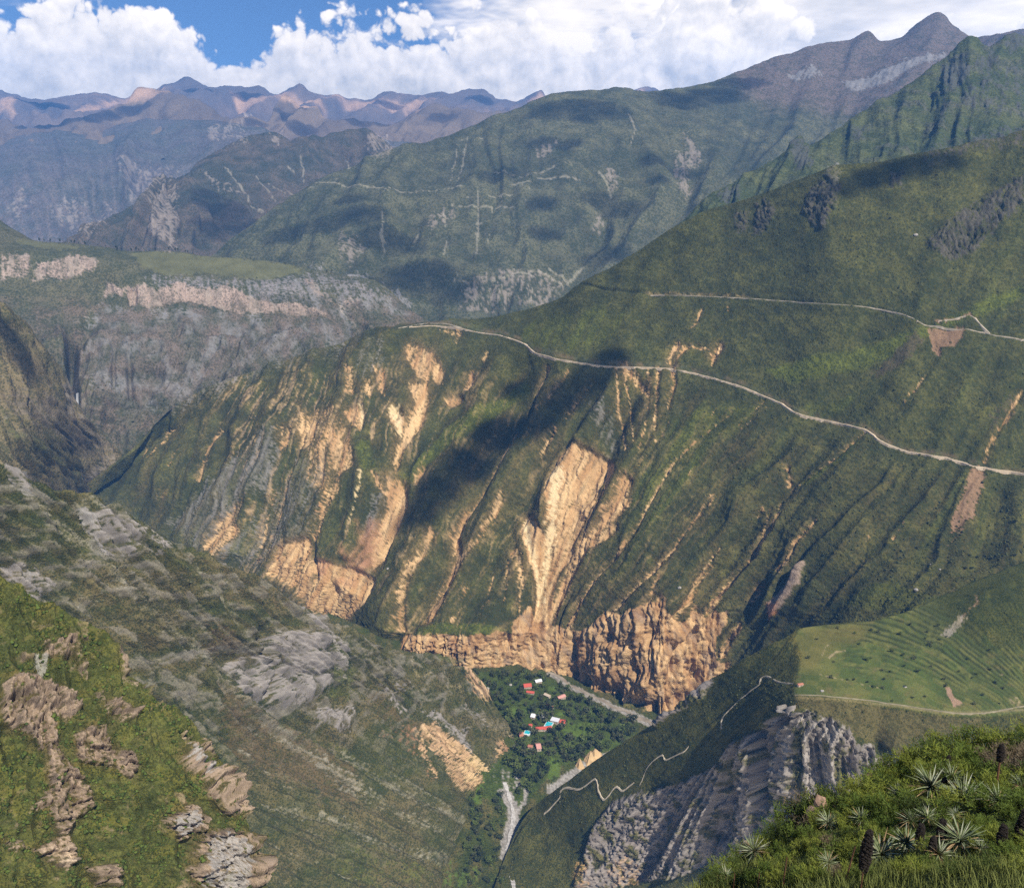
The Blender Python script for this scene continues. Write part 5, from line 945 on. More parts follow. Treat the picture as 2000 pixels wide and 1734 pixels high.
plot = _val[(np.floor(ph).astype(int) * 37 + np.floor((u + 0.3 * v) / 37).astype(int) * 101) & 4095]
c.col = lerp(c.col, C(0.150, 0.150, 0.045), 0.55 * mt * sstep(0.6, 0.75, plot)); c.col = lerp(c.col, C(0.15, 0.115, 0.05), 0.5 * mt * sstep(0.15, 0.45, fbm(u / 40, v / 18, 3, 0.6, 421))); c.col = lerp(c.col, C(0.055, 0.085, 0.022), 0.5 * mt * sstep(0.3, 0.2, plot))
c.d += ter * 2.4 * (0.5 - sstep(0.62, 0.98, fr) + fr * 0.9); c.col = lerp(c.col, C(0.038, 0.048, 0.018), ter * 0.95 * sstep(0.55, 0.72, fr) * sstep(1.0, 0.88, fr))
ms = mt * sstep(0.35, 0.65, c.n120 * 0.6 + 0.5 + 0.4 * c.n30) * sstep(1760, 1840, u) * sstep(1270, 1210, v + 0.2 * (u - 1850)); c.col = lerp(c.col, C(0.050, 0.060, 0.022), 0.8 * ms)
hill = sstep(1780, 1900, u - 0.9 * (v - 1200)) * sstep(1330, 1230, v); c.d += hill * 16 * (0.4 + c.n120); c.col = lerp(c.col, C(0.050, 0.060, 0.022), 0.75 * hill * sstep(-0.35, 0.2, c.n30 + 0.3)); c.veg = np.maximum(c.veg, hill)
c.col = lerp(c.col, C(0.165, 0.135, 0.042), 0.6 * sstep(0.1, 1.0, look(smooth_field(M['dry'], 6), u + 12 * c.n30, v + 8 * c.n30) + 0.3 * c.n30)); cover(c, 'lush', C(0.068, 0.110, 0.026), 0.4, 0.2, 0.35); cover(c, 'soil', C(0.30, 0.19, 0.12), 0.15, 0, 0.95); m = area(c, 'light', 0.3, plain_=True); c.col = lerp(c.col, C(0.36, 0.28, 0.17), 0.7 * m)
m = area(c, 'grey', 0.5) * (v < 1260); c.col = lerp(c.col, C(0.30, 0.26, 0.22), m * 0.8)
rp = np.exp(-((v - rim + 2) / 2.6) ** 2) * sstep(1550, 1565, u); c.col = lerp(c.col, C(0.24, 0.19, 0.11), 0.6 * rp)
finish(c, 'shelf', 'terraced_hill', 1.5 * c.pm, 0.7, 0.75, 0.5, 'green shelf of farm terraces above a grey fluted cliff')

# --- near hill on the left
c = start('near_left_hill', TPS([(0, [(0, 1180), (60, 1734)]), (150, [(100, 1200), (200, 1734)]), (300, [(230, 1280), (360, 1734)]), (420, [(330, 1390), (470, 1734)])]), 6.0); s, u, v = c.s, c.u, c.v
c.d += 12 * (ridged((s + 20 * c.n120) / 95, v / 140, 2, 0.45, 3) - 0.6) + 4.5 * c.n30 + 1.1 * c.n9 + 1.2 * fbm(c.q1 / 18, c.q2 / 18, 3, 0.6, 19)
t = sstep(-0.4, 0.4, c.n120 + 0.7 * c.n30)
c.col[:] = lerp(np.broadcast_to(C(0.064, 0.076, 0.026), c.col.shape), C(0.102, 0.110, 0.036), t); hal = look(smooth_field(M['pink'], 10), u + 12 * c.n30, v + 12 * c.n30); c.col = lerp(c.col, C(0.125, 0.10, 0.055), 0.75 * sstep(0.02, 0.5, hal + 0.15 * c.n30))
c.col = lerp(c.col, C(0.13, 0.115, 0.045), 0.55 * sstep(0.15, 0.5, fbm(c.q1 / 50, c.q2 / 50, 3, 0.6, 91)) * sstep(1600, 1250, v)); c.col *= (1 + 0.5 * c.n9)[..., None]
c.col = lerp(c.col, C(0.15, 0.135, 0.055), 0.5 * sstep(0.1, 0.4, fbm(c.q1 / 14, c.q2 / 14, 3, 0.6, 97)))
c.col = lerp(c.col, C(0.040, 0.056, 0.018), 0.75 * sstep(0.2, 0.45, fbm(c.q1 / 22, c.q2 / 22, 4, 0.6, 95)))
m = np.maximum(area(c, 'pink', 1.0) * 0.95, 0.6 * sstep(0.22, 0.5, fbm(c.q1 / 30, c.q2 / 44, 4, 0.62, 331))); mr = np.maximum(look(M['pink'], u, v), 0.4 * m)
rk = ridged(c.q1 / 26, c.q2 / 48, 4, 0.62, 131); m = m * (0.12 + 0.88 * sstep(0.36, 0.56, rk))
c.col = lerp(c.col, lerp(np.broadcast_to(C(0.17, 0.125, 0.09), c.col.shape), C(0.34, 0.25, 0.175), sstep(0.3, 0.8, rk)), m * 0.92); c.veg *= 1 - m
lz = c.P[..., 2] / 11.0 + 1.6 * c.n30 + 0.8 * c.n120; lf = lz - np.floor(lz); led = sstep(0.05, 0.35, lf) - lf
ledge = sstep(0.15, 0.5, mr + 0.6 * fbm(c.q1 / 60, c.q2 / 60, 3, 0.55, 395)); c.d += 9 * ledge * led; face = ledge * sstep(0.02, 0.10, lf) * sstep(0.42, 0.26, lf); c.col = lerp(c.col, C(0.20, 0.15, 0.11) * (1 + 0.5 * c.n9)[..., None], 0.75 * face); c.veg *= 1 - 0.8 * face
c.d += mr * (10 * (rk - 0.4) + 6 * fbm(c.q1 / 50, c.q2 / 50, 2, 0.5, 143) + 2.5 * fbm(c.q1 / 9, c.q2 / 14, 3, 0.6, 141))
cover(c, 'grey', C(0.33, 0.315, 0.29), 0.9, 0, 0.75); cover(c, 'pale', C(0.52, 0.40, 0.27), 0.6, 0, 0.7)
c.veg *= 0.55 + 0.4 * sstep(-0.2, 0.3, c.n30)
finish(c, 'near_left_hill', 'grassy_hill', 1.9 * c.pm, 0.9, 0.8, 0.6, 'bright grassy hillside with brown rock outcrops')

# --- canyon floor
c = start('oasis_floor', None, 3.0); u, v = c.u, c.v
c.d += 1.6 * c.n30 + 0.7 * c.n9
c.col[:] = lerp(np.broadcast_to(C(0.052, 0.068, 0.022), c.col.shape), C(0.105, 0.095, 0.05), sstep(-0.2, 0.4, c.n30)); c.col *= (1 + 0.3 * c.n9)[..., None]
cover(c, 'lush', C(0.055, 0.085, 0.022), 0.5, 0.9, 0.85); cover(c, 'meadow', C(0.095, 0.145, 0.025), 0.5, 0.2, 0.85)
m = area(c, 'gravel', 0.4); c.col = lerp(c.col, lerp(np.broadcast_to(C(0.17, 0.15, 0.12), c.col.shape), C(0.34, 0.31, 0.27), sstep(-0.3, 0.3, fbm(c.q1 / 4, c.q2 / 4, 3, 0.6, 141))), m); c.veg *= 1 - m; c.d -= 3 * look(M['gravel'], u, v) * (v > 1520)
finish(c, 'oasis_floor', 'canyon_ground', 1.6 * c.pm, 0.7, 0.7, 1.0, 'canyon floor with gardens and gravel beside the river')

# ------------------------------------------------------------------ low shrubs dotted over the slopes, too many to count
def shrubs(key, n, lo, hi, mat, seed, label, test=None, clump=60.0):
    P, U, V, rgba = GRID[key]
    r = np.random.RandomState(seed)
    cl = fbm(U / clump, V / clump, 3, 0.55, seed)
    w = np.clip(rgba[..., 3], 0, 1) ** 1.5 * sstep(-0.35, 0.35, cl)
    w = w * (U > -20) * (U < 2020) * (V < 1750)
    if test is not None: w = w * test(U, V)
    w = w.reshape(-1); w = np.cumsum(w); idx = np.searchsorted(w, r.rand(n) * w[-1]); idx = np.clip(idx, 0, len(w) - 1)
    c = P.reshape(-1, 3)[idx]
    s = (lo + (hi - lo) * r.rand(n) ** 2.2)[:, None, None]
    o = np.array([[1, 0, 0.25], [-0.2, 1, 0.3], [-1, 0.1, 0.2], [0.1, -1, 0.28], [0, 0, 0.95], [0, 0, -0.5]])[None] * s * (1 + 0.35 * r.randn(n, 6, 1).clip(-1.5, 1.5))
    a = r.rand(n) * 6.283; ca, sa = np.cos(a)[:, None], np.sin(a)[:, None]
    o = np.stack([o[..., 0] * ca - o[..., 1] * sa, o[..., 0] * sa + o[..., 1] * ca, o[..., 2]], -1)
    X = (c[:, None] + o).reshape(-1, 3)
    f = np.array([[0, 1, 4], [1, 2, 4], [2, 3, 4], [3, 0, 4], [1, 0, 5], [2, 1, 5], [3, 2, 5], [0, 3, 5]])[None] + (np.arange(n) * 6)[:, None, None]
    f = f.reshape(-1, 3).astype(np.int32)
    me = bpy.data.meshes.new('shrubbery'); me.vertices.add(len(X)); me.vertices.foreach_set('co', X.reshape(-1).astype(np.float32))
    me.loops.add(f.size); me.polygons.add(len(f)); me.loops.foreach_set('vertex_index', f.reshape(-1)); me.polygons.foreach_set('loop_start', np.arange(len(f), dtype=np.int32) * 3); me.update(calc_edges=True)
    me.materials.append(mat)
    tag(link(bpy.data.objects.new('shrubbery', me)), label, kind='stuff')
def shrub_material(name, c1, c2):
    m = bpy.data.materials.new(name); nt, N, L = nodes_of(m)
    out = N.new('ShaderNodeOutputMaterial'); b = N.new('ShaderNodeBsdfPrincipled'); b.inputs['Roughness'].default_value = 0.9; b.inputs['Specular IOR Level'].default_value = 0.1
    g = N.new('ShaderNodeNewGeometry'); mx = N.new('ShaderNodeMix'); mx.data_type = 'RGBA'; mx.inputs['A'].default_value = (*c1, 1); mx.inputs['B'].default_value = (*c2, 1)
    L.new(g.outputs['Random Per Island'], mx.inputs['Factor']); L.new(mx.outputs['Result'], b.inputs['Base Color']); L.new(b.outputs[0], out.inputs['Surface'])
    return m
SHRUB_A = shrub_material('shrub_dark', (0.032, 0.040, 0.014), (0.095, 0.100, 0.036)); SHRUB_B = shrub_material('shrub_grey_green', (0.035, 0.042, 0.020), (0.105, 0.105, 0.050)); SHRUB_C = shrub_material('shrub_fresh', (0.030, 0.046, 0.012), (0.095, 0.125, 0.026))
shrubs('road_mountain', 9000, 0.7, 2.9, SHRUB_A, 3, 'low shrubs dotted over the mountain with the road')
shrubs('left_ridge', 4200, 0.6, 2.6, SHRUB_B, 5, 'low shrubs dotted over the brownish spur', clump=45.0)
shrubs('near_left_hill', 2600, 0.25, 1.5, SHRUB_C, 7, 'small bushes and tufts on the bright grassy hillside', clump=40.0)
shrubs('shelf', 2400, 0.6, 2.0, SHRUB_A, 9, 'low shrubs on the slope below the terraces', lambda U, V: ((U < 1550) | (V > 1372) | (V < 1200)) * 1.0)
shrubs('plateau', 900, 1.5, 5.0, SHRUB_B, 11, 'scattered bushes on the plateau hill')
# ------------------------------------------------------------------ clouds overhead, out of the picture, that throw the shadows on the slopes
def cloud_material(dens):
    m = bpy.data.materials.new('cloud_vapour')
    nt, N, L = nodes_of(m)
    out = N.new('ShaderNodeOutputMaterial'); pv = N.new('ShaderNodeVolumePrincipled')
    pv.inputs['Color'].default_value = (0.98, 0.98, 0.98, 1); pv.inputs['Density'].default_value = dens
    L.new(pv.outputs[0], out.inputs['Volume'])
    return m
def ico(n):
    import bmesh
    bm = bmesh.new(); bmesh.ops.create_icosphere(bm, subdivisions=n, radius=1.0)
    V = np.array([v.co[:] for v in bm.verts]); Fc = [[v.index for v in f.verts] for f in bm.faces]
    bm.free(); return V, Fc
ICO3 = ico(3); ICO2 = ico(2); ICO1 = ico(1)
CLOUD_M = cloud_material(0.028); CLOUD_T = cloud_material(0.0065)
CLOUD_N = [0]
def shade(key, spots, height=3900.0):
    """one cloud whose shadow falls on the given photo spots (u, v, radius in photo pixels)"""
    V, Fc = [], []
    for (u, v, rad) in spots:
        p = ground(key, u, v); r = float(np.hypot(p[0], p[1]))
        q = p + TO_SUN * ((height - p[2]) / TO_SUN[2])
        R = rad * r / F_PX * (1.0 if key == 'road_mountain' else 1.25)
        vs = ICO2[0].copy()
        n = 0.3 * fbm(vs[:, 0] * 1.7 + q[0], vs[:, 1] * 1.7 + vs[:, 2], 3, 0.5, 3)
        vs = vs * (1 + n)[:, None] * np.array([R, R, max(60.0, 0.35 * R)]) + q
        o = len(V); V += list(vs); Fc += [[i + o for i in f] for f in ICO2[1]]
    o = raw_mesh('cloud', V, Fc, CLOUD_M if key in ('road_mountain', 'side_valley_slope') else CLOUD_T, smooth=True)
    tag(o, kind='stuff')
    return o
shade('road_mountain', [(1195, 700, 34), (1160, 735, 44), (1105, 775, 50), (1040, 820, 56), (970, 850, 60), (915, 905, 62), (860, 950, 56), (820, 1000, 40), (1010, 760, 30)])
shade('road_mountain', [(1690, 350, 26), (1740, 335, 34), (1790, 325, 30), (1650, 370, 20), (1850, 315, 22)])
shade('valley_mountain', [(1080, 215, 45), (1140, 215, 60), (1190, 220, 40), (1060, 278, 24), (1108, 282, 24), (960, 350, 30), (990, 335, 24)], 4400)
shade('valley_mountain', [(1330, 195, 50), (1400, 185, 50), (1450, 165, 40), (1280, 310, 24), (1330, 340, 28)], 4400)
shade('valley_mountain', [(640, 440, 40), (700, 420, 50), (760, 470, 60), (820, 540, 70), (880, 560, 55), (560, 460, 40), (750, 560, 50), (680, 390, 26)], 4400)
shade('valley_mountain', [(1170, 390, 34), (1220, 410, 34), (1060, 400, 30), (1290, 350, 20), (1060, 460, 30), (1180, 500, 40)], 4400)
shade('triangle_mountain', [(430, 410, 46), (465, 440, 44), (405, 380, 26), (415, 445, 36)], 4400); 
shade('range_foothills', [(200, 225, 30), (260, 215, 26), (560, 235, 26), (590, 255, 30), (500, 240, 22), (100, 215, 40), (150, 220, 36)], 4600)
shade('range_foothills', [(700, 240, 26), (740, 230, 20), (860, 230, 22)], 4600)
shade('far_range', [(80, 205, 40), (380, 180, 26), (480, 190, 26), (760, 205, 26), (940, 195, 26)], 4800)
shade('side_valley_slope', [(12, 640, 20), (40, 690, 20), (55, 725, 16)])
# ------------------------------------------------------------------ roads, trails, river
rnd = random.Random(11)
def path_points(key, path, step=5.0):
    pts = []
    for k in range(len(path) - 1):
        p, q = np.array(path[k], float), np.array(path[k + 1], float)
        n = max(1, int(np.linalg.norm(q - p) / step))
        for j in range(n): pts.append(p + (q - p) * j / n)
    pts.append(np.array(path[-1], float))
    G = np.array([ground(key, a, b) for a, b in pts])
    K = G.copy()
    for _ in range(2):
        K[1:-1] = 0.25 * K[:-2] + 0.5 * K[1:-1] + 0.25 * K[2:]
    return K
def ribbon(name, G, width, lift, depth, mat, label=None, vary=0.0, drop=0.0):
    """a strip with thickness laid on the ground along the points G"""
    T = np.gradient(G, axis=0); T[:, 2] = 0; T /= np.linalg.norm(T, axis=1, keepdims=True) + 1e-9
    S = np.stack([-T[:, 1], T[:, 0], 0 * T[:, 0]], -1)
    w = width * (1 + vary * np.array([rnd.uniform(-1, 1) for _ in G]))[:, None] / 2
    up = np.array([0, 0, lift])
    V = np.concatenate([G + S * w + up, G - S * w + up, G - S * w * 1.25 + up - [0, 0, depth], G + S * w * 1.25 + up - [0, 0, depth]])
    n = len(G); Fc = []
    for i in range(n - 1):
        for a, b in ((0, 1), (1, 2), (3, 0)):
            Fc.append((a * n + i, a * n + i + 1, b * n + i + 1, b * n + i))
    o = raw_mesh(name, V, Fc, mat)
    tag(o, label=label, kind='structure')
    return o
ROAD_M = plain('road_dust', (0.47, 0.37, 0.25), 0.95, 0.2, 0.05, 0.05)
TRAIL_M = plain('trail_dust', (0.38, 0.32, 0.23), 0.95, 0.2, 0.05, 0.05)
RIVER_M = plain('river_water', (0.17, 0.135, 0.095), 0.3, 0.15, 0.06, 0.5, (0.30, 0.25, 0.19))
G = path_points('road_mountain', list(zip(ROAD_U[1:], ROAD_V[1:]))); ribbon('road', G, 5.6, 1.2, 7.0, ROAD_M, 'pale dirt road winding across the big mountain', 0.25)
G = path_points('road_mountain', [(778, 641), (830, 632), (870, 632), (900, 640)]); ribbon('side_road', G, 5.0, 1.0, 5.0, TRAIL_M, 'short side track on the crest above the road', 0.3)
G = path_points('road_mountain', [(1790, 626), (1805, 634), (1850, 641), (1900, 645), (1925, 650), (1950, 657), (2035, 667)]); ribbon('upper_path', G, 4.5, 0.9, 5.0, TRAIL_M, 'narrow path along the upper right slope', 0.3)
G = path_points('road_mountain', list(zip(CAN_U[4:12], CAN_V[4:12])), 8.0); ribbon('upper_path', G, 2.6, 0.8, 3.0, TRAIL_M, 'faint level path above the road on the big mountain', 0.5)
G = path_points('road_mountain', [(1832, 626), (1875, 621), (1893, 614), (1906, 622), (1920, 640), (1935, 652)]); ribbon('upper_path', G, 4.5, 0.9, 5.0, TRAIL_M, 'reddish side path looping above the upper path', 0.3)
G = path_points('shelf', [(1062, 1588), (1070, 1582), (1092, 1558), (1097, 1538), (1108, 1536), (1130, 1541), (1148, 1530), (1164, 1517), (1168, 1528), (1170, 1545), (1180, 1563), (1200, 1536), (1208, 1533), (1214, 1545), (1240, 1525)], 4.0); ribbon('trail_path', G, 3.2, 0.8, 3.0, TRAIL_M, 'zigzag footpath climbing the shrubby slope from the canyon floor', 0.2)
G = path_points('shelf', [(1250, 1532), (1262, 1500), (1270, 1490), (1295, 1470), (1297, 1485), (1340, 1465), (1345, 1455)], 5.0); ribbon('trail_path', G, 2.0, 0.6, 2.5, TRAIL_M, 'faint middle stretch of footpath on the shrubby slope', 0.3)
G = path_points('shelf', [(1410, 1424), (1409, 1408), (1412, 1398), (1440, 1370), (1470, 1345), (1485, 1336), (1486, 1320), (1500, 1318), (1520, 1332), (1550, 1335)], 5.0); ribbon('trail_path', G, 2.2, 0.6, 2.5, TRAIL_M, 'upper stretch of footpath climbing to the terraced shelf', 0.3)
G = path_points('shelf', [(1552, 1357), (1600, 1358), (1680, 1366), (1740, 1374), (1800, 1383), (1850, 1391), (1880, 1394), (1930, 1392), (1970, 1384), (2040, 1372)], 6.0); ribbon('shelf_path', G, 1.5, 0.6, 2.0, plain('shelf_dust', (0.25, 0.21, 0.13), 0.95, 0.3, 0.1, 0.05), 'pale path along the rim of the terraced shelf', 0.3)
G = path_points('oasis_floor', [(1062, 1308), (1080, 1317), (1096, 1324), (1112, 1339), (1130, 1345), (1150, 1359), (1172, 1365), (1195, 1381), (1220, 1387), (1245, 1402), (1268, 1408), (1280, 1421), (1284, 1434), (1262, 1446)], 4.0); ribbon('river', G, 9.0, 1.0, 4.0, RIVER_M, 'muddy river along the foot of the orange cliff', 0.4)
G = path_points('oasis_floor', [(985, 1528), (996, 1560), (1004, 1590), (998, 1625), (990, 1660), (996, 1700), (1010, 1760)], 6.0); ribbon('stream_water', G, 6.0, 1.2, 2.0, plain('stream_stones', (0.38, 0.35, 0.31), 0.7, 0.35, 0.25, 0.3), 'whitish stony stream in the narrow side gorge', 0.45)
G = path_points('plateau', [(152, 768), (152, 780), (153, 795), (153, 815), (154, 826)], 4.0)
FALL_M = plain('waterfall_foam', (0.34, 0.34, 0.34), 0.6, 0.15, 0.02, 0.3)
V = []; Fc = []
for i, p in enumerate(G):
    for dx, dy in ((-3, -4), (3, -4), (3, 4), (-3, 4)): V.append((p[0] + dx, p[1] + dy - 6, p[2]))
for i in range(len(G) - 1):
    for k in range(4): Fc.append((i * 4 + k, i * 4 + (k + 1) % 4, i * 4 + 4 + (k + 1) % 4, i * 4 + 4 + k))
tag(raw_mesh('waterfall', V, Fc, FALL_M), 'thin waterfall dropping down the dark side gorge', 'waterfall')

# ------------------------------------------------------------------ trees
def soft_leaf(name, c1, c2, trans=0.25):
    m = bpy.data.materials.new(name)
    nt, N, L = nodes_of(m)
    out = N.new('ShaderNodeOutputMaterial'); b = N.new('ShaderNodeBsdfPrincipled'); b.inputs['Roughness'].default_value = 0.75; b.inputs['Specular IOR Level'].default_value = 0.15
    oi = N.new('ShaderNodeObjectInfo'); g = N.new('ShaderNodeNewGeometry')
    ad = N.new('ShaderNodeMath'); ad.operation = 'ADD'; L.new(oi.outputs['Random'], ad.inputs[0]); L.new(g.outputs['Random Per Island'], ad.inputs[1])
    hf = N.new('ShaderNodeMath'); hf.operation = 'MULTIPLY'; hf.inputs[1].default_value = 0.5; L.new(ad.outputs[0], hf.inputs[0])
    mx = N.new('ShaderNodeMix'); mx.data_type = 'RGBA'; mx.inputs['A'].default_value = (*c1, 1); mx.inputs['B'].default_value = (*c2, 1); L.new(hf.outputs[0], mx.inputs['Factor'])
    L.new(mx.outputs['Result'], b.inputs['Base Color'])
    tr = N.new('ShaderNodeBsdfTranslucent'); L.new(mx.outputs['Result'], tr.inputs['Color'])
    ms = N.new('ShaderNodeMixShader'); ms.inputs[0].default_value = trans; L.new(b.outputs[0], ms.inputs[1]); L.new(tr.outputs[0], ms.inputs[2]); L.new(ms.outputs[0], out.inputs['Surface'])
    return m
BARK_M = plain('bark', (0.10, 0.075, 0.05), 0.9, 0.3, 3.0)
def crown_mesh(name, mat, seed, lobes, leaf, n, tall=1.0):
    """many leaf-clump faces spread through several lobes; unit radius, base at z=0"""
    r = random.Random(seed); V, Fc = [], []
    L_ = [(r.uniform(-0.5, 0.5), r.uniform(-0.5, 0.5), (0.55 + r.uniform(0.0, 0.75)) * tall, r.uniform(0.38, 0.62)) for _ in range(lobes)]
    for k in range(n):
        lx, ly, lz, lr = r.choice(L_)
        while True:
            d = np.array([r.uniform(-1, 1) for _ in range(3)])
            q = np.linalg.norm(d)
            if 0.15 < q <= 1: break
        d = d / q * q ** 0.4
        c = np.array([lx, ly, lz]) + d * lr * np.array([1, 1, 0.85 * tall])
        nrm = d + np.array([r.uniform(-0.6, 0.6) for _ in range(3)]); nrm /= np.linalg.norm(nrm) + 1e-9
        t = np.cross(nrm, [r.uniform(-1, 1), r.uniform(-1, 1), r.uniform(-1, 1)]); t /= np.linalg.norm(t) + 1e-9
        b = np.cross(nrm, t); s = leaf * r.uniform(0.6, 1.3); o = len(V)
        V += [c + t * s, c + b * s * 0.8, c - t * s, c - b * s * 0.8]; Fc.append((o, o + 1, o + 2, o + 3))
    me = bpy.data.meshes.new(name); me.from_pydata([tuple(map(float, p)) for p in V], [], Fc); me.materials.append(mat)
    return me
def trunk_mesh(name, h, r0, mat, seed):
    r = random.Random(seed); V, Fc = [], []
    def limb(p, q, ra, rb):
        p, q = np.array(p, float), np.array(q, float); ax = q - p; ax /= np.linalg.norm(ax)
        t = np.cross(ax, [0.3, 0.9, 0.2]); t /= np.linalg.norm(t); b = np.cross(ax, t); o = len(V)
        for c, rr in ((p, ra), (q, rb)):
            for k in range(6): V.append(c + rr * (math.cos(k * math.pi / 3) * t + math.sin(k * math.pi / 3) * b))
        for k in range(6): Fc.append((o + k, o + (k + 1) % 6, o + 6 + (k + 1) % 6, o + 6 + k))
    limb((0, 0, -0.25), (0.02, 0.01, 0.5 * h), r0, r0 * 0.7); limb((0.02, 0.01, 0.5 * h), (-0.03, 0.03, h), r0 * 0.7, r0 * 0.3)
    for k in range(4):
        a = r.uniform(0, 6.28); limb((0.02, 0.01, 0.45 * h), (0.35 * math.cos(a), 0.35 * math.sin(a), h * r.uniform(0.75, 1.0)), r0 * 0.5, r0 * 0.2)
    me = bpy.data.meshes.new(name); me.from_pydata([tuple(map(float, p)) for p in V], [], Fc); me.materials.append(mat)
    return me
TREE_M = [soft_leaf('leaf_dark', (0.034, 0.044, 0.018), (0.080, 0.092, 0.034)), soft_leaf('leaf_olive', (0.062, 0.070, 0.032), (0.130, 0.132, 0.056)), soft_leaf('leaf_fresh', (0.065, 0.090, 0.022), (0.140, 0.170, 0.040))]
CROWNS = [crown_mesh('crown', TREE_M[i % 3], 20 + i, 5 + i % 3, 0.17, 130) for i in range(6)]
TRUNKS = [trunk_mesh('trunk', 0.9, 0.07, BARK_M, i) for i in range(3)]
TALLC = [crown_mesh('crown', TREE_M[0], 60 + i, 6, 0.20, 120, 1.9) for i in range(3)]
def tree(name, p, size, label, cat, group, crowns, k, trunk=True, squash=1.0):
    e = bpy.data.objects.new(name, None); e.empty_display_size = 0.5; e.location = p; e.rotation_euler = (0, 0, rnd.uniform(0, 6.28)); e.scale = (size, size, size * squash)
    link(e); tag(e, label, cat, group)
    link(bpy.data.objects.new('crown', crowns[k % len(crowns)]), e)
    if trunk: link(bpy.data.objects.new('trunk', TRUNKS[k % 3]), e)
    return e
def inside(pts, x, y):
    r = False
    for i in range(len(pts)):
        (x1, y1), (x2, y2) = pts[i], pts[(i + 1) % len(pts)]
        if (y1 > y) != (y2 > y) and x < (x2 - x1) * (y - y1) / (y2 - y1) + x1: r = not r
    return r
HOUSES = [  # u, v, length, width, wall height, turn, roof kind, label
    (1029, 1341, 15, 11, 5.0, 10, 'red', 'red gabled house with a pale wall, highest red roof in the oasis'),
    (1037, 1351, 15, 6, 3.0, -12, 'red', 'low red roofed annex just below the highest red house'),
    (1097, 1362, 17, 8, 4.0, 35, 'pink', 'pink roofed long house among trees near the river bend'),
    (1070, 1357, 13, 6, 3.2, -40, 'beige', 'beige roofed shed beside the small yellow green field'),
    (1052, 1331, 13, 8, 3.5, 20, 'white', 'whitish hut near the top of the oasis'),
    (1084, 1408, 15, 10, 5.5, -22, 'grey', 'long house with a flat whitish roof beside the larger pool'),
    (1098, 1409, 10, 10, 4.0, -10, 'red', 'square red roofed house next to the flat whitish roof'),
    (1055, 1424, 14, 7, 4.0, 8, 'red', 'long bright red roof, lower wing below the larger pool'),
    (1068, 1422, 15, 8, 4.6, 14, 'red', 'long bright red roof, upper wing below the larger pool'),
    (1019, 1436, 7, 11, 4.0, 6, 'brown', 'narrow reddish brown house beside the smaller pool'),
    (1058, 1399, 8, 7, 3.2, 15, 'white', 'small white roofed hut in the middle of the oasis'),
    (1041, 1399, 8, 10, 3.5, -20, 'white', 'white hut with a stepped roof above the red long roofs'),
    (1050, 1457, 8, 14, 3.5, 12, 'pink', 'pinkish tiled house among the lower trees of the oasis'),
    (1035, 1458, 8, 6, 3.0, -15, 'brown', 'small reddish hut beside the pinkish tiled house'),
    (1035, 1417, 6, 6, 3.0, 0, 'red', 'tiny red roofed hut between the two pools'),
    (1074, 1379, 13, 7, 3.4, -8, 'brown', 'reddish brown roof half hidden by trees in the middle of the oasis')]
POOLS = [(1073, 1414, 13, 10, -22, 'turquoise pool with a white deck beside the flat whitish roof'), (1030, 1431, 11, 7, -20, 'smaller turquoise pool beside the narrow reddish brown house')]
busy = [(h[0], h[1], 11) for h in HOUSES] + [(p[0], p[1], 10) for p in POOLS] + [(1084, 1424, 9), (1030, 1442, 7)]
OASIS = [(905, 1312), (1010, 1310), (1070, 1315), (1090, 1327), (1120, 1349), (1150, 1366), (1200, 1390), (1248, 1414), (1228, 1450), (1160, 1475), (1085, 1495), (1052, 1540), (1015, 1560), (985, 1510), (1003, 1470), (1006, 1435), (965, 1370), (930, 1330)]
spots = []
tries = 0
while len(spots) < 290 and tries < 9000:
    tries += 1
    x, y = rnd.uniform(900, 1250), rnd.uniform(1308, 1565)
    if not inside(OASIS, x, y): continue
    grove = 1.0 if (x - 1000) * 0.5 + (y - 1330) * -0.2 > 55 or y < 1330 or y > 1462 else 0.0
    gap = 4.6 if grove else 6.4
    if any((x - a) ** 2 + ((y - b) * 1.3) ** 2 < gap * gap for a, b in spots): continue
    if any(abs(x - a) < w * 0.75 and -0.35 * w < y - b < w * 0.75 for a, b, w in busy): continue
    if float(look(M['meadow'], np.array(x), np.array(y))) > 0.4 and rnd.random() < 0.75: continue
    if float(look(M['gravel'], np.array(x), np.array(y))) > 0.35: continue
    spots.append((x, y))
for i, (x, y) in enumerate(spots):
    p = ground('oasis_floor', x, y)
    size = (rnd.uniform(3.2, 7.0) if x < 1130 else rnd.uniform(4.2, 8.0)) * rnd.choice((0.95, 1.3, 1.4, 1.9))
    k = rnd.randrange(6); look_ = ('dark green', 'olive', 'fresh green')[k % 3]; big_ = 'large' if size > 7.5 else 'small' if size < 4.5 else 'middle sized'
    near_ = min(HOUSES, key=lambda h: (h[0] - x) ** 2 + (h[1] - y) ** 2); dn = math.hypot(near_[0] - x, near_[1] - y)
    where = 'in the dense grove beside the river bend' if x > 1130 else 'at the top of the oasis under the orange cliff' if y < 1330 else 'on the low ground below the oasis houses' if y > 1466 else 'close by a house with a ' + {'grey': 'flat whitish', 'white': 'white', 'red': 'red', 'pink': 'pink', 'beige': 'beige', 'brown': 'brown'}[near_[6]] + ' roof' if dn < 16 else 'in the gardens between the oasis houses' if x > 1000 else 'at the edge of the oasis by the brown slope'
    tree('oasis_tree', p, size, big_ + ' ' + look_ + ' tree ' + where, 'tree', big_ + ' ' + look_ + ' trees ' + where, CROWNS, k, True, rnd.uniform(0.8, 1.2))
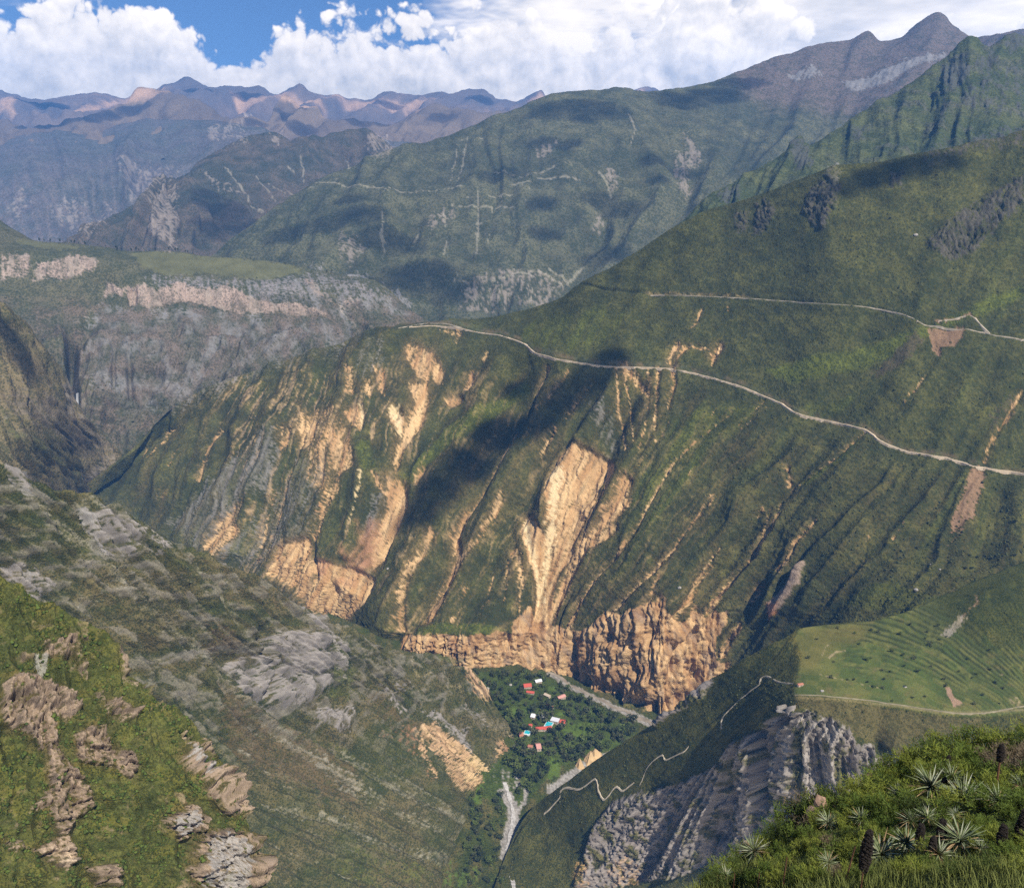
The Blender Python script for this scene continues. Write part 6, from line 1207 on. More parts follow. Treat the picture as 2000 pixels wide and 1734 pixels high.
# trees along the side gorge below the oasis
for i in range(60):
    for _ in range(60):
        y = rnd.uniform(1540, 1728); x = rnd.uniform(908, 1060)
        e = 955 + 0.05 * (y - 1540)
        if abs(x - 998) > 17 - 0.02 * (y - 1540) and x < 985 + 0.1 * (y - 1540): break
    tree('gorge_tree', ground('oasis_floor', x, y), rnd.uniform(4.5, 8.5), 'grey green tree on the bottom of the narrow side gorge', 'tree', 'trees in the side gorge', CROWNS, rnd.randrange(6), True, rnd.uniform(0.8, 1.1))
# row of trees on the plateau skyline
ORD = ['first', 'second', 'third', 'fourth', 'fifth', 'sixth', 'seventh', 'eighth', 'ninth']
PROWS = [[0, 120, 'in the row below the hill crest', 0], [121, 210, 'in the row past the small gap', 0], [211, 280, 'around the notch beside the meadow', 0], [281, 400, 'on the back edge of the meadow', 0], [401, 700, 'on the falling end of the meadow', 0]]
for (x, y, h) in ((78, 467, 7), (87, 471, 5), (98, 469, 6), (118, 471, 6.5), (139, 474, 5), (147, 473, 6.5), (154, 475, 3.5), (165, 476, 6), (169, 477, 4), (193, 480, 3), (207, 482, 3.5), (229, 489, 9), (237, 491, 5), (257, 490, 6), (267, 490, 8), (272, 491, 5), (305, 490, 6), (331, 490, 7.5), (343, 492, 7), (349, 492, 6), (362, 494, 5), (368, 495, 5), (376, 496, 4), (490, 506, 4), (497, 507, 3.5), (530, 511, 3), (558, 518, 5), (638, 532, 5), (648, 533, 6)):
    row = next(r for r in PROWS if r[0] <= x <= r[1]); row[3] += 1
    tree('plateau_tree', ground('plateau', x, y), h * 0.85, 'dark plateau tree, %s from left %s' % (ORD[row[3] - 1], row[2]), 'tree', 'trees along the plateau edge', TALLC, rnd.randrange(3), True, 1.0)
# shrubs on the terraces
S_ = crop(1550, 1150, 0.225)
for (a, b), k in zip(S_((680, 360), (740, 375), (920, 390), (1010, 310), (1140, 440), (1190, 500), (565, 480), (850, 545), (950, 580), (1040, 610), (640, 620), (670, 610), (960, 670), (770, 710), (845, 725), (1080, 715), (785, 785), (1200, 680), (470, 790), (520, 795), (640, 810), (780, 870), (970, 850), (1030, 950), (1140, 940), (1310, 790), (1270, 440), (1330, 420), (1250, 330), (385, 345), (535, 390), (205, 440), (130, 605), (350, 640), (1590, 740), (1550, 770), (1750, 820), (1810, 860), (1510, 610), (1700, 700), (1640, 930), (1570, 1000), (860, 980), (1430, 720), (1160, 380), (330, 770), (700, 850), (1325, 840), (1700, 540)), range(99)):
    tree('terrace_shrub', ground('shelf', a, b), rnd.uniform(1.9, 3.4) * (1.5 if k in (2, 9, 10, 5) else 1.0), 'dark shrub standing alone on the farm terraces of the shelf', 'shrub', 'shrubs on the terraces', CROWNS[:4], k, True, 0.75)
for (a, b) in D_((1470, 1330), (1510, 1335), (1550, 1330), (1580, 1340), (1600, 1335), (1690, 1325), (1720, 1310), (1480, 1390), (1450, 1390), (1690, 1165), (1220, 1290)):
    tree('slope_shrub', ground('road_mountain', a, b), rnd.uniform(4.0, 6.0), 'dark bush in the gully above the terraces', 'shrub', 'bushes above the terraces', CROWNS[:2], rnd.randrange(2), True, 0.7)

# ------------------------------------------------------------------ houses and pools
ROOF_M = {'red': plain('roof_red', (0.46, 0.085, 0.055), 0.7, 0.15, 0.8), 'pink': plain('roof_pink', (0.50, 0.25, 0.20), 0.8, 0.15, 0.8), 'beige': plain('roof_beige', (0.48, 0.38, 0.28), 0.85, 0.15, 0.8), 'white': plain('roof_white', (0.66, 0.65, 0.64), 0.6, 0.1, 0.8), 'grey': plain('roof_flat', (0.60, 0.59, 0.60), 0.6, 0.08, 0.5), 'brown': plain('roof_brown', (0.36, 0.15, 0.09), 0.85, 0.2, 0.8)}
WALL_M = plain('house_wall', (0.46, 0.36, 0.27), 0.9, 0.12, 0.6); DOOR_M = plain('door_wood', (0.10, 0.06, 0.04), 0.8, 0.2, 2.0); PANE_M = plain('window_pane', (0.03, 0.035, 0.04), 0.2, 0.1, 1.0, 0.5)
def box(V, Fc, x0, x1, y0, y1, z0, z1):
    o = len(V); V += [(x, y, z) for x in (x0, x1) for y in (y0, y1) for z in (z0, z1)]
    Fc += [tuple(o + i for i in f) for f in ((0, 1, 3, 2), (4, 6, 7, 5), (0, 4, 5, 1), (2, 3, 7, 6), (0, 2, 6, 4), (1, 5, 7, 3))]
def piece(name, mat, parent, boxes):
    V, Fc = [], []
    for b in boxes: box(V, Fc, *b)
    return raw_mesh(name, V, Fc, mat, parent)
for (u_, v_, l, w, h, a, kind, label) in HOUSES:
    e = bpy.data.objects.new('house', None); p = ground('oasis_floor', u_, v_ + 2); e.location = p + np.array([0, 0, 0.8]); e.rotation_euler = (0, 0, math.radians(a)); link(e); tag(e, label, 'house', 'houses of the oasis')
    l *= 1.08; w *= 1.25
    piece('wall', WALL_M, e, [(-l / 2, l / 2, -w / 2, w / 2, -3, h)])
    if kind == 'grey':
        piece('roof', ROOF_M[kind], e, [(-l / 2 - 0.6, l / 2 + 0.6, -w / 2 - 0.8, w / 2 + 0.6, h, h + 0.45)])
    else:
        rise = 0.26 * w; ov = 0.7; V, Fc = [], []
        for t in (0.0, 0.25):
            V += [(-l / 2 - ov, -w / 2 - ov, h - 0.2 + t), (l / 2 + ov, -w / 2 - ov, h - 0.2 + t), (l / 2 + ov, 0, h + rise + t), (-l / 2 - ov, 0, h + rise + t), (l / 2 + ov, w / 2 + ov, h - 0.2 + t), (-l / 2 - ov, w / 2 + ov, h - 0.2 + t)]
        Fc = [(6, 7, 8, 9), (9, 8, 10, 11), (3, 2, 1, 0), (5, 4, 2, 3), (0, 1, 7, 6), (4, 5, 11, 10), (1, 2, 8, 7), (2, 4, 10, 8), (5, 3, 9, 11), (3, 0, 6, 9)]
        raw_mesh('roof', V, Fc, ROOF_M[kind], e)
        raw_mesh('gable', [(-l / 2 + 0.05, -w / 2, h - 0.1), (-l / 2 + 0.05, w / 2, h - 0.1), (-l / 2 + 0.05, 0, h + rise - 0.1), (l / 2 - 0.05, -w / 2, h - 0.1), (l / 2 - 0.05, w / 2, h - 0.1), (l / 2 - 0.05, 0, h + rise - 0.1)], [(0, 2, 1), (3, 4, 5), (0, 3, 5, 2), (1, 2, 5, 4), (0, 1, 4, 3)], WALL_M, e)
    piece('door', DOOR_M, e, [(-0.6, 0.6, -w / 2 - 0.08, -w / 2 + 0.05, -0.5, 2.0)])
    for s in (-1, 1):
        if l > 9: piece('window', PANE_M, e, [(s * l * 0.3 - 0.7, s * l * 0.3 + 0.7, -w / 2 - 0.06, -w / 2 + 0.05, 0.9, 2.1)])
POOL_M = plain('pool_water', (0.03, 0.40, 0.46), 0.12, 0.12, 0.2, 0.5); DECK_M = plain('pool_deck', (0.66, 0.65, 0.62), 0.8, 0.08, 0.6)
for (u_, v_, l, w, a, label) in POOLS:
    e = bpy.data.objects.new('swimming_pool', None); p = ground('oasis_floor', u_, v_); e.location = p + np.array([0, 0, 1.6]); e.rotation_euler = (0, 0, math.radians(a)); link(e); tag(e, label, 'pool')
    w *= 1.5
    piece('deck', DECK_M, e, [(-l / 2 - 1, l / 2 + 1, -w / 2 - 3.0, -w / 2, -3, 0.2), (-l / 2 - 1, l / 2 + 1, w / 2, w / 2 + 0.8, -3, 0.2), (-l / 2 - 1, -l / 2, -w / 2, w / 2, -3, 0.2), (l / 2, l / 2 + 1, -w / 2, w / 2, -3, 0.2)])
    piece('water', POOL_M, e, [(-l / 2, l / 2, -w / 2, w / 2, -2.5, 0.0)])
# farm hut on the shelf
e = bpy.data.objects.new('farm_hut', None); e.location = ground('shelf', 1562, 1338) + np.array([0, 0, 0.2]); e.rotation_euler = (0, 0, 0.3); link(e); tag(e, 'tiny reddish farm hut on the edge of the terraced shelf', 'hut')
piece('wall', WALL_M, e, [(-3.5, 3.5, -2, 2, -1.5, 2.2)]); raw_mesh('roof', [(-4, -2.6, 2.2), (4, -2.6, 2.2), (4, 0, 3.4), (-4, 0, 3.4), (4, 2.6, 2.2), (-4, 2.6, 2.2)], [(0, 1, 2, 3), (3, 2, 4, 5), (0, 3, 5), (1, 4, 2), (0, 5, 4, 1)], ROOF_M['brown'], e); piece('door', DOOR_M, e, [(-0.5, 0.5, -2.06, -1.9, 0, 1.8)])

# ------------------------------------------------------------------ boulders and earth pillars
STONE_M = plain('boulder_stone', (0.31, 0.28, 0.24), 0.9, 0.3, 0.6); PILLAR_M = plain('pillar_earth', (0.50, 0.34, 0.17), 0.95, 0.3, 0.15)
def rock_mesh(name, seed, mat, sx=1.0, sz=0.75):
    V = ICO2[0].copy(); n = 0.35 * fbm(V[:, 0] * 1.3 + seed * 3.1, V[:, 1] * 1.3 + V[:, 2] * 1.7, 3, 0.5, seed)
    V = V * (1 + n)[:, None] * np.array([sx, 1, sz])
    me = bpy.data.meshes.new(name); me.from_pydata([tuple(map(float, p)) for p in V], [], [tuple(f) for f in ICO2[1]]); me.materials.append(mat); return me
ROCKS = [rock_mesh('boulder', i, STONE_M) for i in range(4)]
for key, u_, v_, s, label in (('road_mountain', 1790, 1151, 5.5, 'large white boulder lying above the terraced fields'), ('road_mountain', 1328, 1148, 5.0, 'brown boulder on the green slope above the orange cliff'), ('road_mountain', 1279, 1139, 3.0, 'small pale boulder to the upper side of the brown boulder'), ('road_mountain', 757, 1110, 4.5, 'pale boulder on the green slope beside the red nose of the cliff'), ('road_mountain', 1788, 459, 7.0, 'pale boulder standing on the upper slope below the dark crags'), ('shelf', 1790, 1150, 0.1, None), ('shelf', 1605, 1349, 3.2, 'pale boulder near the rim of the shelf'), ('shelf', 1767, 1340, 3.0, 'brownish boulder among the terraced fields'), ('oasis_floor', 996, 1338, 5.0, 'white boulder at the top of the oasis'), ('oasis_floor', 952, 1345, 6.5, 'white boulder at the foot of the slope beside the oasis'), ('oasis_floor', 1120, 1401, 4.0, 'pale stone heap among the gardens of the oasis'), ('road_mountain', 1818, 1102, 3.0, 'small white stone on the slope above the large white boulder'), ('road_mountain', 1835, 1112, 3.0, 'white stone between the fields and the dark gully bushes')):
    if label is None: continue
    o = bpy.data.objects.new('boulder', ROCKS[rnd.randrange(4)]); o.location = ground(key, u_, v_); s *= 0.75; o.scale = (s, s, s); o.rotation_euler = (0, 0, rnd.uniform(0, 6)); link(o); tag(o, label, 'boulder')
def pillar_mesh(seed):
    n, m = 20, 14; th = np.linspace(0, 2 * np.pi, n, endpoint=False); V, Fc = [], []
    for i in range(m):
        z = i / (m - 1); rr = (1 - z) ** 0.8 * 1.25 + 0.10 - 0.09 * z
        for k in range(n):
            w_ = 1 + 0.45 * float(gnoise(math.cos(th[k]) * 2.2 + seed * 5, math.sin(th[k]) * 2.2 + z * 0.8, 3)) + 0.2 * float(gnoise(math.cos(th[k]) * 6 + seed, math.sin(th[k]) * 6 + z * 3, 9))
            V.append((rr * w_ * math.cos(th[k]) + 0.35 * z * math.sin(seed * 2.1), rr * w_ * 0.8 * math.sin(th[k]), z * (1 + 0.06 * math.sin(3 * th[k] + seed))))
    for i in range(m - 1):
        for k in range(n): Fc.append((i * n + k, i * n + (k + 1) % n, (i + 1) * n + (k + 1) % n, (i + 1) * n + k))
    me = bpy.data.meshes.new('earth_pillar'); me.from_pydata(V, [], Fc); me.materials.append(PILLAR_M); return me
for i, (u_, v_, w, h, label) in enumerate(((1131, 1497, 7, 22, 'slim pointed earth pillar below the oasis, nearest the stream gorge'), (1151, 1487, 10, 27, 'tall pointed ochre earth pillar, middle one below the oasis'), (1166, 1476, 12, 20, 'broad blunt ochre earth pillar closest to the river gravel'))):
    o = bpy.data.objects.new('earth_pillar', pillar_mesh(i)); o.location = ground('oasis_floor', u_, v_) - np.array([0, 0, 3]); o.scale = (w, w, h); link(o); tag(o, label, 'pillar')
# ------------------------------------------------------------------ the bank in front: ground, grass, bushes, puyas
BANK = ([('r', [(1280, 1810, 17.5), (1340, 1756, 19.5), (1440, 1672, 22.5), (1500, 1626, 24.5), (1560, 1588, 26), (1640, 1552, 27.5), (1700, 1524, 29), (1760, 1486, 31), (1830, 1464, 32), (1900, 1458, 32.5), (2100, 1440, 34)]),
         ('r', [(1280, 1820, 17), (1340, 1800, 17.5), (1440, 1760, 18.5), (1500, 1735, 18.5), (1640, 1690, 19), (1800, 1650, 19.5), (2100, 1620, 20)]),
         ('r', [(1280, 1900, 14), (1500, 1900, 12), (1800, 1900, 10), (2100, 1900, 9)])], 1280, 2100)
P, nb = loft(BANK[0], BANK[1], BANK[2], 8.0, 6.0, back=14.0)
n1 = fbm(P[..., 0] / 2.2, P[..., 1] / 2.2, 4, 0.5, 3)
P[..., 2] += 0.35 * n1
col = lerp(np.broadcast_to(C(0.040, 0.050, 0.018), P.shape), C(0.085, 0.095, 0.03), sstep(-0.3, 0.4, n1))
o = grid_mesh('bank_ground', P, np.concatenate([col, np.ones(P.shape[:2] + (1,))], -1), terrain_material('bank_cover', 0.12, 0.8, 0.5))
tag(o, 'grassy bank under the plants in front', kind='structure')
uu, vv = project(P); GRID['bank'] = (P[nb:], uu[nb:], vv[nb:], None)

def blade(V, Fc, p, d, bend, w, n=2, side=None):
    """a tapering strip from p along d, bending by vector bend"""
    d = np.array(d, float); bend = np.array(bend, float); p = np.array(p, float)
    s = side if side is not None else np.cross(d, [0.3, 0.5, 0.8]); s = s / (np.linalg.norm(s) + 1e-9); o = len(V)
    for i in range(n + 1):
        t = i / n; c = p + d * t + bend * t * t
        ww = w * (1 - t ** 1.5) * 0.5 + w * 0.02
        V.append(c + s * ww); V.append(c - s * ww)
    for i in range(n): Fc.append((o + 2 * i, o + 2 * i + 1, o + 2 * i + 3, o + 2 * i + 2))
def mesh_of(name, V, Fc, mat):
    me = bpy.data.meshes.new(name); me.from_pydata([tuple(map(float, p)) for p in V], [], [tuple(f) for f in Fc]); me.materials.append(mat); return me
BUSH_M = [soft_leaf('bush_yellow', (0.11, 0.145, 0.022), (0.24, 0.26, 0.045), 0.3), soft_leaf('bush_green', (0.060, 0.100, 0.018), (0.140, 0.180, 0.034), 0.3), soft_leaf('bush_brown', (0.13, 0.10, 0.06), (0.20, 0.155, 0.10), 0.2), soft_leaf('bush_deep', (0.030, 0.050, 0.012), (0.080, 0.110, 0.026), 0.25)]
STEM_M = plain('bush_stem', (0.09, 0.065, 0.04), 0.9, 0.3, 4.0)
def bush_mesh(seed, mat, n=760):
    """broom-like bush: stems fan out of the base and carry fine leaf sprays; unit height"""
    r = random.Random(seed); V, Fc = [], []
    stems = []
    for k in range(26):
        a = r.uniform(0, 6.283); t = r.uniform(0.1, 1.0) ** 0.7
        stems.append(np.array([0.62 * t * math.cos(a), 0.62 * t * math.sin(a), r.uniform(0.75, 1.05) * (1.05 - 0.45 * t)]))
    for k in range(n):
        s = r.choice(stems); f = r.uniform(0.35, 1.0)
        p = s * f * np.array([1, 1, 1]) + np.array([r.gauss(0, 0.05) for _ in range(3)])
        d = s / np.linalg.norm(s) * 0.6 + np.array([r.gauss(0, 0.55), r.gauss(0, 0.55), r.gauss(0.25, 0.4)]); d = d / np.linalg.norm(d) * r.uniform(0.09, 0.20)
        blade(V, Fc, p, d, (0, 0, -0.02), r.uniform(0.018, 0.040), 1, np.array([r.gauss(0, 1), r.gauss(0, 1), r.gauss(0, 0.4)]))
    V2, F2 = [], []
    for s in stems: blade(V2, F2, (0, 0, -0.1), s * 0.9 + np.array([0, 0, 0.1]), (0, 0, 0), 0.03, 2)
    return mesh_of('foliage', V, Fc, mat), mesh_of('stem', V2, F2, STEM_M)
BUSHES = [bush_mesh(100 + i, BUSH_M[(0, 1, 0, 3, 1, 2)[i]]) for i in range(6)]
TOPLINE = lambda x: np.interp(x, [1300, 1340, 1440, 1500, 1560, 1640, 1700, 1760, 1830, 1900, 2060], [1800, 1756, 1672, 1626, 1588, 1552, 1524, 1486, 1464, 1458, 1446])
PUYAS = [(1473, 1668, 34, 'pale spiky puya rosette above the lower edge of the bank, standing apart on the slope'), (1617, 1613, 26, 'small spiky puya beside the brownish stones'), (1678, 1607, 25, 'yellow green spiky puya with upright leaves'), (1818, 1542, 44, 'large puya rosette with some orange dry leaves, highest big one on the bank'), (1860, 1526, 30, 'grey spiky puya touching the highest big rosette'), (1880, 1562, 42, 'dense puya clump below the highest big rosette'), (1945, 1574, 32, 'silvery puya rosette with leaves pointing up'), (1753, 1562, 22, 'upright slender puya half hidden among dark bushes'), (1722, 1670, 46, 'large silvery puya clump beside the tall dark seed head'), (1768, 1650, 36, 'puya clump with long leaves, behind the large silvery clump'), (1832, 1674, 38, 'dark shaggy puya clump with dry brown leaves'), (1872, 1650, 44, 'large grey green puya clump below two dark seed heads'), (1416, 1718, 20, 'small whitish puya at the lowest tip of the bank'), (1617, 1692, 24, 'low dry puya among the grass'), (1838, 1436, 22, 'thin puya leaves on the top edge of the bank'), (1994, 1540, 26, 'puya cut by the picture edge, beside the brownish bush'), (1914, 1664, 20, 'small whitish tuft of puya leaves'), (1773, 1612, 26, 'sprawling puya with pale bent leaves'), (1812, 1610, 25, 'sprawling puya crossing its pale neighbour'), (1868, 1600, 20, 'small striped looking puya in the bushes')]
def leaf_mesh(seed, mat, droop):
    V, Fc = [], []
    for s in (-1, 1):                      # two half blades meeting in a keel
        o = len(V); n = 5
        for i in range(n + 1):
            t = i / n; w = 0.036 * (1 - t ** 2.0) * (0.75 + 0.25 * min(1, 4 * t)); c = np.array([t, 0, -droop * t * t])
            V.append(c); V.append(c + np.array([0, s * w, 0.35 * w]))
        for i in range(n):
            q = (o + 2 * i, o + 2 * i + 1, o + 2 * i + 3, o + 2 * i + 2); Fc.append(q if s > 0 else q[::-1])
    return mesh_of('leaf', V, Fc, mat)
PUYA_M = [plain('puya_leaf', (0.10, 0.135, 0.05), 0.5, 0.25, 1.5, 0.3, (0.20, 0.225, 0.12)), plain('puya_leaf_pale', (0.20, 0.22, 0.13), 0.5, 0.2, 1.5, 0.3, (0.34, 0.35, 0.25)), plain('puya_leaf_dry', (0.20, 0.13, 0.07), 0.8, 0.2, 1.5, 0.1, (0.36, 0.25, 0.13))]
LEAVES = [leaf_mesh(i, PUYA_M[0 if i < 3 else 1 if i < 5 else 2], 0.1 + 0.07 * (i % 3)) for i in range(6)]
HEAD_M = plain('seed_capsule', (0.018, 0.014, 0.012), 0.8, 0.3, 8.0); STALK_M = plain('puya_stalk', (0.13, 0.065, 0.035), 0.8, 0.25, 5.0)
def m_per_px(p): return float(np.linalg.norm(p - CAM)) / F_PX
from mathutils import Euler, Matrix, Vector
def puya(u_, v_, rad, label, tilt=0.0):
    p = ground('bank', u_, v_ + 0.25 * rad); R = rad * m_per_px(p) * rnd.uniform(0.85, 1.05)
    e = bpy.data.objects.new('puya_plant', None); e.location = p + np.array([0, 0, 0.22]); e.rotation_euler = (rnd.uniform(-0.35, 0.35), rnd.uniform(-0.35, 0.35), rnd.uniform(0, 6.28)); link(e); tag(e, label, 'puya')
    n = 46 + int(rad * 0.8)
    for k in range(n):
        t = k / n; a = k * 2.39996 + rnd.uniform(-0.2, 0.2); el = 1.30 - 1.35 * t + rnd.uniform(-0.15, 0.15)
        dry = t > 0.80 or rnd.random() < 0.06
        o = bpy.data.objects.new('leaf', LEAVES[5] if dry else LEAVES[rnd.randrange(5)]); L_ = R * rnd.uniform(0.75, 1.12) * (0.75 if t < 0.2 else 1.0)
        o.rotation_euler = Euler((rnd.uniform(-0.5, 0.5), -el + rnd.gauss(0, 0.12), a), 'XYZ'); o.scale = (L_, L_ * rnd.uniform(0.75, 1.1), L_ * rnd.uniform(0.5, 2.4))
        link(o, e)
    return e
for q in PUYAS: puya(*q)
def seed_head(u_, v_, hpx, stalk_px, label, lean=0.0, wide=1.0):
    """dark spike of capsules on a stalk; (u, v) is the middle of the spike"""
    p = ground('bank', u_, v_ + hpx * 0.5 + stalk_px); k = m_per_px(p); H = hpx * k * 1.15; S = stalk_px * k * 1.15; W = 0.05 * H * wide + 0.03
    e = bpy.data.objects.new('puya_spike', None); e.location = p; e.rotation_euler = (0, lean, 0); link(e); tag(e, label, 'seed spike', 'dry flower spikes of the puyas')
    V, Fc = [], []; n = 8
    for i in range(4):
        z = -0.2 + (S + 0.2) * i / 3
        for j in range(n): V.append((0.028 * math.cos(j * 6.2832 / n), 0.028 * math.sin(j * 6.2832 / n), z))
    for i in range(3):
        for j in range(n): Fc.append((i * n + j, i * n + (j + 1) % n, (i + 1) * n + (j + 1) % n, (i + 1) * n + j))
    raw_mesh('stalk', V, Fc, STALK_M, e)
    V, Fc = [], []; cnt = int(90 + 60 * H)
    for j in range(cnt):
        t = (j + 0.5) / cnt; a = j * 2.39996; rr = W * (0.55 + 0.75 * math.sin(math.pi * min(1, 0.15 + 0.85 * t))) * rnd.uniform(0.75, 1.2); s = 0.038 * rnd.uniform(0.7, 1.25)
        c = np.array([rr * math.cos(a), rr * math.sin(a), S + H * t]); o = len(V)
        V += [c + s * np.array(q) for q in ((1, 0, 0), (-1, 0, 0), (0, 1, 0), (0, -1, 0), (0, 0, 1.2), (0, 0, -1.2))]
        Fc += [(o + a_, o + b_, o + c_) for a_, b_, c_ in ((0, 2, 4), (2, 1, 4), (1, 3, 4), (3, 0, 4), (2, 0, 5), (1, 2, 5), (3, 1, 5), (0, 3, 5))]
    hd = raw_mesh('seed_head', V, Fc, HEAD_M, e); hd['kind'] = 'stuff'
    V, Fc = [], []; m_ = 7
    for i in range(5):
        t = i / 4; rr = W * 0.55 * math.sin(math.pi * min(1, 0.12 + 0.86 * t)) + 0.01
        for j in range(m_): V.append((rr * math.cos(j * 6.2832 / m_), rr * math.sin(j * 6.2832 / m_), S + H * t))
    for i in range(4):
        for j in range(m_): Fc.append((i * m_ + j, i * m_ + (j + 1) % m_, (i + 1) * m_ + (j + 1) % m_, (i + 1) * m_ + j))
    raw_mesh('core', V, Fc, HEAD_M, e)
    return e
seed_head(1677, 1668, 68, 22, 'tallest black seed spike, on the left of the largest silvery puya clump', 0.03, 0.9)
for q in ((1834, 1627, 42, 8, 'black seed spike rising between the puya clumps in the middle', 0.0, 1.0), (1794, 1634, 32, 8, 'short black seed spike among sprawling pale puya leaves', 0.0, 1.0), (1985, 1616, 46, 12, 'black seed spike close to the picture edge', 0.06, 0.9), (1951, 1634, 32, 8, 'stout black seed spike beside the one at the picture edge', 0.0, 1.2), (1945, 1484, 26, 58, 'dark seed head on a long thin stalk at the top of the bank', -0.05, 1.1), (1815, 1658, 42, 4, 'slim black seed spike in the dark shaggy puya', 0.0, 0.7), (1838, 1533, 22, 6, 'small black seed spike in the highest big rosette', 0.0, 1.0), (1902, 1566, 24, 6, 'small slanting dark spike in the dense puya clump', 0.15, 0.8), (1850, 1490, 18, 10, 'small dark seed head near the top edge of the bank', 0.0, 1.0)):
    seed_head(*q)
# bare stalks
for (a, b, c_, d, label) in ((1527, 1676, 1525, 1736, 'thin bare dark stalk near the lower edge of the bank'), (1662, 1660, 1652, 1724, 'reddish bare stalk leaning beside the tallest seed spike'), (1483, 1705, 1483, 1738, 'short brown stalk under the lone puya'), (1433, 1705, 1433, 1738, 'short thin stalk near the tip of the bank'), (1682, 1708, 1683, 1740, 'straight stalk at the foot of the tallest seed spike')):
    p = ground('bank', c_, d); k = m_per_px(p); H = (d - b) * k * 1.15; V, Fc = [], []
    for i in range(4):
        for j in range(6): V.append((0.022 * (1 - 0.15 * i) * math.cos(j * 1.0472) + (a - c_) * k * i / 3, 0.022 * math.sin(j * 1.0472), -0.2 + (H + 0.2) * i / 3))
    for i in range(3):
        for j in range(6): Fc.append((i * 6 + j, i * 6 + (j + 1) % 6, i * 6 + 6 + (j + 1) % 6, i * 6 + 6 + j))
    o = raw_mesh('dry_stalk', V, Fc, STALK_M); o.location = p; tag(o, label, 'stalk')
# brown stones between the bushes
BSTONE_M = plain('bank_stone', (0.30, 0.19, 0.13), 0.9, 0.25, 2.0)
for (a, b, s, label) in ((1600, 1578, 0.30, 'upright pinkish brown stone at the edge of the bank'), (1584, 1592, 0.24, 'rounded brown stone left of the upright one'), (1698, 1526, 0.22, 'dark reddish stone at the brink of the bank')):
    o = bpy.data.objects.new('stone', rock_mesh('stone', int(a), BSTONE_M, 0.7, 1.3)); o.location = ground('bank', a, b + 14); o.scale = (s, s, s); o.location.z += 0.35; link(o); tag(o, label, 'stone')
# bushes fill the bank between the puyas
cnt = 0; done = []
for _ in range(6000):
    if cnt >= 230: break
    x = rnd.uniform(1335, 2040); y = rnd.uniform(1440, 1740)
    if y < TOPLINE(x) + 2 or y > 1745 - 0.07 * (x - 1340): continue
    if any((x - a) ** 2 + ((y - b - 0.5 * r_) * 0.8) ** 2 < (0.7 * r_) ** 2 for a, b, r_, _l in PUYAS): continue
    if any((x - a) ** 2 + (y - b) ** 2 < 16 ** 2 for a, b in done): continue
    done.append((x, y)); cnt += 1
    p = ground('bank', x, y); k = m_per_px(p)
    low_ = y > 1600 + 0.05 * (2000 - x)
    kind = rnd.choices(range(6), (4, 3, 4, 3, 3, 0.5))[0]
    if abs(x - 1990) < 45 and abs(y - 1500) < 26: kind = 5
    s = k * rnd.uniform(24, 46) * (0.75 if low_ else 1.0)
    e = bpy.data.objects.new('bush', None); e.location = p; e.rotation_euler = (rnd.uniform(-0.15, 0.15), rnd.uniform(-0.15, 0.15), rnd.uniform(0, 6.28)); e.scale = (s * rnd.uniform(1.1, 1.5), s * rnd.uniform(1.1, 1.5), s); link(e)
    hue = ('yellow green', 'mid green', 'yellow green', 'dark green', 'mid green', 'brownish dry')[kind]; npu = min(PUYAS, key=lambda q: (q[0] - x) ** 2 + (q[1] - y) ** 2); near = math.hypot(npu[0] - x, npu[1] - y) < 34
    place_ = 'along the top edge of the bank' if y < TOPLINE(x) + 26 else 'at the foot of the bank among tall grass' if y > 1690 else 'beside a puya on the upper bank' if near and y < 1590 else 'beside a puya on the lower bank' if near else 'on the open upper bank' if y < 1590 else 'on the open lower bank'
    place_ += ' towards the cliff' if x < 1640 else ' towards the picture edge' if x > 1860 else ''
    tag(e, hue + ' bush ' + place_, 'bush', hue + ' bushes ' + place_)
    link(bpy.data.objects.new('foliage', BUSHES[kind][0]), e); link(bpy.data.objects.new('stem', BUSHES[kind][1]), e)
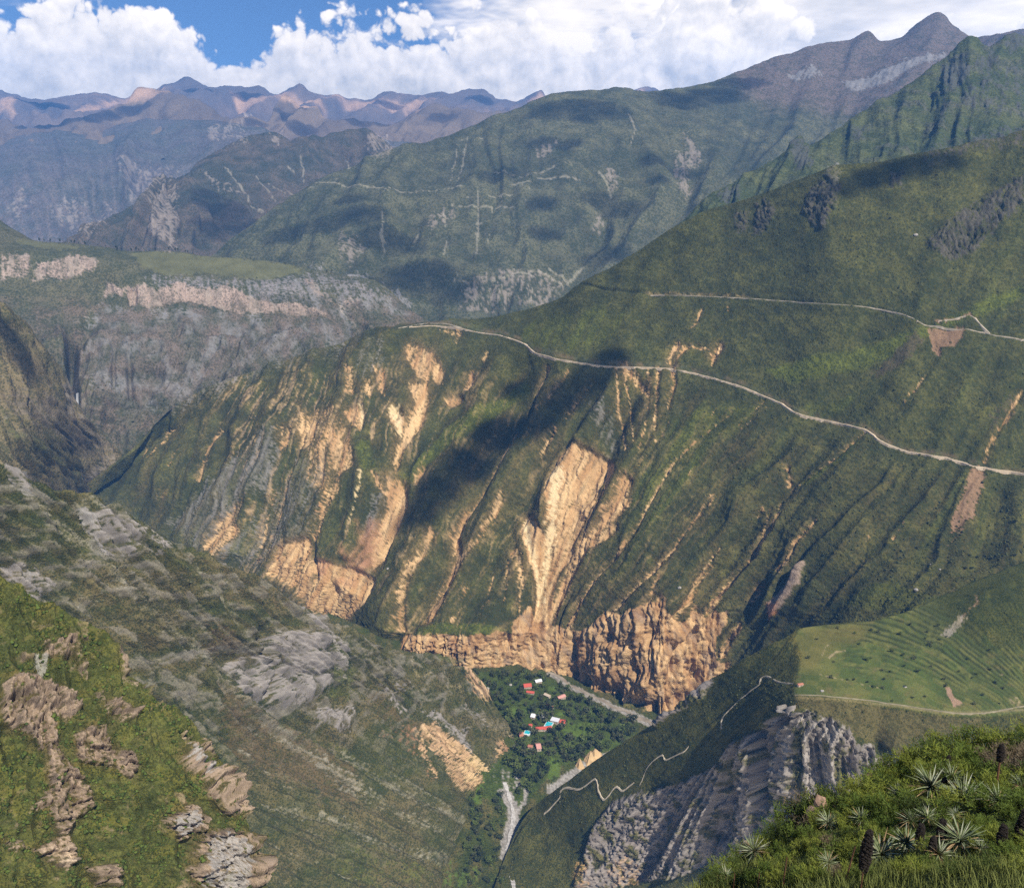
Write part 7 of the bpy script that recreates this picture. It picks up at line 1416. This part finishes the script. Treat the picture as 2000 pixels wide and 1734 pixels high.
# grass
V, Fc = [], []
Pb = P[nb:]; ub, vb = uu[nb:], vv[nb:]
r = np.random.RandomState(5)
fi = np.argwhere((ub > 1310) & (ub < 2060) & (vb < 1800))
for k in range(22000):
    i, j = fi[r.randint(len(fi))]
    if i + 1 >= Pb.shape[0] or j + 1 >= Pb.shape[1]: continue
    a, b = r.rand(2); p = Pb[i, j] + (Pb[i + 1, j] - Pb[i, j]) * a + (Pb[i, j + 1] - Pb[i, j]) * b
    h = r.uniform(0.10, 0.36) * (1.15 if vb[i, j] > 1690 else 0.6); an = r.uniform(0, 6.28); l = r.uniform(0.1, 0.5) * h
    blade(V, Fc, p - np.array([0, 0, 0.03]), (l * math.cos(an) * 0.4, l * math.sin(an) * 0.4, h), (l * math.cos(an), l * math.sin(an), -0.15 * h), r.uniform(0.010, 0.022), 2, np.array([math.sin(an), -math.cos(an), 0.0]))
me = mesh_of('grass', V, Fc, soft_leaf('grass_blade', (0.085, 0.115, 0.024), (0.22, 0.235, 0.07), 0.3))
tag(link(bpy.data.objects.new('grass', me)), 'tall green grass growing over the bank in front', kind='stuff')
# ------------------------------------------------------------------ the air of the valley
def build_haze(density):
    x0, x1, y0, y1, z0, z1 = -16000.0, 16000.0, -4000.0, 19800.0, -90.0, 3450.0
    V = [(x, y, z) for x in (x0, x1) for y in (y0, y1) for z in (z0, z1)]
    Fc = [(0, 1, 3, 2), (4, 6, 7, 5), (0, 4, 5, 1), (2, 3, 7, 6), (0, 2, 6, 4), (1, 5, 7, 3)]
    m = bpy.data.materials.new('haze_air')
    nt, N, L = nodes_of(m)
    out = N.new('ShaderNodeOutputMaterial'); pv = N.new('ShaderNodeVolumePrincipled')
    pv.inputs['Color'].default_value = (0.13, 0.40, 1.0, 1); pv.inputs['Density'].default_value = density; pv.inputs['Anisotropy'].default_value = 0.0
    L.new(pv.outputs[0], out.inputs['Volume'])
    o = raw_mesh('haze', V, Fc, m)
    tag(o, kind='stuff')
    return o
build_haze(3.9e-5)
